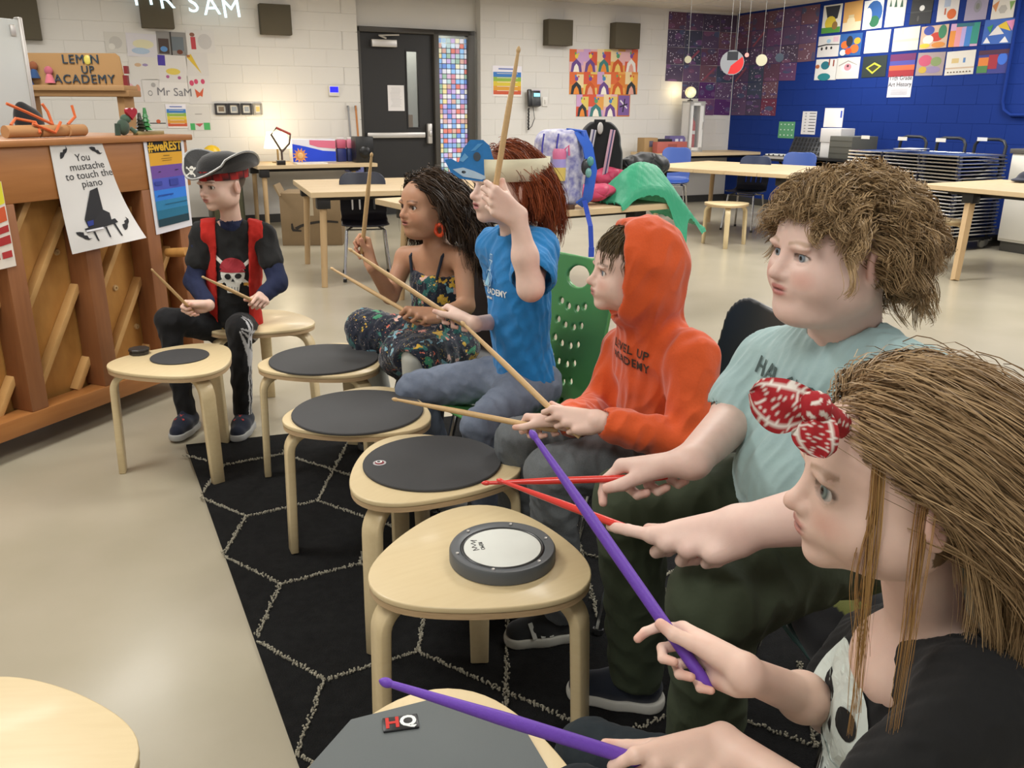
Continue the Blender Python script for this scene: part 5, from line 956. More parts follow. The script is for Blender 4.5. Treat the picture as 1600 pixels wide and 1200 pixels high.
def quilt(name, strength=.9, sc=16):
    m = mat(name, attr=True, rough=.55, sheen=.1); nt = m.node_tree; b = nt.nodes['Principled BSDF']; tc = nt.nodes.new('ShaderNodeTexCoord'); hs = []
    for a in (40, -40):
        mp = nt.nodes.new('ShaderNodeMapping'); mp.inputs['Rotation'].default_value = (R_(20), R_(a), R_(a)); nt.links.new(tc.outputs['Object'], mp.inputs[0]); wv = nt.nodes.new('ShaderNodeTexWave'); wv.inputs['Scale'].default_value = sc*.32; wv.inputs['Distortion'].default_value = .8; nt.links.new(mp.outputs[0], wv.inputs[0])
        pw = nt.nodes.new('ShaderNodeMath'); pw.operation = 'POWER'; pw.inputs[1].default_value = .35; nt.links.new(wv.outputs['Fac'], pw.inputs[0]); hs.append(pw)
    mn = nt.nodes.new('ShaderNodeMath'); mn.operation = 'MINIMUM'; nt.links.new(hs[0].outputs[0], mn.inputs[0]); nt.links.new(hs[1].outputs[0], mn.inputs[1]); bp = nt.nodes.new('ShaderNodeBump'); bp.inputs['Strength'].default_value = strength; bp.inputs['Distance'].default_value = .02; nt.links.new(mn.outputs[0], bp.inputs['Height']); nt.links.new(bp.outputs[0], b.inputs['Normal']); return m
def rel(px, py, y, b): return aty(px, py, y) - b
g_ = lambda px, py, y: rel(px, py, y, b)
ce, cn = np.array([math.cos(R_(33)), math.sin(R_(33)), 0]), np.array([-math.sin(R_(33)), math.cos(R_(33)), 0]); cc = np.array([-.27, 5.0, TC])
t = thing('quilted_coat', 'bright green quilted coat sliding off the table edge', 'coat', tuple(cc + ce*1.3)); na, nb_ = 70, 56; V = []; F = []
for i_ in range(na + 1):
    a = .88*i_/na; tail = math.exp(-((a - .52)/.085)**2); bmin = -.03 - .27*tail - .05*math.exp(-((a - .80)/.05)**2)
    for j_ in range(nb_ + 1):
        w_ = j_/nb_; b_ = bmin + (.42 - .25*max(0, a - .7)/.28 - bmin)*w_; s_ = 1.17 + a; ex = max(0, s_ - 1.61); hs = min(s_, 1.61) + .78*ex; hb = b_ if b_ > 0 else b_*.3
        edge = min(1, a/.10)*min(1, (1 - w_)/.16)*min(1, (.88 - a)/.12)
        z = .012 - .42*ex - (.85*max(0, -b_)) + edge*(.25*math.exp(-((a - .26)/.25)**2 - ((b_ - .16)/.18)**2) + .12*math.exp(-((a - .58)/.20)**2 - ((b_ - .17)/.13)**2)) + .010*math.sin(13*a + 8*b_) + .007*math.sin(27*b_ - 10*a) + .012*math.sin(22*a)*max(0, -b_)*4
        p_, q_ = (a + b_)*13.5, (a - b_)*13.5; z -= .007*(math.exp(-(abs((p_ % 1) - .5)*2 - 1)**2/.02) + math.exp(-(abs((q_ % 1) - .5)*2 - 1)**2/.02))
        on = s_ < 1.61 and b_ > 0; V.append(cc + ce*hs + cn*hb + np.array([0, 0, max(z, .008) if on else z]) - np.array(t.location))
m_ = len(V); V += [v - np.array([0, 0, .007]) - cn*.004 for v in V]
for i_ in range(na):
    for j_ in range(nb_): k_ = i_*(nb_ + 1) + j_; F += [(k_, k_ + nb_ + 1, k_ + nb_ + 2, k_ + 1), (m_ + k_, m_ + k_ + 1, m_ + k_ + nb_ + 2, m_ + k_ + nb_ + 1)]
V = np.array(V); link('quilted_shell', mesh_np('quilted_shell', V, np.array(F), np.tile(lin('2f9a72'), (len(V), 1)), mat('green_nylon', attr=True, rough=.55, sheen=.1, bump=.25, bscale=30)), t)
b = np.array([.52, 5.95, TC]); coat('pink_coat', 'pink quilted coat heaped behind the green one', b, [(g_(955, 280, 6.05), (.13, .10, .08), .05), (g_(930, 272, 6.1), (.09, .08, .06), .05), (g_(935, 298, 5.8), (.12, .09, .05), .05), (g_(920, 303, 5.75), (.10, .08, .045), .05)], 'c2385e', quilt('pink_quilt', .6, 10), folds=.008, seed=5)
b = np.array([.72, 6.15, TC]); coat('black_coat', 'black padded coat behind the green one', b, [(g_(1010, 258, 6.3), (.17, .12, .09), .05), (g_(985, 258, 6.2), (.08, .08, .06), .05)], '1a1b1e', quilt('black_quilt', .6, 9), folds=.008, seed=8)
t = thing('shoe_box_lid', 'brown tray under the floral backpack', 'tray', (aty(855, 316, 5.5)[0], 5.5, TC), R_(20)); mb = MB(); mb.box((0, 0, .015), (.30, .2, .03), '5a4030'); mb.build('tray_body', PLASTIC, t, bevel=.004)
# striped bag on the grey chair
q = xc.location; t = thing('striped_bag', 'black cloth with a yellow stripe lying on the teal chair', 'cloth', (q[0] - .01, q[1] - .03, .372)); f = SDF((-.24, -.26, -.01), (.26, .26, .1), .005); f.box((0, 0, .02), (.17, .21, .022), .018, .02); f.cut((0, 0, .002), (0, 0, -1)); V, F = f.mesh(); V = V + vnormals(V, F)*(wob(V, 20, 2)*.006)[:, None]; c_ = np.where((np.abs(V[:, 0] + .06 + .35*V[:, 1]) < .035)[:, None], np.array(lin('c8cf5a')), np.array(lin('17171a'))); link('bag_body', mesh_np('bag_body', V, F, c_, CLOTHV), t)
# ================================================================== people: tools
from mathutils.bvhtree import BVHTree
M_SKIN = mat('skin', attr=True, rough=.5, sss=.12, noise=.10, nscale=60, bump=.02, bscale=400, spec=.35)
M_HAIR = mat('hair', attr=True, rough=.5, spec=.28)
M_EYE = mat('eyeball', attr=True, rough=.08, spec=.6)
def bounds(P, m): P = np.array(P); return P.min(0) - m, P.max(0) + m
def aim(G, px, py, L, near=False):
    r = sight(px, py); o = C0 - G; a = r@r; b = 2*(o@r); c = o@o - L*L; D = b*b - 4*a*c
    t = -b/(2*a) if D < 0 else (-b + (-1 if near else 1)*math.sqrt(D))/(2*a)
    return C0 + r*t
class Head:
    """a child's head: cranium, jaw, cheeks, sockets with lids, nose, lips, ears"""
    def __init__(s, C, f, up=(0, 0, 1), sc=1., chub=0., eye='6b7f94', brow='6b5238', lip='b06a62', blush=.3, open_=1., lookx=0., lookz=0., mouth=0., nose=1., es=1.):
        s.C = np.array(C); s.R = frame(f, up); s.s = sc; s.chub = chub; s.eye = eye; s.brow = brow; s.lip = lip; s.blush = blush; s.open_ = open_; s.lx = lookx; s.lz = lookz; s.mouth = mouth; s.nose = nose; s.es = es
    def P(s, x, y, z): return s.C + s.R @ (np.array([x, y, z*(.9 if z < 0 else 1)])*s.s)
    def loc(s, V): p = ((V - s.C) @ s.R)/s.s; p[:, 2] = np.where(p[:, 2] < 0, p[:, 2]/.9, p[:, 2]); return p
    def sculpt(s, f, ears=True):
        S = s.s; R = s.R; P = s.P; ch = s.chub
        f.ell(P(0, -.016, .032), np.array([.073, .091, .080])*S, .01, R=R)
        f.ell(P(0, .022, -.026), np.array([.060 + .006*ch, .064, .074])*S, .03*S, R=R)
        f.ell(P(0, .048, .030), np.array([.052, .036, .040])*S, .025*S, R=R)
        for x in (-1, 1):
            f.ell(P(x*.034, .050, -.038), np.array([.030 + .010*ch, .026 + .006*ch, .028 + .008*ch])*S, .025*S, R=R)
            f.ell(P(x*.042, .004, -.062), np.array([.020 + .016*ch, .036, .026 + .006*ch])*S, .03*S, R=R)
        f.ell(P(0, .066, -.088), np.array([.020 + .008*ch, .017, .016])*S, .022*S, R=R)
        if ch: f.ell(P(0, .035, -.098), np.array([.045, .045, .022])*S*(.7 + .3*ch), .03*S, R=R)
        for x in (-1, 1):
            f.ell(P(x*.031, .093, .001), np.array([.017, .018, .011])*S, .014*S, 's', R=R)
            f.ell(P(x*.031, .0650, .0), np.array([.0178, .0172, .0170])*S*s.es, .004*S, R=R)
            f.ell(P(x*.030, .080, .015), np.array([.020, .008, .0055])*S, .009*S, R=R)
        nz = s.nose
        f.rc(P(0, .080, .008), P(0, .096, -.025), .0055*S, .0085*S*nz, .010*S)
        f.ell(P(0, .0985, -.029), np.array([.0098*nz, .0095, .0088])*S, .007*S, R=R)
        for x in (-1, 1): f.ell(P(x*.0105*nz, .0885, -.032), np.array([.0072*nz, .0085, .0065])*S, .006*S, R=R)
        for x in (-1, 1): f.ell(P(x*.006, .0935, -.0385), np.array([.0030, .004, .003])*S, .002*S, 's', R=R)
        m = s.mouth
        f.ell(P(0, .079, -.054), np.array([.024, .012, .014])*S, .016*S, R=R)
        f.ell(P(0, .0885, -.0515 + .001*m), np.array([.0185, .0060, .0042])*S, .005*S, R=R)
        f.ell(P(0, .0865, -.0605 - .003*m), np.array([.0160, .0068, .0050])*S, .005*S, R=R)
        f.ell(P(0, .0945, -.0562 - .001*m), np.array([.0215, .0075, .0013 + .0035*m])*S, .002*S, 's', R=R)
        for x in (-1, 1): f.ell(P(x*.031, .083 + .003*(s.es - 1)*5*.3, -.0003), np.array([.0160*s.es, .0140*s.es, .0070*s.open_*s.es])*S, .0018*S, 's', R=R)
        if ears:
            for x in (-1, 1):
                Re = R @ rot('Z', -x*R_(22)) @ rot('X', R_(-8)); c = P(x*.0745, -.014, -.012)
                f.ell(c, np.array([.0075, .019, .0285])*S, .006*S, R=Re)
                f.ell(c + Re @ (np.array([x*.0085, .0015, .003])*S), np.array([.0055, .0115, .0175])*S, .003*S, 's', R=Re)
        return s
    def neck(s, f, N, r=.042, r2=.05):
        f.rc(s.P(0, -.022, -.05), N, r*s.s, r2, .03*s.s); return s
    def paint(s, V, C, scalp=None, scol=None):
        p = s.loc(V); n = np.linalg.norm
        def sm(d, a, b): return np.clip((b - d)/(b - a), 0, 1)
        def mix(C, col, w): return C*(1 - w[:, None]) + np.array(lin(col))*w[:, None]
        near = (np.abs(p).max(1) < .16)
        for x in (-1, 1):
            d = n((p - [x*.040, .068, -.034])/[.022, .03, .018], axis=1); C = mix(C, 'c86a55', s.blush*sm(d, .3, 1.2)*near)
            # brow
            t = (x*p[:, 0] - .012)/.034; zc = .0185 + .006*np.sin(np.clip(t, 0, 1)*2.2) - .004*np.clip(t, 0, 1)
            w = sm(np.abs(p[:, 2] - zc), .0012, .0042)*((t > 0) & (t < 1.05) & (p[:, 1] > .03)); C = mix(C, s.brow, .6*w)
            # lids: lash line and a soft crease
            q = (p - [x*.031, .083, -.0003])/[.0160*s.es, .0140*s.es, .0070*s.open_*s.es]; d = n(q, axis=1)
            e = n(p - np.array([x*.031, .0665, 0]), axis=1)
            w = sm(np.abs(d - 1.12), .06, .26)*(e < .021*s.es)*(p[:, 1] > .066); C = mix(C, '3a2b24', np.where(p[:, 2] > -.001, .85, .35)*w)
        d = n((p - [0, .0885, -.0515])/[.021, .02, .0055], axis=1); C = mix(C, s.lip, .9*sm(d, .75, 1.1)*near)
        d = n((p - [0, .0865, -.0605])/[.0185, .02, .0062], axis=1); C = mix(C, s.lip, .9*sm(d, .75, 1.1)*near)
        d = n((p - [0, .095, -.0562])/[.0205, .014, .0022 + .003*s.mouth], axis=1); C = mix(C, '5a2c2a', .8*sm(d, .6, 1.15)*near)
        d = n((p - [0, .099, -.030])/[.014, .012, .012], axis=1); C = mix(C, 'c47460', .25*sm(d, .4, 1.2))
        for x in (-1, 1):
            d = n((p - [x*.080, -.012, -.010])/[.014, .026, .034], axis=1); C = mix(C, 'c4705c', .30*sm(d, .5, 1.1))
        if scalp is not None: C = mix(C, scol, .95*np.clip(scalp(p), 0, 1)*near)
        return C
    def eyes(s, parent):
        for x in (-1, 1):
            n, m = 28, 20; V = []; F = []; cols = []; r = .0149*s.s*s.es
            for i in range(m+1):
                a = math.pi*i/m
                for k in range(n): q = 2*math.pi*k/n; V.append((math.sin(a)*math.cos(q), math.cos(a), math.sin(a)*math.sin(q)))
            for i in range(m):
                for k in range(n): l = (k+1) % n; F.append((i*n+k, (i+1)*n+k, (i+1)*n+l, i*n+l))
            V = np.array(V); g = R_(90/m)
            ang = np.arccos(np.clip(V[:, 1], -1, 1)); cols = np.tile(lin('d8d2cc'), (len(V), 1))
            cols[ang < .50] = np.array(lin(s.eye))*.55; cols[ang < .43] = lin(s.eye); cols[ang < .20] = lin('0c0b0b')
            V = V*r; V[:, 1] += np.where(ang < .5, .0006*s.s, 0)
            Rg = rot('Z', R_(s.lx)) @ rot('X', R_(s.lz)); V = V @ Rg.T
            V = (s.R @ V.T).T + s.P(x*.031, .0648, 0) - np.array(parent.location)
            link('eye', mesh_np('eye', V, F, cols, M_EYE), parent)
def hand(f, G, t, nrm, right=True, hs=1., fat=1., curls=None, thumb=None, phi=45, k=.006):
    """five fingers closed round a stick at G pointing along t (thumb side); nrm = back of the hand. returns the wrist"""
    sv = unit(t); n = np.asarray(nrm, float); n = unit(n - sv*(n@sv)); d = np.cross(sv, n) if right else np.cross(n, sv)
    ph = R_(phi); d, sv, sk = math.cos(ph)*d + math.sin(ph)*sv, math.cos(ph)*sv - math.sin(ph)*d, math.tan(ph)
    L = lambda a, b, c: G + hs*(d*(a + sk*c) + n*b + sv*c)
    W = G + hs*(-d*.078 + n*.014)
    # (-.078, .014, -.004)
    offs = (.027, .0095, -.008, -.0245); lens = ((.033, .021, .017), (.037, .024, .018), (.034, .022, .017), (.027, .017, .015)); kd = (.002, .007, .004, -.004)
    cu = curls or [(48, 132, 188)]*4
    F_ = fat
    tips = []
    for i in range(4):
        K = L(kd[i], .0205, offs[i])
        f.rc(W + hs*sv*offs[i]*.55, K, .0125*hs*F_, .0105*hs*F_, .012*hs)
    f.rc(L(-.045, .010, -.020), L(-.015, .012, -.024), .014*hs*F_, .012*hs*F_, .012*hs)
    f.rc(L(-.06, .010, .012), L(-.028, .008, .024), .014*hs*F_, .012*hs*F_, .012*hs)
    for i in range(4):
        p = L(kd[i], .0205, offs[i]); r = .0080*hs*F_*(.88 if i == 3 else 1)
        for j in range(3):
            a = R_(cu[i][j]); q = p + hs*lens[i][j]*(d*math.cos(a) - n*math.sin(a)) + (hs*.15*lens[i][j]*sv*(cu[i][3] if len(cu[i]) > 3 else 0))
            f.rc(p, q, r, r*.90, .0022*hs if j else k*hs); p = q; r *= .92
        tips.append(p)
    th = thumb or ((-.052, .008, .018), (-.036, -.002, .030), (-.026, -.012, .041), (-.020, -.0165, .053))
    rs = (.0125, .0105, .0092, .0078); p = [L(*q) for q in th]
    for j in range(3): f.rc(p[j], p[j+1], rs[j]*hs*F_, rs[j+1]*hs*F_, .007*hs if j == 0 else .003*hs)
    tips.append(p[-1]); return W, tips
def skin_obj(name, f, parent, base, head=None, scalp=None, scol=None, tips=(), rel=0):
    V, F = f.mesh()
    if rel: V = relax(V, F, rel, .35)
    C = np.tile(lin(base), (len(V), 1)); C = C*(1 + .06*wob(V, 30, 3)[:, None]*np.array([.5, 1, 1]))
    for tp in tips:
        d = np.linalg.norm(V - tp, axis=1); w = .45*np.clip((.018 - d)/.014, 0, 1)[:, None]; C = C*(1-w) + w*np.array(lin('c9806a'))
    if head: C = head.paint(V, C, scalp, scol)
    return link(name, mesh_np(name, V - np.array(parent.location), F, np.clip(C, 0, 1), M_SKIN), parent)
def torso(f, N, Pv, SL, SR, w=.115, dp=.085, belly=0., sh=.05, k=.05, slim=0):
    """chest, waist and hips as one smooth volume"""
    up = unit(N - Pv); sd = unit(SR - SL); fw = unit(np.cross(up, sd)); sd = np.cross(fw, up); R = np.stack([sd, fw, up], 1); H = np.linalg.norm(N - Pv)
    ch = Pv + up*H*.66
    f.ell(ch, (w, dp, H*.36), k, R=R); f.ell(Pv + up*H*.34 + fw*(.01 + belly*.4), (w*(.93 - slim) + belly*.5, dp + belly, H*.36), k, R=R)
    f.ell(Pv + up*.02, (w*1.02 + belly*.3, dp*1.05 + belly*.6, H*.24), k, R=R)
    f.rc(SL, SR, sh, sh, k); f.rc(SL*.7 + N*.3, N + up*.005, sh*.9, sh*.8, k*.6); f.rc(SR*.7 + N*.3, N + up*.005, sh*.9, sh*.8, k*.6)
    return R, H
def decal(name, me, parent, target, o, xd, yd, m=None, off=.0018, depth=.25, sub=0):
    """lay a flat mesh on the surface of target, as print on cloth"""
    bm = bmesh.new(); bm.from_mesh(me)
    if sub:
        bmesh.ops.triangulate(bm, faces=bm.faces)
        for _ in range(5):
            es = [e for e in bm.edges if e.calc_length() > sub]
            if not es: break
            bmesh.ops.subdivide_edges(bm, edges=es, cuts=1); bmesh.ops.triangulate(bm, faces=[q for q in bm.faces if len(q.verts) > 3])
    tv = [v.co for v in target.data.vertices]; tb = BVHTree.FromPolygons([tuple(v) for v in tv], [tuple(p.vertices) for p in target.data.polygons])
    xd, yd = Vector(unit(xd)), Vector(unit(yd)); nd = xd.cross(yd); pl = Vector(parent.location); o = Vector(o) - pl; bad = []
    for v in bm.verts:
        p = o + xd*v.co.x + yd*v.co.y; h = tb.ray_cast(p + nd*depth, -nd, depth*2)
        if h[0] is None: bad.append(v)
        else: v.co = h[0] + nd*(off + 2.2*v.co.z) + h[1]*off*.5
    if bad: bmesh.ops.delete(bm, geom=bad, context='VERTS')
    me2 = bpy.data.meshes.new(name); bm.to_mesh(me2); bm.free(); me2.materials.clear(); me2.materials.append(m or me.materials[0]); return link(name, me2, parent)
def flat(polys, m=PAINT):
    mb = MB()
    for i, (P, c) in enumerate(polys): mb.poly([(x, y, .0003*i) for x, y in P], c)
    return mb.mesh('flat', m)
def circ(x, y, r, n=20, ry=None, a0=0, a1=360): return [(x + r*math.cos(R_(a0 + (a1 - a0)*k/n)), y + (ry or r)*math.sin(R_(a0 + (a1 - a0)*k/n))) for k in range(n + (a1 - a0 < 360))]
def hair(name, parent, hd, nl, per, mask, flow, steps, seg, grav, stiff, wave=(0, 1), spread=.006, rad=.0011, clump=.6, cols=('6b5a3c', '8a7550'), seed=1, lift=1.04, fuzz=.003, avoid=(), push=True, lvar=.25, taper=.35, roots=None, lenf=None, tilt=.8):
    """locks of strands grown from the scalp, combed by flow(p, t), pulled down, kept off the head"""
    r = np.random.default_rng(seed); S = hd.s
    ctr, rad3 = np.array([0, -.016, .032]), np.array([.073, .091, .080])*1.03
    if roots is None:
        g = []
        while len(g) < nl:
            q = r.normal(size=(nl*4, 3)); q /= np.linalg.norm(q, axis=1)[:, None]; p = ctr + q*rad3; g += list(p[mask(p)])
        root = np.array(g[:nl])
    else: root = np.array(roots); nl = len(root)
    nrm = (root - ctr)/rad3**2; nrm /= np.linalg.norm(nrm, axis=1)[:, None]
    G = hd.R.T @ np.array([0, 0, -1.]); d = flow(root, 0, nrm); d /= np.linalg.norm(d, axis=1)[:, None]
    P = [root + nrm*.001]; p = P[0].copy(); av = [((np.array(a) - hd.C) @ hd.R/S, (np.array(b) - hd.C) @ hd.R/S, q/S) for a, b, q in avoid]
    lens = np.clip(1 + lvar*r.normal(size=nl), .5, 1.5)[:, None]
    if lenf: lens = lens*lenf(root)[:, None]
    for i in range(steps):
        t = i/steps; tg = flow(p, t, nrm); tg = tg/(np.linalg.norm(tg, axis=1)[:, None] + 1e-9)
        d = d*stiff + (1 - stiff)*(tg*(1 - grav(t)) + G*grav(t)); d /= np.linalg.norm(d, axis=1)[:, None] + 1e-9
        p = p + d*seg*lens
        if push:
            lf = lift + .05*r.random(nl)[:, None]*0
            for c, q in ((ctr, rad3*lf), (np.array([0, .02, -.03]), np.array([.066, .066, .076]))):
                k = np.linalg.norm((p - c)/q, axis=1)[:, None]; p = np.where(k < 1, c + (p - c)/np.maximum(k, .05), p)
            for a, b, q in av:
                ba = b - a; tt = np.clip(((p - a) @ ba)/(ba @ ba), 0, 1)[:, None]; v = p - a - tt*ba; dd = np.linalg.norm(v, axis=1)[:, None]; p = np.where(dd < q, a + tt*ba + v/np.maximum(dd, 1e-4)*q, p)
        P.append(p.copy())
    P = np.stack(P, 1); n = steps + 1; t = np.linspace(0, 1, n)[None, :, None]                     # guides: locks x points
    ph = r.uniform(0, 6.28, (nl, 1, 1)); fr = wave[1]*(1 + .3*r.normal(size=(nl, 1, 1))); e1 = r.normal(size=(nl, 1, 3)); e2 = r.normal(size=(nl, 1, 3))
    P = P + wave[0]*np.clip(t*2.5, 0, 1)*(np.sin(fr*6.28*t + ph)*e1 + np.cos(fr*6.28*t + ph)*e2)*.6
    off = r.normal(size=(nl, per, 1, 3))*spread; Q = P[:, None] + off*(1 - clump*t[None]) + fuzz*t[None]*r.normal(size=(nl, per, 1, 3))
    Q = Q.reshape(-1, n, 3)
    k = np.linalg.norm((Q - ctr)/(rad3*1.0), axis=2)[..., None]; Q = np.where(k < 1, ctr + (Q - ctr)/np.maximum(k, .05), Q)
    T = np.gradient(Q, axis=1); T /= np.linalg.norm(T, axis=2)[..., None] + 1e-9
    u = np.cross(T, Q - ctr); u /= np.linalg.norm(u, axis=2)[..., None] + 1e-9; w = np.cross(T, u); a = r.normal(0, tilt, (len(Q), 1, 1)); u = u*np.cos(a) + w*np.sin(a)
    rr_ = 1.15*rad/S*(1 - (1 - taper)*np.linspace(0, 1, n)**2)[None, :, None]
    ring = np.stack([Q - rr_*u, Q + rr_*u], 2)                                             # strands x points x 2: narrow ribbons lying along the head
    V = (hd.R @ (ring.reshape(-1, 3).T*S)).T + hd.C - np.array(parent.location)
    ns = len(Q); b = (np.arange(ns)[:, None]*n + np.arange(n-1)[None]).reshape(-1, 1)*2; F = [np.concatenate([b, b + 1, b + 3, b + 2], 1)]
    ca, cb = np.array(lin(cols[0])), np.array(lin(cols[1])); mx = np.clip(r.normal(.5, .28, (nl, 1)) + r.normal(0, .18, (nl, per)), 0, 1).reshape(-1, 1, 1, 1)
    cc = np.broadcast_to(ca + (cb - ca)*mx, (ns, n, 2, 3)).reshape(-1, 3)
    return link(name, mesh_np(name, V, np.concatenate(F), cc, M_HAIR), parent)
def shoe(parent, A, f, L=.2, up='1b2436', sole='c9c6bc', lace=None, stripes=None):
    f = unit((f[0], f[1], 0)); sd = np.array([f[1], -f[0], 0]); o = np.array([A[0], A[1], 0]) - f*.055
    z0 = A[2] - .09; z0 = np.array([0, 0, z0]); h = .003
    g = SDF(*bounds([o + z0, o + f*L + z0], np.array([.06, .06, .13])), h)
    P = lambda a, b, z: o + z0 + f*a + sd*b + np.array([0, 0, z])
    g.chain([P(.03, 0, .05), P(.10, 0, .045), P(L - .04, 0, .032)], (.036, .036, .031), .02); g.rc(P(.045, 0, .05), P(.06, 0, .10), .034, .031, .02)
    g.cut(P(0, 0, .016), (0, 0, -1)); g.cut(P(0, 0, .105), (0, 0, 1))
    u = solid('shoe', g, up, CLOTHV, parent)
    g = SDF(*bounds([o + z0, o + f*L + z0], np.array([.06, .06, .06])), h); g.chain([P(.028, 0, .016), P(.1, 0, .016), P(L - .04, 0, .016)], (.041, .039, .037), .02)
    g.cut(P(0, 0, .028), (0, 0, 1)); g.cut(P(0, 0, .0), (0, 0, -1))
    so = solid('sole', g, sole, mat('rubber_sole', attr=True, rough=.7), parent); so.parent = u; so.location = (0, 0, 0); u.location = (0, 0, 0)
    if lace or stripes:
        mb = MB(); pl = np.array(parent.location)
        if lace:
            for s_ in (-1, 1): mb.strip([P(.075, -s_*.02, .089) - pl, P(.10, 0, .086) - pl, P(.125, s_*.02, .073) - pl], .008, .004, f, lace)
        if stripes:
            for q in (0, 1, 2): mb.strip([P(.10 + .022*q, -.022, .068) - pl, P(.09 + .022*q, -.0385, .03) - pl], .011, .004, f, stripes)
        mb.build('laces' if lace else 'stripe', CLOTHV, u)
    return u
def stick(label, G, tip, L, back, r=.0072, col='d3b183', m=None, bead=True, group='drumsticks', cat='drumstick'):
    d = unit(tip - G); b = G - d*back; o = thing('drumstick', label, cat, tuple(b), 0, group)
    Lt = np.linalg.norm(tip - b); n = 22; P = []; rs = []
    for i in range(n+1):
        t = i/n; P.append(d*Lt*t); e = .022/Lt
        q = r if t < .62 else r*(1 - .55*((t - .62)/.38))
        if t < .01: q = r*.7
        rs.append(q)
    mb = MB(); mb.tube([p for p in P if np.linalg.norm(p) < Lt - .012] + [d*(Lt - .012)], [q for p, q in zip(P, rs) if np.linalg.norm(p) < Lt - .012] + [r*.45], 14, col)
    M = m or mat('hickory', 'cbaa7a', rough=.45, noise=.3, nscale=20, stretch=(8, 8, 8), col2='b8935f')
    mb.build('shaft', M, o, smooth=True)
    bm = MB(); bp = [d*(Lt - .016 + .016*i/6) for i in range(7)]; bm.tube(bp, [r*k for k in (.46, .62, .70, .70, .62, .46, .12)], 14, col); bm.build('bead', M, o, smooth=True)
    return o
# ================================================================== people
A_ = np.array
def person(Pv, label): return thing('person', label, 'person', (float(Pv[0]), float(Pv[1]), 0.), 0, 'children drumming in a row')
def legs(f, Pv, HL, HR, KL, KR, AL, AR, r=(.078, .058, .056, .046), k=.02, rel=1):
    for H_, K_, A1 in ((HL, KL, AL), (HR, KR, AR)):
        f.rc(Pv*.4 + H_*.6, K_, r[0], r[1], k); f.rc(K_, A1, r[2], r[3], k*.6)
def hipline(Pv, SL, SR, w): sd = unit(SR - SL); sd[2] = 0; sd = unit(sd); return Pv - sd*w, Pv + sd*w
SHORT = {}
# ---------------------------------------------------------------- boy in the light blue T-shirt
C = aty(1306, 393, 1.36); hd = Head(C, (-.97, -.26, -.02), (.03, 0, 1), 1.08, chub=1., eye='87929b', brow='9a7d5c', lip='b8706a', blush=.45, lookx=4, nose=1.1, open_=.8)
N = aty(1322, 512, 1.40); SL = aty(1432, 615, 1.24); SR = aty(1208, 572, 1.56); Pv = aty(1325, 800, 1.44)
p = person(Pv, 'child in pale blue T-shirt and olive trousers holding two red sticks')
HL, HR = hipline(Pv, SL, SR, .075); KR = aty(985, 785, 1.56); KL = aty(1118, 935, 1.20); AR = A_([.29, 1.64, .10]); AL = A_([.36, 1.29, .10])
Gr = aty(1016, 746, 1.36); Tr = aim(Gr, 752, 755, .30); Gl = aty(1072, 860, 1.16); Tl = aim(Gl, 776, 749, .37)
ER = aty(1150, 652, 1.53); EL = aty(1325, 795, 1.10)
lo, hi = bounds([C + .14, C - .14, Gr, Gl, SL, SR, Gr - .09, Gl - .09, EL], .07)
f = SDF(lo, hi, .0025); hd.sculpt(f).neck(f, N - A_([0, 0, .03]), .052, .06)
Wr, t1 = hand(f, Gr, Tr - Gr, (0, .55, .85), True, 1.12, 1.12, [(38, 85, 105, 2), (58, 140, 185), (62, 145, 195), (62, 145, 195)], phi=50)
Wl, t2 = hand(f, Gl, Tl - Gl, (-.1, -.75, .62), False, 1.15, 1.15, [(12, 38, 50, 4.5), (52, 125, 180, 1), (60, 145, 195), (60, 145, 195)], phi=50)
f.rc(ER, Wr, .046, .030, .02); f.rc(SR, ER, .052, .046, .02); f.rc(EL, Wl, .050, .032, .02); f.rc(SL, EL, .054, .050, .02)
skin_obj('body', f, p, 'e0c0b2', hd, lambda q: (q[:, 2] > .035 - .9*np.clip(q[:, 1], -.1, .1)*-.1)*(q[:, 1] < .055) + (q[:, 1] < -.02)*(q[:, 2] > -.05), '6b5338', t1 + t2)
hd.eyes(p)
f = SDF(*bounds([N, Pv, SL, SR, Pv + A_([-.25, 0, -.1]), SL + A_([0, -.08, -.12]), ER], .10), .0045)
torso(f, N - A_([0, 0, .01]), Pv + A_([0, 0, -.03]), SL, SR, .150, .115, belly=.06, sh=.058, k=.06)
for S_, E_ in ((SR, ER), (SL, EL)): f.rc(S_, S_*.25 + E_*.75, .066, .070, .035)
f.rc(hd.P(0, -.02, -.07), N + (N - hd.P(0, -.02, -.07))*.1, .058, .062, .004, 's')
f.cut(Pv + A_([0, 0, -.085]), (0, 0, -1))
for S_, E_ in ((SR, ER), (SL, EL)):
    c = S_*.32 + E_*.68; f.rc(c, c + unit(E_ - S_)*.10, .056, .060, .003, 's')
tee = solid('t_shirt', f, '9fb9b6', mat('pale_blue_jersey', attr=True, rough=.95, sheen=.15, noise=.35, nscale=7, col2='8fa9b4', bump=.35, bscale=26), p, 2, .0035, 28, 5)
f = SDF(*bounds([Pv, KL, KR, AL, AR, HL, HR], .13), .005); legs(f, Pv - A_([0, 0, .0]), HL, HR, KL, KR, AL, AR, (.105, .078, .072, .062), .03); f.ell(Pv - A_([0, 0, .03]), (.16, .15, .10), .05)
f.cut((0, 0, .075), (0, 0, -1))
solid('trousers', f, '37402c', mat('olive_twill', attr=True, rough=.85, noise=.25, nscale=10, bump=.35, bscale=22), p, 1, .004, 26, 8)
shoe(p, AR, (-.97, .2, 0), .22, '161e2c', 'c4c2b8'); shoe(p, AL, (-.95, -.1, 0), .22, '161e2c', 'c4c2b8')
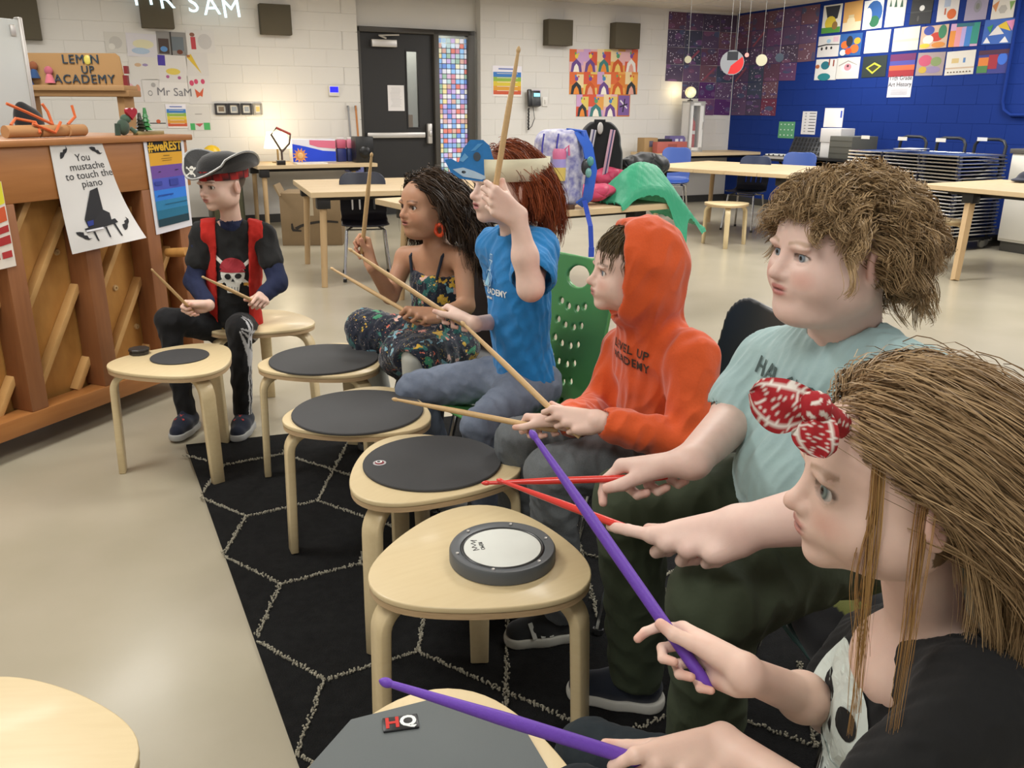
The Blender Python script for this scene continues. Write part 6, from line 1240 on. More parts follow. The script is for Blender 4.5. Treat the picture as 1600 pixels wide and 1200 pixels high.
# tousled hair
def fl5(q, t, n): return n*.34*(1 - t) + np.stack([q[:, 0]*4, np.where(q[:, 1] > .0, .9, -.7)*(1 - .3*t), -.25 - .6*t + 0*q[:, 0]], 1)
def mk5(q): return ((q[:, 2] > .045) & (q[:, 1] < .062)) | ((q[:, 1] < .005) & (q[:, 2] > .0 + .4*q[:, 1])) | ((q[:, 1] < -.055) & (q[:, 2] > -.05))
hair('hair', p, hd, 800, 26, mk5, fl5, 12, .0056, lambda t: .14 + .46*t, .55, (.009, 1.6), .0062, .0007, .62, ('6f583b', 'b1946c'), 5, 1.06, .003, lenf=lambda q: 1.05 - .34*np.clip((q[:, 1] + .01)/.06, 0, 1) - .25*(q[:, 1] < -.04)*(q[:, 2] > 0) - .30*((q[:, 1] > .015) & (np.abs(q[:, 0]) > .025)))
for nm, s_, x, y, sz, a in (('print_letter', 'HAL-6LO', 1215, 595, .046, -22),):
    o_ = aty(x, y, 1.40); n_ = unit((-.93, -.30, .22)); xd = unit((.30, -.95, -.08)); xd = unit(xd - n_*(xd@n_)); yd = np.cross(n_, xd)
    decal('shirt_print', text_mesh('pt', s_, sz, M_INK, 0, bold=.0004), p, tee, o_, xd, yd, mat('grey_print', '4a5a58', rough=.9), .002, .35)
SHORT['redR'] = (Gr, Tr); SHORT['redL'] = (Gl, Tl)
M_RED = mat('red_lacquer', 'd8382f', rough=.3, coat=.3); M_PUR = mat('purple_grip', '6a3fae', rough=.5, noise=.2, nscale=200, bump=.1, bscale=500)
stick('bright red drumstick, upper of the crossed two, tip over the black disc', Gr, Tr, .4, .03, .0065, m=M_RED)
stick('bright red drumstick, lower of the crossed two, nearer the camera', Gl, Tl, .4, .02, .0065, m=M_RED)
# ---------------------------------------------------------------- girl with the red bandana
C = aty(1402, 752, .80); hd = Head(C, (-.992, .09, .0), (-.07, .02, 1), 1.04, eye='7c8a86', brow='8a6a48', lip='b87a70', blush=.35, lookz=4, lookx=10, open_=1.2, es=1.13)
N = aty(1452, 985, .84); SL = aty(1545, 1105, .70); SR = aty(1365, 1020, .98); Pv = N + A_([.03, .03, -.40])
p = person(Pv, 'child in black T-shirt with red bandana bow holding two purple sticks')
HL, HR = hipline(Pv, SL, SR, .065); KR = aty(925, 1185, 1.04); KL = aty(905, 1275, .82); AR = KR + A_([.02, 0, -.34]); AL = KL + A_([.03, 0, -.30]); AR[2] = AL[2] = .10
Gr = aty(1078, 1032, .885); Tr = aim(Gr, 828, 672, .36); Gl = aty(1045, 1203, .80); Tl = aim(Gl, 592, 1063, .34)
ER = aty(1300, 1108, .955); EL = aty(1330, 1300, .72)
lo, hi = bounds([C + .13, C - .13, Gr, Gl, SL, SR, Gr - .09, Gl - .09, N - .1], .06)
f = SDF(lo, hi, .0024); hd.sculpt(f).neck(f, N - A_([0, 0, .01]), .037, .043)
f.rc(N*.5 + SL*.5, N*.5 + SR*.5, .030, .030, .03); f.ell(N + A_([-.02, 0, -.05]), (.06, .075, .06), .03)
Wr, t1 = hand(f, Gr, Tr - Gr, (.45, .75, .35), True, .98, .95, [(20, 70, 100), (50, 135, 185), (54, 140, 190), (56, 142, 192)], phi=38)
Wl, t2 = hand(f, Gl, Tl - Gl, (.1, -.55, .8), False, .98, .95, phi=55)
f.rc(ER, Wr, .031, .0205, .012); f.rc(SR, ER, .036, .032, .02); f.rc(EL, Wl, .031, .021, .012); f.rc(SL, EL, .036, .032, .02); f.ell(ER*.62 + Wr*.38, (.030, .030, .030), .02)
def sc6(q): return (q[:, 2] > .055 - .25*np.abs(q[:, 0]))*(q[:, 1] < .055) + (q[:, 1] < -.02)*(q[:, 2] > -.07) + (np.abs(q[:, 0]) > .055)*(q[:, 1] < .012)*(q[:, 2] > .01)
skin_obj('body', f, p, 'e4c2b0', hd, sc6, '6e5738', t1 + t2); hd.eyes(p)
f = SDF(*bounds([N, Pv, SL, SR, ER, SL + A_([0, -.1, -.2])], .10), .004)
torso(f, N - A_([0, 0, .004]), Pv, SL, SR, .116, .090, sh=.046, k=.05)
for S_, E_ in ((SR, ER), (SL, EL)): f.rc(S_, S_*.35 + E_*.65, .050, .056, .03)
f.ell(N + A_([-.010, 0, .040]), (.054, .064, .046), .006, 's'); f.cut(Pv + A_([0, 0, -.06]), (0, 0, -1))
for S_, E_ in ((SR, ER), (SL, EL)): c = S_*.4 + E_*.6; f.rc(c, c + unit(E_ - S_)*.08, .040, .046, .003, 's')
tee = solid('t_shirt', f, '131313', mat('black_jersey', attr=True, rough=.95, sheen=.04, noise=.3, nscale=500, bump=.3, bscale=24), p, 1, .003, 30, 6)
f = SDF(*bounds([Pv, KL, KR, AL, AR], .11), .005); legs(f, Pv, HL, HR, KL, KR, AL, AR, (.075, .058, .054, .046), .02); f.ell(Pv - A_([0, 0, .02]), (.125, .11, .08), .04); f.cut((0, 0, .07), (0, 0, -1))
solid('trousers', f, '1d262b', mat('dark_teal_knit', attr=True, rough=.95, noise=.3, nscale=200, bump=.3, bscale=25), p, 1, .003, 25, 4)
def fl6(q, t, n): return np.stack([np.sign(q[:, 0])*(.45*(t < .2) - .55*(t > .45)*(np.abs(q[:, 0]) > .03)), -.95 + .35*t + 0*q[:, 0], -.28 - .75*t + 0*q[:, 0]], 1)
def mk6(q): return ((q[:, 2] > .050) & (q[:, 1] < .058)) | ((q[:, 1] < -.005) & (q[:, 2] > -.02 + .3*q[:, 1])) | ((np.abs(q[:, 0]) > .06) & (q[:, 1] < .026) & (q[:, 2] > .02))
av6 = [(N, SL, .052), (N, SR, .052), (hd.P(0, -.02, -.05), N, .048), (N*.6 + Pv*.4, N, .10)]
hair('hair', p, hd, 660, 42, mk6, fl6, 16, .0180, lambda t: .08 + .85*t, .50, (.006, 1.2), .0075, .00050, .40, ('765c3e', 'ac8f68'), 9, 1.07, .003, av6, lvar=.14)
# loose front strands beside the face
rt = [(-.060, .044, .052), (-.061, .042, .048), (-.062, .040, .05), (-.071, .004, .045), (-.072, .001, .043)]
hair('hair', p, hd, 5, 16, None, lambda q, t, n: np.tile([-.10, -.02, -1.], (len(q), 1)), 14, .0165, lambda t: .4, .6, (.004, .8), .0032, .00040, .3, ('7a5530', 'b08a52'), 19, 1.06, .002, av6, roots=rt)
# bandana: band over the crown, knot and two ears of cloth
M_BAND = mat('red_bandana', attr=True, rough=.9, bump=.15, bscale=40)
V = []; F = []; n = 48
for i in range(n+1):
    a = math.pi*2*i/n; e_ = A_([math.sin(a)*.080, math.cos(a)*.0965 - .014, .062 - .030*math.cos(a + math.pi) - .02])
    for zz, o_ in ((-.013, 0), (-.006, .0022), (.006, .0022), (.013, 0)): V.append(hd.P(e_[0]*(1 + o_*8), e_[1]*(1 + o_*8), e_[2] + zz))
for i in range(n):
    for k in range(3): F.append((i*4+k, (i+1)*4+k, (i+1)*4+k+1, i*4+k+1))
bcol = lambda V: np.where((np.abs(np.sin(V[:, 0]*260 + 2*np.sin(V[:, 2]*190)))*np.abs(np.cos(V[:, 2]*240 + V[:, 1]*150)) > .72)[:, None], A_(lin('d9cfc4')), A_(lin('9a1820')))
K_ = hd.P(-.022, .090, .070)
g = SDF(*bounds([K_], .13), .0025); kn = aty(1273, 637, .72); lt = aty(1172, 612, .73); lb = aty(1288, 716, .70)
g.ell(kn, (.013, .012, .013), .006); g.rc(kn, hd.P(-.045, .078, .072), .012, .013, .01)
solid('bandana_knot', g, bcol, M_BAND, p, 1, .0012, 120, 2)
def ear_cloth(nm, a, b, w, bend):
    n_, m_ = 26, 14; d = b - a; sd = unit(np.cross(d, sight(1270, 640))); nn = unit(np.cross(d, sd)); V = []; F = []
    for i in range(n_+1):
        t = i/n_; wd = w*(.30 + .9*math.sin(math.pi*min(t*.9 + .06, 1))**.8)*(1 if t < .9 else math.sqrt(max(0, (1 - t)/.1))*.75 + .25)
        for j in range(m_+1): u = 2*j/m_ - 1; V.append(a + d*t + sd*(wd*u + bend*math.sin(math.pi*t)) + nn*(.008*(1 - u*u)*math.sin(math.pi*t) + .0025*math.sin(5*u + 6*t)))
    k = len(V); V += [v + nn*-.0022 for v in V]
    for i in range(n_):
        for j in range(m_):
            q = i*(m_+1)+j; F += [(q, q+1, q+m_+2, q+m_+1), (k+q+m_+1, k+q+m_+2, k+q+1, k+q)]
    V = A_(V); U_ = A_([(i/n_, 2*j/m_ - 1) for i in range(n_+1) for j in range(m_+1)]*2)
    pat = (np.abs(np.sin(9*np.hypot(U_[:, 0]*2.2 - .9, U_[:, 1]*1.1 + .15)*2.6)) < .28) | (np.abs(np.abs(U_[:, 1]) - .78) < .07) | ((np.sin(U_[:, 0]*46)*np.sin(U_[:, 1]*17) > .72) & (U_[:, 0] < .4))
    cols = np.where(pat[:, None], A_(lin('d6cdc2')), A_(lin('98151c')))
    link(nm, mesh_np(nm, V - A_(p.location), F, cols, M_BAND), p)
ear_cloth('bandana_tail', kn, lt, .021, .006); ear_cloth('bandana_tail', kn, lb, .017, -.004)
g = SDF(*bounds([hd.C], .16), .003); ctr = hd.P(0, -.012, .034)
g.ell(ctr, A_([.0795, .0965, .0865])*hd.s, 0, R=hd.R); tl = unit(hd.R @ A_([0, .30, .95])); mid_ = hd.P(0, .052, .082)
g.cut(hd.P(0, .070, .072), hd.R @ unit((0, .55, -.9))*-1); g.cut(hd.P(0, .050, .090), hd.R @ unit((0, .55, -.9)))
solid('bandana_band', g, bcol, M_BAND, p, 1)
# skull and bones print
fo = aty(1240, 1120, .86); xd6, yd6 = unit(SL - SR), unit(N - Pv); nd6 = np.cross(xd6, yd6)
W_, K2 = 'cfd8d0', '151515'
sk = flat([([(x*1.25, y*1.25) for x, y in P], c) for P, c in [(circ(0, 0, .060, 28, .066), W_), (circ(-.026, .006, .016, 16), K2), (circ(.026, .006, .016, 16), K2), ([(-.006, -.022), (.006, -.022), (0, -.006)], K2), ([(-.034, -.045), (.034, -.045), (.03, -.095), (-.03, -.095)], W_)]
   + [([(-.024 + .012*i, -.056), (-.022 + .012*i, -.056), (-.022 + .012*i, -.088), (-.024 + .012*i, -.088)], K2) for i in range(5)]
])
n6 = unit((-.88, -.45, .12)); x6 = unit(np.cross(yd6, n6)); y6 = np.cross(n6, x6); decal('shirt_print', sk, p, tee, aty(1262, 1120, .85), x6, y6, PAINT, .002, .3, .012)
stick('purple drumstick held upright by the child with the red bandana', Gr, Tr, .4, .04, .0078, m=M_PUR)
stick('purple drumstick over the grey eight sided pad', Gl, Tl, .4, .05, .0082, m=M_PUR)
# ---------------------------------------------------------------- child in the orange hoodie
C = aty(985, 425, 1.99); hd = Head(C, (-.985, -.14, .06), (0, 0, 1), .97, eye='6a7a88', brow='5a4632', lip='b0726a', blush=.3, nose=.95)
N = aty(1018, 512, 2.03); SL = aty(1082, 562, 1.90); SR = aty(978, 548, 2.17); Pv = aty(1062, 690, 2.04)
p = person(Pv, 'child in orange hooded sweatshirt and grey trousers, hood up'); z_ = lambda q, z: A_([q[0], q[1], z])
HL, HR = hipline(Pv, SL, SR, .065); KL = aty(862, 738, 1.84); KR = aty(812, 690, 2.07); AL = A_([.13, 1.90, .10]); AR = A_([.02, 2.10, .10])
Gr = aty(846, 668, 1.90); Tr = aim(Gr, 612, 623, .38); Gl = aty(882, 660, 1.82); Tl = aim(Gl, 720, 502, .36)
ER = aty(935, 645, 2.12); EL = aty(1078, 695, 1.82)
f = SDF(*bounds([C + .14, C - .14, Gr, Gl, Gr - .08, Gl - .08, N - .05, SL, SR, EL, ER], .06), .0028); hd.sculpt(f, False).neck(f, N, .04, .045)
Wr, t1 = hand(f, Gr, Tr - Gr, (0, .6, .8), True, .95, .95, phi=48); Wl, t2 = hand(f, Gl, Tl - Gl, (-.1, -.75, .6), False, .95, .95, phi=45)
f.rc(Wr, Wr*.6 + ER*.4, .021, .027, .012); f.rc(Wl, Wl*.6 + EL*.4, .021, .027, .012)
f.rc(N, SL, .03, .03, .02); f.rc(N, SR, .03, .03, .02)
for S_, E_, W2 in ((SL, EL, Wl), (SR, ER, Wr)): f.rc(S_, E_, .028, .026, .01); f.rc(E_, W2, .026, .021, .01)
skin_obj('body', f, p, 'e2c0b0', hd, lambda q: (q[:, 2] > .05)*1. + (q[:, 1] < -.0), '4a3a26', t1 + t2); hd.eyes(p)
M_HOOD = mat('orange_fleece', attr=True, rough=.95, sheen=.3, noise=.2, nscale=300, bump=.35, bscale=22)
f = SDF(*bounds([C + .15, N, Pv, SL, SR, ER, EL, Wr, Wl], .09), .0036)
torso(f, N - A_([0, 0, .01]), Pv - A_([0, 0, .04]), SL, SR, .125, .098, sh=.055, k=.06, belly=.01)
for S_, E_, W2 in ((SR, ER, Wr), (SL, EL, Wl)):
    f.rc(S_, E_, .060, .054, .03); f.rc(E_, E_*.25 + W2*.75, .054, .042, .02); e_ = E_*.12 + W2*.88; f.rc(E_*.3 + W2*.7, e_, .041, .034, .012)
f.cut(Pv - A_([0, 0, .075]), (0, 0, -1))
for E_, W2 in ((ER, Wr), (EL, Wl)): e_ = E_*.14 + W2*.86; f.rc(e_, e_ + unit(W2 - E_)*.06, .0275, .03, .002, 's')
# the hood, an open shell round the head
hR = hd.R; f.ell(hd.P(0, -.024, .020), A_([.101, .122, .118])*hd.s, .02, R=hR); f.ell(hd.P(0, -.038, -.055), A_([.088, .085, .075])*hd.s, .04, R=hR); f.rc(hd.P(0, -.05, -.07), N - A_([0, 0, .02]), .07, .075, .05)
f.ell(hd.P(0, .005, -.085), A_([.07, .06, .035])*hd.s, .03, R=hR)
g2 = SDF(f.lo, f.lo + f.h*(f.n - 1), f.h); g2.ell(hd.P(0, -.016, .018), A_([.085, .100, .102])*hd.s, .01, R=hR); g2.ell(hd.P(0, .02, -.03), A_([.072, .080, .086])*hd.s, .02, R=hR); g2.rc(hd.P(0, .0, .02), hd.P(0, .18, .02), .071, .075, .02)
g2.rc(hd.P(0, .02, -.05), hd.P(0, .16, -.06), .06, .075, .02)
FS = (slice(None),)*3; f.put(FS, g2.d[:f.d.shape[0], :f.d.shape[1], :f.d.shape[2]], .008, 's')
n_ = hR @ unit((0, 1, .10)); sl, g = f.blk(f.lo, f.lo + f.h*f.n); e_ = (g[0]*n_[0] + g[1]*n_[1] + g[2]*n_[2]) - hd.P(0, .048, 0) @ n_
keep = (g[2] + 0*g[0] + 0*g[1]) > hd.P(0, .02, -.085)[2]; kz = np.clip((g[2] - hd.P(0, .02, -.085)[2])/.03, 0, 1) + 0*g[0] + 0*g[1]; f.put(FS, (-(e_ - .12*(1 - kz))).astype('f4'), .008, 's')
hood = solid('hooded_sweatshirt', f, 'd2521c', M_HOOD, p, 4, .0038, 26, 3)
mb = MB()                                                                   # seams: hood rim stitching, armhole
def seam(P3, r=.0016): mb.tube([A_(q) - A_(p.location) for q in P3], r, 5, 'a8410f')
f = SDF(*bounds([Pv, KL, KR, AL, AR], .11), .005); legs(f, Pv, HL, HR, KL, KR, AL, AR, (.085, .064, .060, .052), .025); f.ell(Pv - A_([0, 0, .02]), (.125, .11, .08), .04); f.cut((0, 0, .07), (0, 0, -1))
solid('trousers', f, '666a6c', mat('grey_marl', attr=True, rough=.95, noise=.45, nscale=350, bump=.35, bscale=24), p, 1, .0035, 28, 4)
shoe(p, AL, (-1, -.25, 0), .21, '161718', 'b5b3a8', None, 'b9b9b0'); shoe(p, AR, (-1, .1, 0), .21, '161718', 'b5b3a8')
hair('hair', p, hd, 90, 16, lambda q: (q[:, 2] > .062) & (q[:, 1] > .005) & (q[:, 1] < .06), lambda q, t, n: np.stack([q[:, 0]*3, .75 - 1.1*t + 0*q[:, 0], -.7 - t + 0*q[:, 0]], 1), 10, .0054, lambda t: .2 + .5*t, .55, (.003, 1), .005, .0007, .5, ('40331f', '6e5b3e'), 11, 1.05, .002)
for s_, dy in (('LEVEL UP', .014), ('ACADEMY', -.016)):
    o_ = aty(982, 548, 1.98); n_ = unit((-.80, -.58, .15)); xd = unit((.56, -.80, -.10)); xd = unit(xd - n_*(xd@n_)); yd = np.cross(n_, xd)
    decal('hoodie_print', text_mesh('pt', s_, .029, M_INK, 0, bold=.0006, spacing=1.1), p, hood, o_ + yd*dy + A_([0, 0, -.01]), xd, yd, mat('dark_print', '3a2c22', rough=.9), .002, .3)
stick('wooden drumstick pointing up towards the blue T-shirt, held by orange sleeves', Gl, Tl, .4, .05)
stick('wooden drumstick lying low over the third black disc', Gr, Tr, .4, .04)
# ---------------------------------------------------------------- child in the paper shark hat
C = aty(790, 292, 2.43); hd = Head(C, (-.87, -.48, .04), (0, 0, 1), 1.02, eye='4a4038', brow='8a4a2a', lip='a85a5c', blush=.35, mouth=.7)
N = aty(806, 362, 2.47); SL = aty(842, 388, 2.36); SR = aty(772, 384, 2.60); Pv = aty(822, 592, 2.52)
p = person(Pv, 'child in bright blue T-shirt and jeans with a paper shark hat')
HL, HR = hipline(Pv, SL, SR, .065); KL = aty(752, 665, 2.30); KR = aty(648, 608, 2.60); AL = A_([-.07, 2.36, .10]); AR = A_([-.22, 2.66, .10])
Gl = aty(771, 312, 2.22); Tl = aim(Gl, 811, 72, .36, True); Gr = aty(712, 500, 2.42); Tr = aim(Gr, 544, 388, .38)
EL = aty(829, 450, 2.22); ER = aty(805, 500, 2.68)
f = SDF(*bounds([C + .14, C - .14, Gr, Gl, SL, SR, ER, Gr - .08, Gl - .08, EL], .06), .0028); hd.sculpt(f).neck(f, N - A_([0, 0, .02]), .038, .045)
Wl, t2 = hand(f, Gl, Tl - Gl, (.2, -.95, .1), False, .98, 1., [(40, 125, 185), (42, 128, 188), (44, 130, 190), (48, 135, 190)], phi=25)
Wr, t1 = hand(f, Gr, Tr - Gr, (.1, .45, .88), True, .95, 1., phi=50)
f.rc(SL, EL, .036, .033, .02); f.rc(EL, EL*.55 + Wl*.45, .034, .033, .02); f.rc(EL*.55 + Wl*.45, Wl, .033, .021, .02); f.rc(SR, ER, .036, .031, .02); f.rc(ER, Wr, .031, .021, .012)
skin_obj('body', f, p, 'e6c6b6', hd, lambda q: (q[:, 2] > .05)*(q[:, 1] < .065)*1. + (q[:, 1] < -.01)*(q[:, 2] > -.06), '7a3a1c', t1 + t2); hd.eyes(p)
f = SDF(*bounds([N, Pv, SL, SR, EL, ER], .10), .0042); torso(f, N - A_([0, 0, .012]), Pv, SL, SR, .112, .082, sh=.047, k=.05)
for S_, E_ in ((SR, ER), (SL, EL)): f.rc(S_, S_*.36 + E_*.64, .052, .066, .03)
f.rc(hd.P(0, -.02, -.07), N + A_([0, 0, .0]), .046, .05, .004, 's'); f.cut(Pv - A_([0, 0, .075]), (0, 0, -1))
for S_, E_ in ((SR, ER), (SL, EL)): c = S_*.45 + E_*.55; f.rc(c, c + unit(E_ - S_)*.11, .052, .060, .003, 's')
tee = solid('t_shirt', f, '1d7cbd', mat('blue_jersey', attr=True, rough=.9, sheen=.15, noise=.15, nscale=300, bump=.35, bscale=24), p, 2, .004, 30, 12)
f = SDF(*bounds([Pv, KL, KR, AL, AR], .11), .005); legs(f, Pv, HL, HR, KL, KR, AL, AR, (.078, .058, .054, .046), .022); f.ell(Pv - A_([0, 0, .02]), (.115, .10, .075), .04); f.cut((0, 0, .07), (0, 0, -1))
solid('jeans', f, '737c8c', mat('denim', attr=True, rough=.95, noise=.5, nscale=30, col2='545e70', bump=.35, bscale=26), p, 1, .0035, 28, 14)
shoe(p, AL, (-1, -.4, 0), .2, '2a2a2c', '8a8a86'); shoe(p, AR, (-1, 0, 0), .2, '2a2a2c', '8a8a86')
hair('hair', p, hd, 300, 12, lambda q: ((q[:, 2] > .05) & (q[:, 1] < .05)) | ((q[:, 1] < -.02) & (q[:, 2] > -.04)), lambda q, t, n: np.stack([np.sign(q[:, 0])*.25*(1 - t), -.9 + .9*t + 0*q[:, 0], -.5 - .7*t + 0*q[:, 0]], 1), 13, .0112, lambda t: .15 + .6*t, .55, (.005, 1), .006, .0008, .5, ('5f2812', 'a0522c'), 21, 1.05, .003, [(N, SL, .055), (N, SR, .055), (N*.6 + Pv*.4, N, .095)], lvar=.12)
# paper crown band with a painted shark
ha = thing('paper_hat', 'cream paper headband with a painted blue shark on it', 'hat', tuple(hd.P(0, 0, .04)), 0)
def band_pt(a, z, o=0): return hd.P(math.sin(a)*(.0885 + o), math.cos(a)*(.1065 + o) - .016, .047 + z - .006*math.cos(a))
V = []; F = []; n = 60
for i in range(n+1):
    a = 2*math.pi*i/n
    for z, o in ((-.026, 0), (.032, .003), (.032, .0042), (-.026, .0012)): V.append(band_pt(a, z, o) - A_(ha.location))
for i in range(n):
    for k in range(4): l = (k+1) % 4; F.append((i*4+k, (i+1)*4+k, (i+1)*4+l, i*4+l))
link('paper_band', mesh_np('paper_band', V, F, None, mat('cream_paper', 'ddd6b8', rough=.8, noise=.15, nscale=25)), ha)
sh = [(-.085, .000), (-.10, .030), (-.082, .034), (-.062, .024), (-.050, .060), (-.030, .085), (.005, .086), (.022, .072), (.030, .045), (.040, .02), (.060, .0), (.050, -.018), (.02, -.024), (-.02, -.022), (-.06, -.018)]
pc = hd.P(-.030, .092, .068); xd = unit(hd.R @ A_([-.75, -.62, .0])*-1); xd = unit(aty(795, 262, 2.36) - aty(705, 258, 2.36)); yd = A_([0, 0, 1.]); nn = np.cross(xd, yd)
mb = MB()
def lay(P, col, z): mb.prism(P, z, z + .0014, col, f=lambda x, y, q: tuple(pc + xd*x + yd*(y - .03) + nn*(q - .9*x*x*(x > 0)) - A_(ha.location)))
mb2 = mb; lay(sh, '2f7fc4', 0.)
for P, c in (([(-.078, .006), (-.05, -.012), (0, -.018), (.02, -.012), (-.02, .004), (-.05, .012)], 'b9d4ea'), (circ(-.012, .042, .010, 12, .012), '4a5560'), (circ(-.048, .0, .006, 10, .004), '4a5560'), ([(.010, .0), (.030, .03), (.042, .026), (.03, .0)], 'd2573e'), ([(-.03, .055), (-.01, .075), (.005, .078), (-.015, .058)], '56a0dc'), ([(-.06, .03), (-.045, .05), (-.035, .04), (-.05, .026)], '6fb0e4')): lay(P, c, .0016)
mb.build('painted_shark', mat('painted_card', attr=True, rough=.8, noise=.25, nscale=60), ha)
n_ = unit((-.75, -.64, .1)); xd = unit((.62, -.76, .0)); xd = unit(xd - n_*(xd@n_)); yd = np.cross(n_, xd); cc_ = aty(757, 440, 2.45)
for s_, sz, dy, dx in (('LEVEL UP ACADEMY', .026, -.028, -.035), ('Think. Learner.', .013, -.048, -.03)):
    decal('shirt_print', text_mesh('pt', s_, sz, M_INKW, 0, bold=.0006), p, tee, cc_ + yd*dy + xd*dx, xd, yd, M_INKW, .002, .3)
lg = []
def outline(P, w=.0022):
    for i in range(len(P)):
        a, b = A_(P[i]), A_(P[(i+1) % len(P)]); d = unit(b - a); q = A_([-d[1], d[0]])*w/2; lg.append(([tuple(a + q), tuple(b + q), tuple(b - q), tuple(a - q)], 'bcd9e6'))
outline([(-.008, .075), (.008, .075), (.004, .055), (-.004, .055)]); outline([(-.016, .058), (0, .03), (.016, .058)]); outline([(-.014, .03), (.014, .03), (.0, .05)]); outline([(-.02, .028), (.012, .028), (.024, .012), (.018, -.016), (-.022, -.016)])
lg.append(([(-.022, -.016), (.012, -.016), (.008, .022)], '8fc3dd')); outline([(.012, .024), (.02, .008), (.014, -.012)])
decal('shirt_print', flat(lg), p, tee, cc_ + yd*.005 + xd*.0, xd, yd, PAINT, .0025, .3, .012)
stick('wooden drumstick raised high in front of the paper hat', Gl, Tl, .4, .03, .0078)
stick('wooden drumstick held low, tip crossing the girl in the floral dress', Gr, Tr, .4, .03)
# ---------------------------------------------------------------- girl in the floral dress
C = aty(668, 322, 2.92); hd = Head(C, (-.76, -.62, .02), (0, 0, 1), 1.02, eye='3a2a20', brow='2e2018', lip='9a5a50', blush=.2, mouth=.5, chub=.25)
N = aty(682, 398, 2.97); SR = aty(634, 402, 3.06); SL = aty(724, 404, 2.88); Pv = aty(690, 540, 3.02)
p = person(Pv, 'child with long dark hair in a floral dress and orange earrings')
HL, HR = hipline(Pv, SL, SR, .06); KR = aty(572, 514, 3.16); KL = aty(650, 560, 2.76); AR = A_([-.50, 3.22, .10]); AL = A_([-.335, 2.80, .10])
Gr = aty(566, 388, 2.90); Tr = aim(Gr, 581, 238, .36, True); Gl = aty(652, 497, 2.74); Tl = aim(Gl, 516, 418, .37)
ER = aty(610, 462, 2.99); EL = aty(728, 478, 2.82)
f = SDF(*bounds([C + .14, C - .14, Gr, Gl, SL, SR, EL, ER, Gr - .08, Gl - .08, N - .12], .06), .0028); hd.sculpt(f).neck(f, N, .037, .043)
torso(f, N, Pv, SL, SR, .092, .072, sh=.036, k=.045)
Wr, t1 = hand(f, Gr, Tr - Gr, (.75, .45, .1), True, .95, 1., phi=30); Wl, t2 = hand(f, Gl, Tl - Gl, (.0, -.6, .8), False, .95, 1., phi=50)
for S_, E_, W2 in ((SR, ER, Wr), (SL, EL, Wl)): f.rc(S_, E_, .036, .030, .02); f.rc(E_, W2, .030, .020, .012)
skin_obj('body', f, p, 'b98a6c', hd, lambda q: (q[:, 2] > .055)*(q[:, 1] < .058)*1. + (q[:, 1] < -.005)*(q[:, 2] > -.06), '2a1c14', t1 + t2); hd.eyes(p)
M_FLOR = mat('floral_cloth', '1c2230', rough=.9, sheen=.2); nt = M_FLOR.node_tree; b_ = nt.nodes['Principled BSDF']; L_ = nt.links.new
tc = nt.nodes.new('ShaderNodeTexCoord'); last = None
def blob(scale, thr, cols, seed, last, soft=.04):
    mp = nt.nodes.new('ShaderNodeMapping'); mp.inputs['Location'].default_value = (seed*1.7, seed*.9, seed*2.3); L_(tc.outputs['Object'], mp.inputs[0])
    nz = nt.nodes.new('ShaderNodeTexNoise'); nz.inputs['Scale'].default_value = scale*1.6; L_(mp.outputs[0], nz.inputs['Vector'])
    ad = nt.nodes.new('ShaderNodeMixRGB'); ad.inputs[0].default_value = .10; L_(mp.outputs[0], ad.inputs[1]); L_(nz.outputs['Color'], ad.inputs[2])
    vo = nt.nodes.new('ShaderNodeTexVoronoi'); vo.inputs['Scale'].default_value = scale; L_(ad.outputs[0], vo.inputs['Vector'])
    rp = nt.nodes.new('ShaderNodeMapRange'); rp.inputs[1].default_value = thr; rp.inputs[2].default_value = thr + soft; rp.inputs[3].default_value = 1; rp.inputs[4].default_value = 0; L_(vo.outputs['Distance'], rp.inputs[0])
    sp = nt.nodes.new('ShaderNodeSeparateColor'); L_(vo.outputs['Color'], sp.inputs[0]); cr = nt.nodes.new('ShaderNodeValToRGB'); cr.color_ramp.interpolation = 'CONSTANT'; L_(sp.outputs[0], cr.inputs[0])
    while len(cr.color_ramp.elements) < len(cols): cr.color_ramp.elements.new(.5)
    for i, c in enumerate(cols): cr.color_ramp.elements[i].position = i/len(cols); cr.color_ramp.elements[i].color = (*lin(c), 1)
    mx = nt.nodes.new('ShaderNodeMixRGB'); L_(rp.outputs[0], mx.inputs[0]); L_(cr.outputs[0], mx.inputs[2])
    if last: L_(last, mx.inputs[1])
    else: mx.inputs[1].default_value = (*lin('1a2030'), 1)
    return mx.outputs[0]
last = blob(17, .36, ['1a2030', '2f6f66', '1f5a58', '6fa4b0', '1a2030', '3f8a64'], 1, None); last = blob(19, .33, ['1a2030', 'e09a8a', 'd0a83a', 'e8b8a8', '1a2030', '86b4c4', 'dc7058'], 5, last); last = blob(52, .2, ['1a2030', 'ecd0c0', '2f6f66', 'd8b848', '1a2030'], 9, last)
L_(last, b_.inputs['Base Color'])
f = SDF(*bounds([N, Pv, SL, SR, KL, KR], .13), .0042); R5, H5 = torso(f, N - A_([0, 0, .035]), Pv, SL, SR, .103, .083, sh=.020, k=.045)
up5 = unit(N - Pv); f.ell(Pv + up5*H5*.80, (.104, .086, .085), .03, R=R5); sl, g = f.blk(f.lo, f.lo + f.h*f.n); tt = (g[0] - Pv[0])*up5[0] + (g[1] - Pv[1])*up5[1] + (g[2] - Pv[2])*up5[2]; f.d = np.maximum(f.d, (tt - H5*.93).astype('f4'))
for H_, K_ in ((HL, KL), (HR, KR)): f.rc(Pv*.4 + H_*.6, K_, .092, .072, .05)
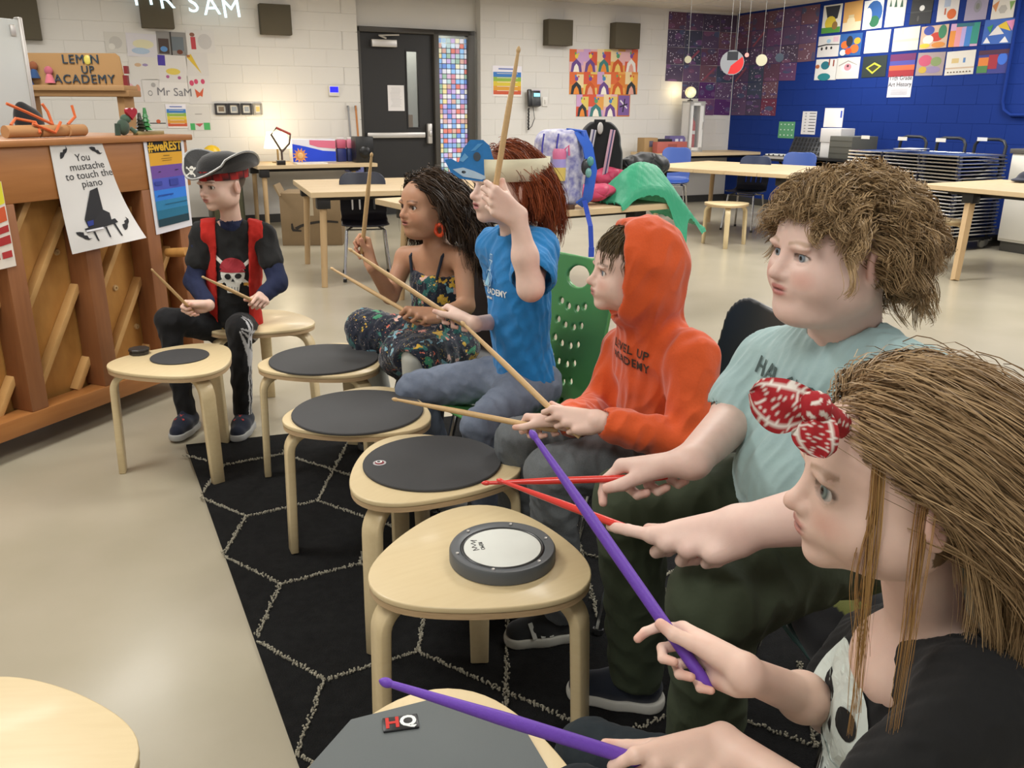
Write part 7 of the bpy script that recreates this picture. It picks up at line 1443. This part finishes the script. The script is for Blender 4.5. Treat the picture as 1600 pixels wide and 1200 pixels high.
f.rc(KR, KR + A_([.02, 0, -.10]), .07, .075, .04); f.rc(KL*.75 + KR*.25, KL*.5 + KR*.5 + A_([.03, 0, -.06]), .07, .07, .06); f.ell(Pv, (.13, .12, .09), .05)
f.cut(A_([0, 0, min(KL[2], KR[2]) - .12]), (0, 0, -1)); f.rc(KL + A_([-.035, -.05, -.02]), KL + A_([-.02, -.08, -.2]), .060, .07, .01, 's')
solid('dress', f, '1c2230', M_FLOR, p, 2, .004, 28, 17)
mb = MB()
for S_ in (SL, SR):
    s0 = N*.45 + S_*.55; fw5 = R5[:, 1]; P3 = [Pv + up5*H5*.90 + fw5*.062 + (S_ - N)*.42, s0 + fw5*.045 + up5*.012, s0 + up5*.036 + fw5*.005, s0 - fw5*.045 + up5*.012, Pv + up5*H5*.88 - fw5*.07 + (S_ - N)*.4]
    mb.tube([q - A_(p.location) for q in P3], .006, 6, '1f2836')
mb.build('dress_strap', CLOTHV, p, smooth=True)
for K3_, A3_ in ((KL, AL), (KR, AR)):
    f = SDF(*bounds([K3_, A3_], .08), .004); f.rc(K3_, A3_, .050, .035, .01); f.cut((0, 0, .05), (0, 0, -1)); solid('stocking', f, 'b9b9ae', mat('pale_tights', attr=True, rough=.8), p, 1)
shoe(p, AL, (-.8, -.6, 0), .19, '222222', '444444'); shoe(p, AR, (-.9, -.4, 0), .19, '222222', '444444')
hair('hair', p, hd, 330, 12, lambda q: ((q[:, 2] > .055) & (q[:, 1] < .055)) | ((q[:, 1] < -.01) & (q[:, 2] > -.05)) | ((np.abs(q[:, 0]) > .058) & (q[:, 1] < .02) & (q[:, 2] > .0)), lambda q, t, n: np.stack([np.sign(q[:, 0])*(.75 - .4*t), -.55 + .5*t + 0*q[:, 0], -.3 - .9*t + 0*q[:, 0]], 1), 15, .0165, lambda t: .2 + .5*t, .55, (.014, 1.6), .008, .0011, .45, ('20150e', '46321f'), 31, 1.08, .006, [(N, SL, .05), (N, SR, .05), (N*.6 + Pv*.4, N, .085)], lvar=.15)
for x in (-1, 1):
    mb = MB(); c = hd.P(x*.082, .008, -.078); fq = frame((-.6, -.8, 0)); ring = [c + fq[:, 0]*.018*math.cos(q) + fq[:, 2]*.018*math.sin(q) - A_(p.location) for q in np.linspace(0, 6.283, 24, False)]
    mb.tube(ring, .0065, 8, 'd8481c', closed=True); mb.tube([hd.P(x*.079, -.006, -.042) - A_(p.location), c + A_([0, 0, .018]) - A_(p.location)], .0015, 5, 'c0a060'); mb.build('hoop_earring', PLASTIC, p, smooth=True)
stick('wooden drumstick held upright by the girl in the floral dress', Gr, Tr, .4, .02, .0075)
stick('wooden drumstick held level over the floral skirt, tip to the piano side', Gl, Tl, .4, .03, .0072)
# ---------------------------------------------------------------- pirate
C = aty(347, 288, 3.46); hd = Head(C, (-.55, -.83, -.08), (0, 0, 1), .99, eye='5a4a3c', brow='6a4e36', lip='a8665c', blush=.3)
N = aty(362, 352, 3.52); SR = aty(317, 364, 3.49); SL = aty(412, 367, 3.56); Pv = aty(366, 512, 3.58)
p = person(Pv, 'child in pirate hat, red waistcoat and skull T-shirt')
HL, HR = hipline(Pv, SL, SR, .06); KR = aty(262, 500, 3.36); KL = aty(374, 512, 3.30); AR = A_([-1.38, 3.37, .10]); AL = A_([-1.14, 3.37, .10])
Gr = aty(299, 484, 3.30); Tr = aim(Gr, 236, 420, .30, True); Gl = aty(404, 474, 3.32); Tl = aim(Gl, 315, 432, .34, True)
ER = aty(304, 440, 3.46); EL = aty(434, 442, 3.48)
f = SDF(*bounds([C + .14, C - .14, Gr, Gl, Gr - .08, Gl - .08, N - .05, SL, SR, EL, ER], .06), .003); hd.sculpt(f).neck(f, N, .037, .042)
Wr, t1 = hand(f, Gr, Tr - Gr, (-.5, .3, .8), True, .95, 1., phi=35); Wl, t2 = hand(f, Gl, Tl - Gl, (.5, -.2, .8), False, .95, 1., phi=45)
f.rc(Wr, Wr*.7 + ER*.3, .02, .024, .01); f.rc(Wl, Wl*.7 + EL*.3, .02, .024, .01)
f.rc(N, SL, .03, .03, .02); f.rc(N, SR, .03, .03, .02)
for S_, E_, W2 in ((SL, EL, Wl), (SR, ER, Wr)): f.rc(S_, E_, .028, .026, .01); f.rc(E_, W2, .026, .02, .01)
skin_obj('body', f, p, 'e0bcaa', hd, lambda q: (q[:, 2] > .06)*1. + (q[:, 1] < -.03)*(q[:, 2] > -.03), '3a2a1c', t1 + t2); hd.eyes(p)
f = SDF(*bounds([N, Pv, SL, SR, ER, EL, Wr, Wl], .08), .0045)
for S_, E_, W2 in ((SR, ER, Wr), (SL, EL, Wl)): f.rc(S_, E_, .042, .038, .02); f.rc(E_, E_*.15 + W2*.85, .040, .030, .015)
f.rc(N, N + A_([0, 0, .012]), .052, .05, .01); f.rc(hd.P(0, -.02, -.07), N + A_([0, 0, .03]), .043, .045, .003, 's')
solid('long_sleeved_shirt', f, '1a2240', mat('navy_jersey', attr=True, rough=.95, noise=.2, nscale=300, bump=.3, bscale=24), p, 1, .003, 30, 7)
f = SDF(*bounds([N, Pv, SL, SR, ER, EL], .10), .0045); R1, H1 = torso(f, N - A_([0, 0, .012]), Pv, SL, SR, .108, .08, sh=.046, k=.05)
for S_, E_ in ((SR, ER), (SL, EL)): f.rc(S_, S_*.45 + E_*.55, .044, .050, .03)
f.rc(hd.P(0, -.02, -.05), N + A_([-.004, -.008, .012]), .044, .050, .004, 's'); f.cut(Pv - A_([0, 0, .03]), (0, 0, -1))
tee = solid('t_shirt', f, '191919', MATS['black_jersey'], p, 2, .003, 30, 8)
f = SDF(*bounds([N, Pv, SL, SR], .12), .0045); torso(f, N - A_([0, 0, .010]), Pv - A_([0, 0, .01]), SL, SR, .121, .093, sh=.0545, k=.05)
up1, fw1, sd1 = R1[:, 2], R1[:, 1], R1[:, 0]; f.rc(N + up1*.06, N + up1*.05, .045, .05, .004, 's')
sl, g = f.blk(f.lo, f.lo + f.h*f.n); X = (g[0] - Pv[0])*sd1[0] + (g[1] - Pv[1])*sd1[1] + (g[2] - Pv[2])*sd1[2]; Y = (g[0] - Pv[0])*fw1[0] + (g[1] - Pv[1])*fw1[1]; Z = (g[0] - Pv[0])*up1[0] + (g[1] - Pv[1])*up1[1] + (g[2] - Pv[2])*up1[2]
e_ = np.maximum(.050 + .0*Z - np.abs(X) + .22*np.maximum(H1*.35 - Z, 0)*(-.2), -Y); op = np.where(Y > 0, .064 - np.abs(X), -1.); f.d = np.maximum(f.d, op.astype('f4'))
f.d = np.maximum(f.d, (np.abs(X) - .122).astype('f4')); f.cut(Pv + up1*.01, -up1)
solid('waistcoat', f, 'b52218', mat('red_felt', attr=True, rough=.95, noise=.2, nscale=100, bump=.25, bscale=30), p, 1, .002, 30, 9)
f = SDF(*bounds([Pv, KL, KR, AL, AR], .10), .0045); legs(f, Pv, HL, HR, KL, KR, AL, AR, (.070, .052, .048, .038), .02); f.ell(Pv - A_([0, 0, .01]), (.105, .095, .07), .04); f.cut((0, 0, .08), (0, 0, -1))
def trk(V):
    c = np.tile(lin('141416'), (len(V), 1))
    for a, b in ((HL*.7 + Pv*.3, KL), (KL, AL)):
        ba = b - a; t = np.clip((V - a) @ ba/(ba @ ba), 0, 1); q = V - a - t[:, None]*ba; out = unit(np.cross(ba, (0, -1, 0))); out = out if out[0] > 0 else -out
        along = q @ out; nrm_ = q @ unit(np.cross(out, ba)); w = (along > .012) & (np.abs(np.abs(np.arctan2(nrm_, along)) - .0) < .55) & (np.sin(np.arctan2(nrm_, along)*14 + 1.5) > .1); c[w] = lin('cfcfd0')
    return c
solid('track_trousers', f, trk, MATS['black_jersey'], p, 1, .0025, 30, 3)
shoe(p, AR, (-.1, -1, 0), .19, '151d30', 'a9a9a6', 'b03a36'); shoe(p, AL, (.02, -1, 0), .19, '151d30', 'a9a9a6', 'b03a36')
cS = Pv + up1*H1*.60; Wc = 'd4d2c8'; K0 = '141414'
pr = [([(-.062, .06), (-.054, .066), (.055, -.03), (.048, -.038)], Wc), ([(.062, .05), (.055, .058), (-.055, -.03), (-.048, -.038)], Wc), ([(-.07, -.028), (-.03, -.022), (-.03, -.030), (-.068, -.036)], 'b58a3a'), ([(.07, -.024), (.03, -.020), (.03, -.028), (.068, -.034)], 'b58a3a'), (circ(0, .006, .034, 22, .036), Wc), ([(-.02, -.02), (.02, -.02), (.016, -.05), (-.016, -.05)], Wc), (circ(0, .022, .036, 16, .034, 0, 180) + [(-.037, .012), (.037, .012)][::-1], 'a02a34'), (circ(-.014, .0, .009, 12), K0), (circ(.015, .002, .010, 12, .008), K0), ([(-.005, -.014), (.005, -.014), (0, -.004)], K0)]
pr += [([(-.012 + .008*i, -.03), (-.0105 + .008*i, -.03), (-.0105 + .008*i, -.046), (-.012 + .008*i, -.046)], K0) for i in range(4)]
pr = [([(x*1.4, y*1.4) for x, y in P], c) for P, c in pr]
decal('shirt_print', flat(pr), p, tee, cS, sd1*-1, up1, PAINT, .002, .3, .014)
bl = [([(-.05, -.016), (.05, -.016), (.05, .016), (-.05, .016)], '1a1612')] + [([(x0, y0), (x1, y0), (x1, y1), (x0, y1)], 'b08c34') for x0, x1, y0, y1 in ((-.026, .026, .011, .018), (-.026, .026, -.018, -.011), (-.026, -.019, -.018, .018), (.019, .026, -.018, .018), (-.05, -.026, -.013, -.009), (.026, .05, -.013, -.009), (-.004, .004, -.004, .004), (.034, .042, -.004, .004))]
decal('belt_print', flat(bl), p, tee, Pv + up1*.045 - sd1*.0, sd1*-1, up1, PAINT, .003, .3, .014)
# pirate hat
pa = thing('pirate_hat', 'black felt pirate hat with silver braid and a skull badge', 'hat', tuple(hd.P(0, 0, .05)))
M_FELT = mat('black_felt', '171615', rough=.95, sheen=.3, bump=.2, bscale=200)
V = []; F = []; n = 56; prof = [(0, .128), (.035, .125), (.062, .114), (.080, .094), (.088, .072), (.090, .056), (.108, .060), (.127, .070), (.130, .068), (.109, .056), (.089, .052)]
for j, (r_, z) in enumerate(prof):
    for i in range(n):
        a = 2*math.pi*i/n; x, y = math.sin(a), math.cos(a); br = max(0, (r_ - .086)/.04) if 5 < j < 10 else 0
        turn = .018*math.cos(2*a + math.pi) + .012*math.cos(a*2 + math.pi)
        V.append(hd.P(x*r_*1.0*(1 + .22*br*abs(x)), y*r_*1.16 - .012 - br*.0*y, z + br*(.012 + 1.0*turn + .018*(abs(x)**3)) - (.012*br if y > .6 else 0)) - A_(pa.location))
for j in range(len(prof)-1):
    for i in range(n): k = (i+1) % n; F.append((j*n+i, j*n+k, (j+1)*n+k, (j+1)*n+i))
link('crown_and_brim', mesh_np('crown_and_brim', V, F, None, M_FELT), pa)
rim = MB(); rim.tube([V[7*n + i] for i in range(n)], .0042, 6, 'b8b8b4', closed=True); rim.build('silver_braid', mat('silver_braid', 'b9b9b6', rough=.35, metal=.5, bump=.4, bscale=300), pa, smooth=True)
V = []; F = []
for i in range(n):
    a = 2*math.pi*i/n
    for z, o in ((.022, .0), (.060, .003)): V.append(hd.P(math.sin(a)*(.0815 + o), math.cos(a)*(.106 + o) - .016, z + .002*math.cos(a)) - A_(pa.location))
for i in range(n): k = (i+1) % n; F.append((2*i, 2*k, 2*k+1, 2*i+1))
bd = mesh_np('bandana_band', V, F, None, None)
ca = bd.color_attributes.new('Col', 'FLOAT_COLOR', 'POINT')
for i in range(len(V)): ca.data[i].color = (*lin('a8201c' if ((i//2 + (i % 2)*2) % 6) < 3 else '181414'), 1)
bd.materials.append(mat('band_cloth', attr=True, rough=.9)); link('bandana_band', bd, pa)
sk = [(circ(0, .004, .014, 18, .013), Wc), ([(-.008, -.004), (.008, -.004), (.006, -.016), (-.006, -.016)], Wc), ([(-.024, -.016), (-.021, -.021), (.024, .006), (.021, .011)], Wc), ([(.024, -.016), (.021, -.021), (-.024, .006), (-.021, .011)], Wc), (circ(-.0055, .003, .0035, 10), K0), (circ(.0055, .003, .0035, 10), K0)] + [(circ(x, y, .0045, 8), Wc) for x in (-.024, .024) for y in (-.02, .009)]
mb = MB(); c_ = hd.P(-.012, .140, .074); xq = unit(hd.R @ A_([-1., -.05, 0])); yq = unit(hd.R @ A_([0, -.25, 1.])); nq = np.cross(xq, yq)*-1
nq = hd.R @ unit((0, 1, .3))
for i, (P, c) in enumerate(sk): mb.poly([tuple(c_ + xq*x + yq*y + nq*(.0004*i) - A_(pa.location)) for x, y in P], c)
mb.build('skull_badge', PAINT, pa)
stick('thin wooden drumstick held low beside the piano', Gr, Tr, .33, .02, .006)
stick('wooden drumstick held across the pirate child\'s lap', Gl, Tl, .36, .02, .0068)
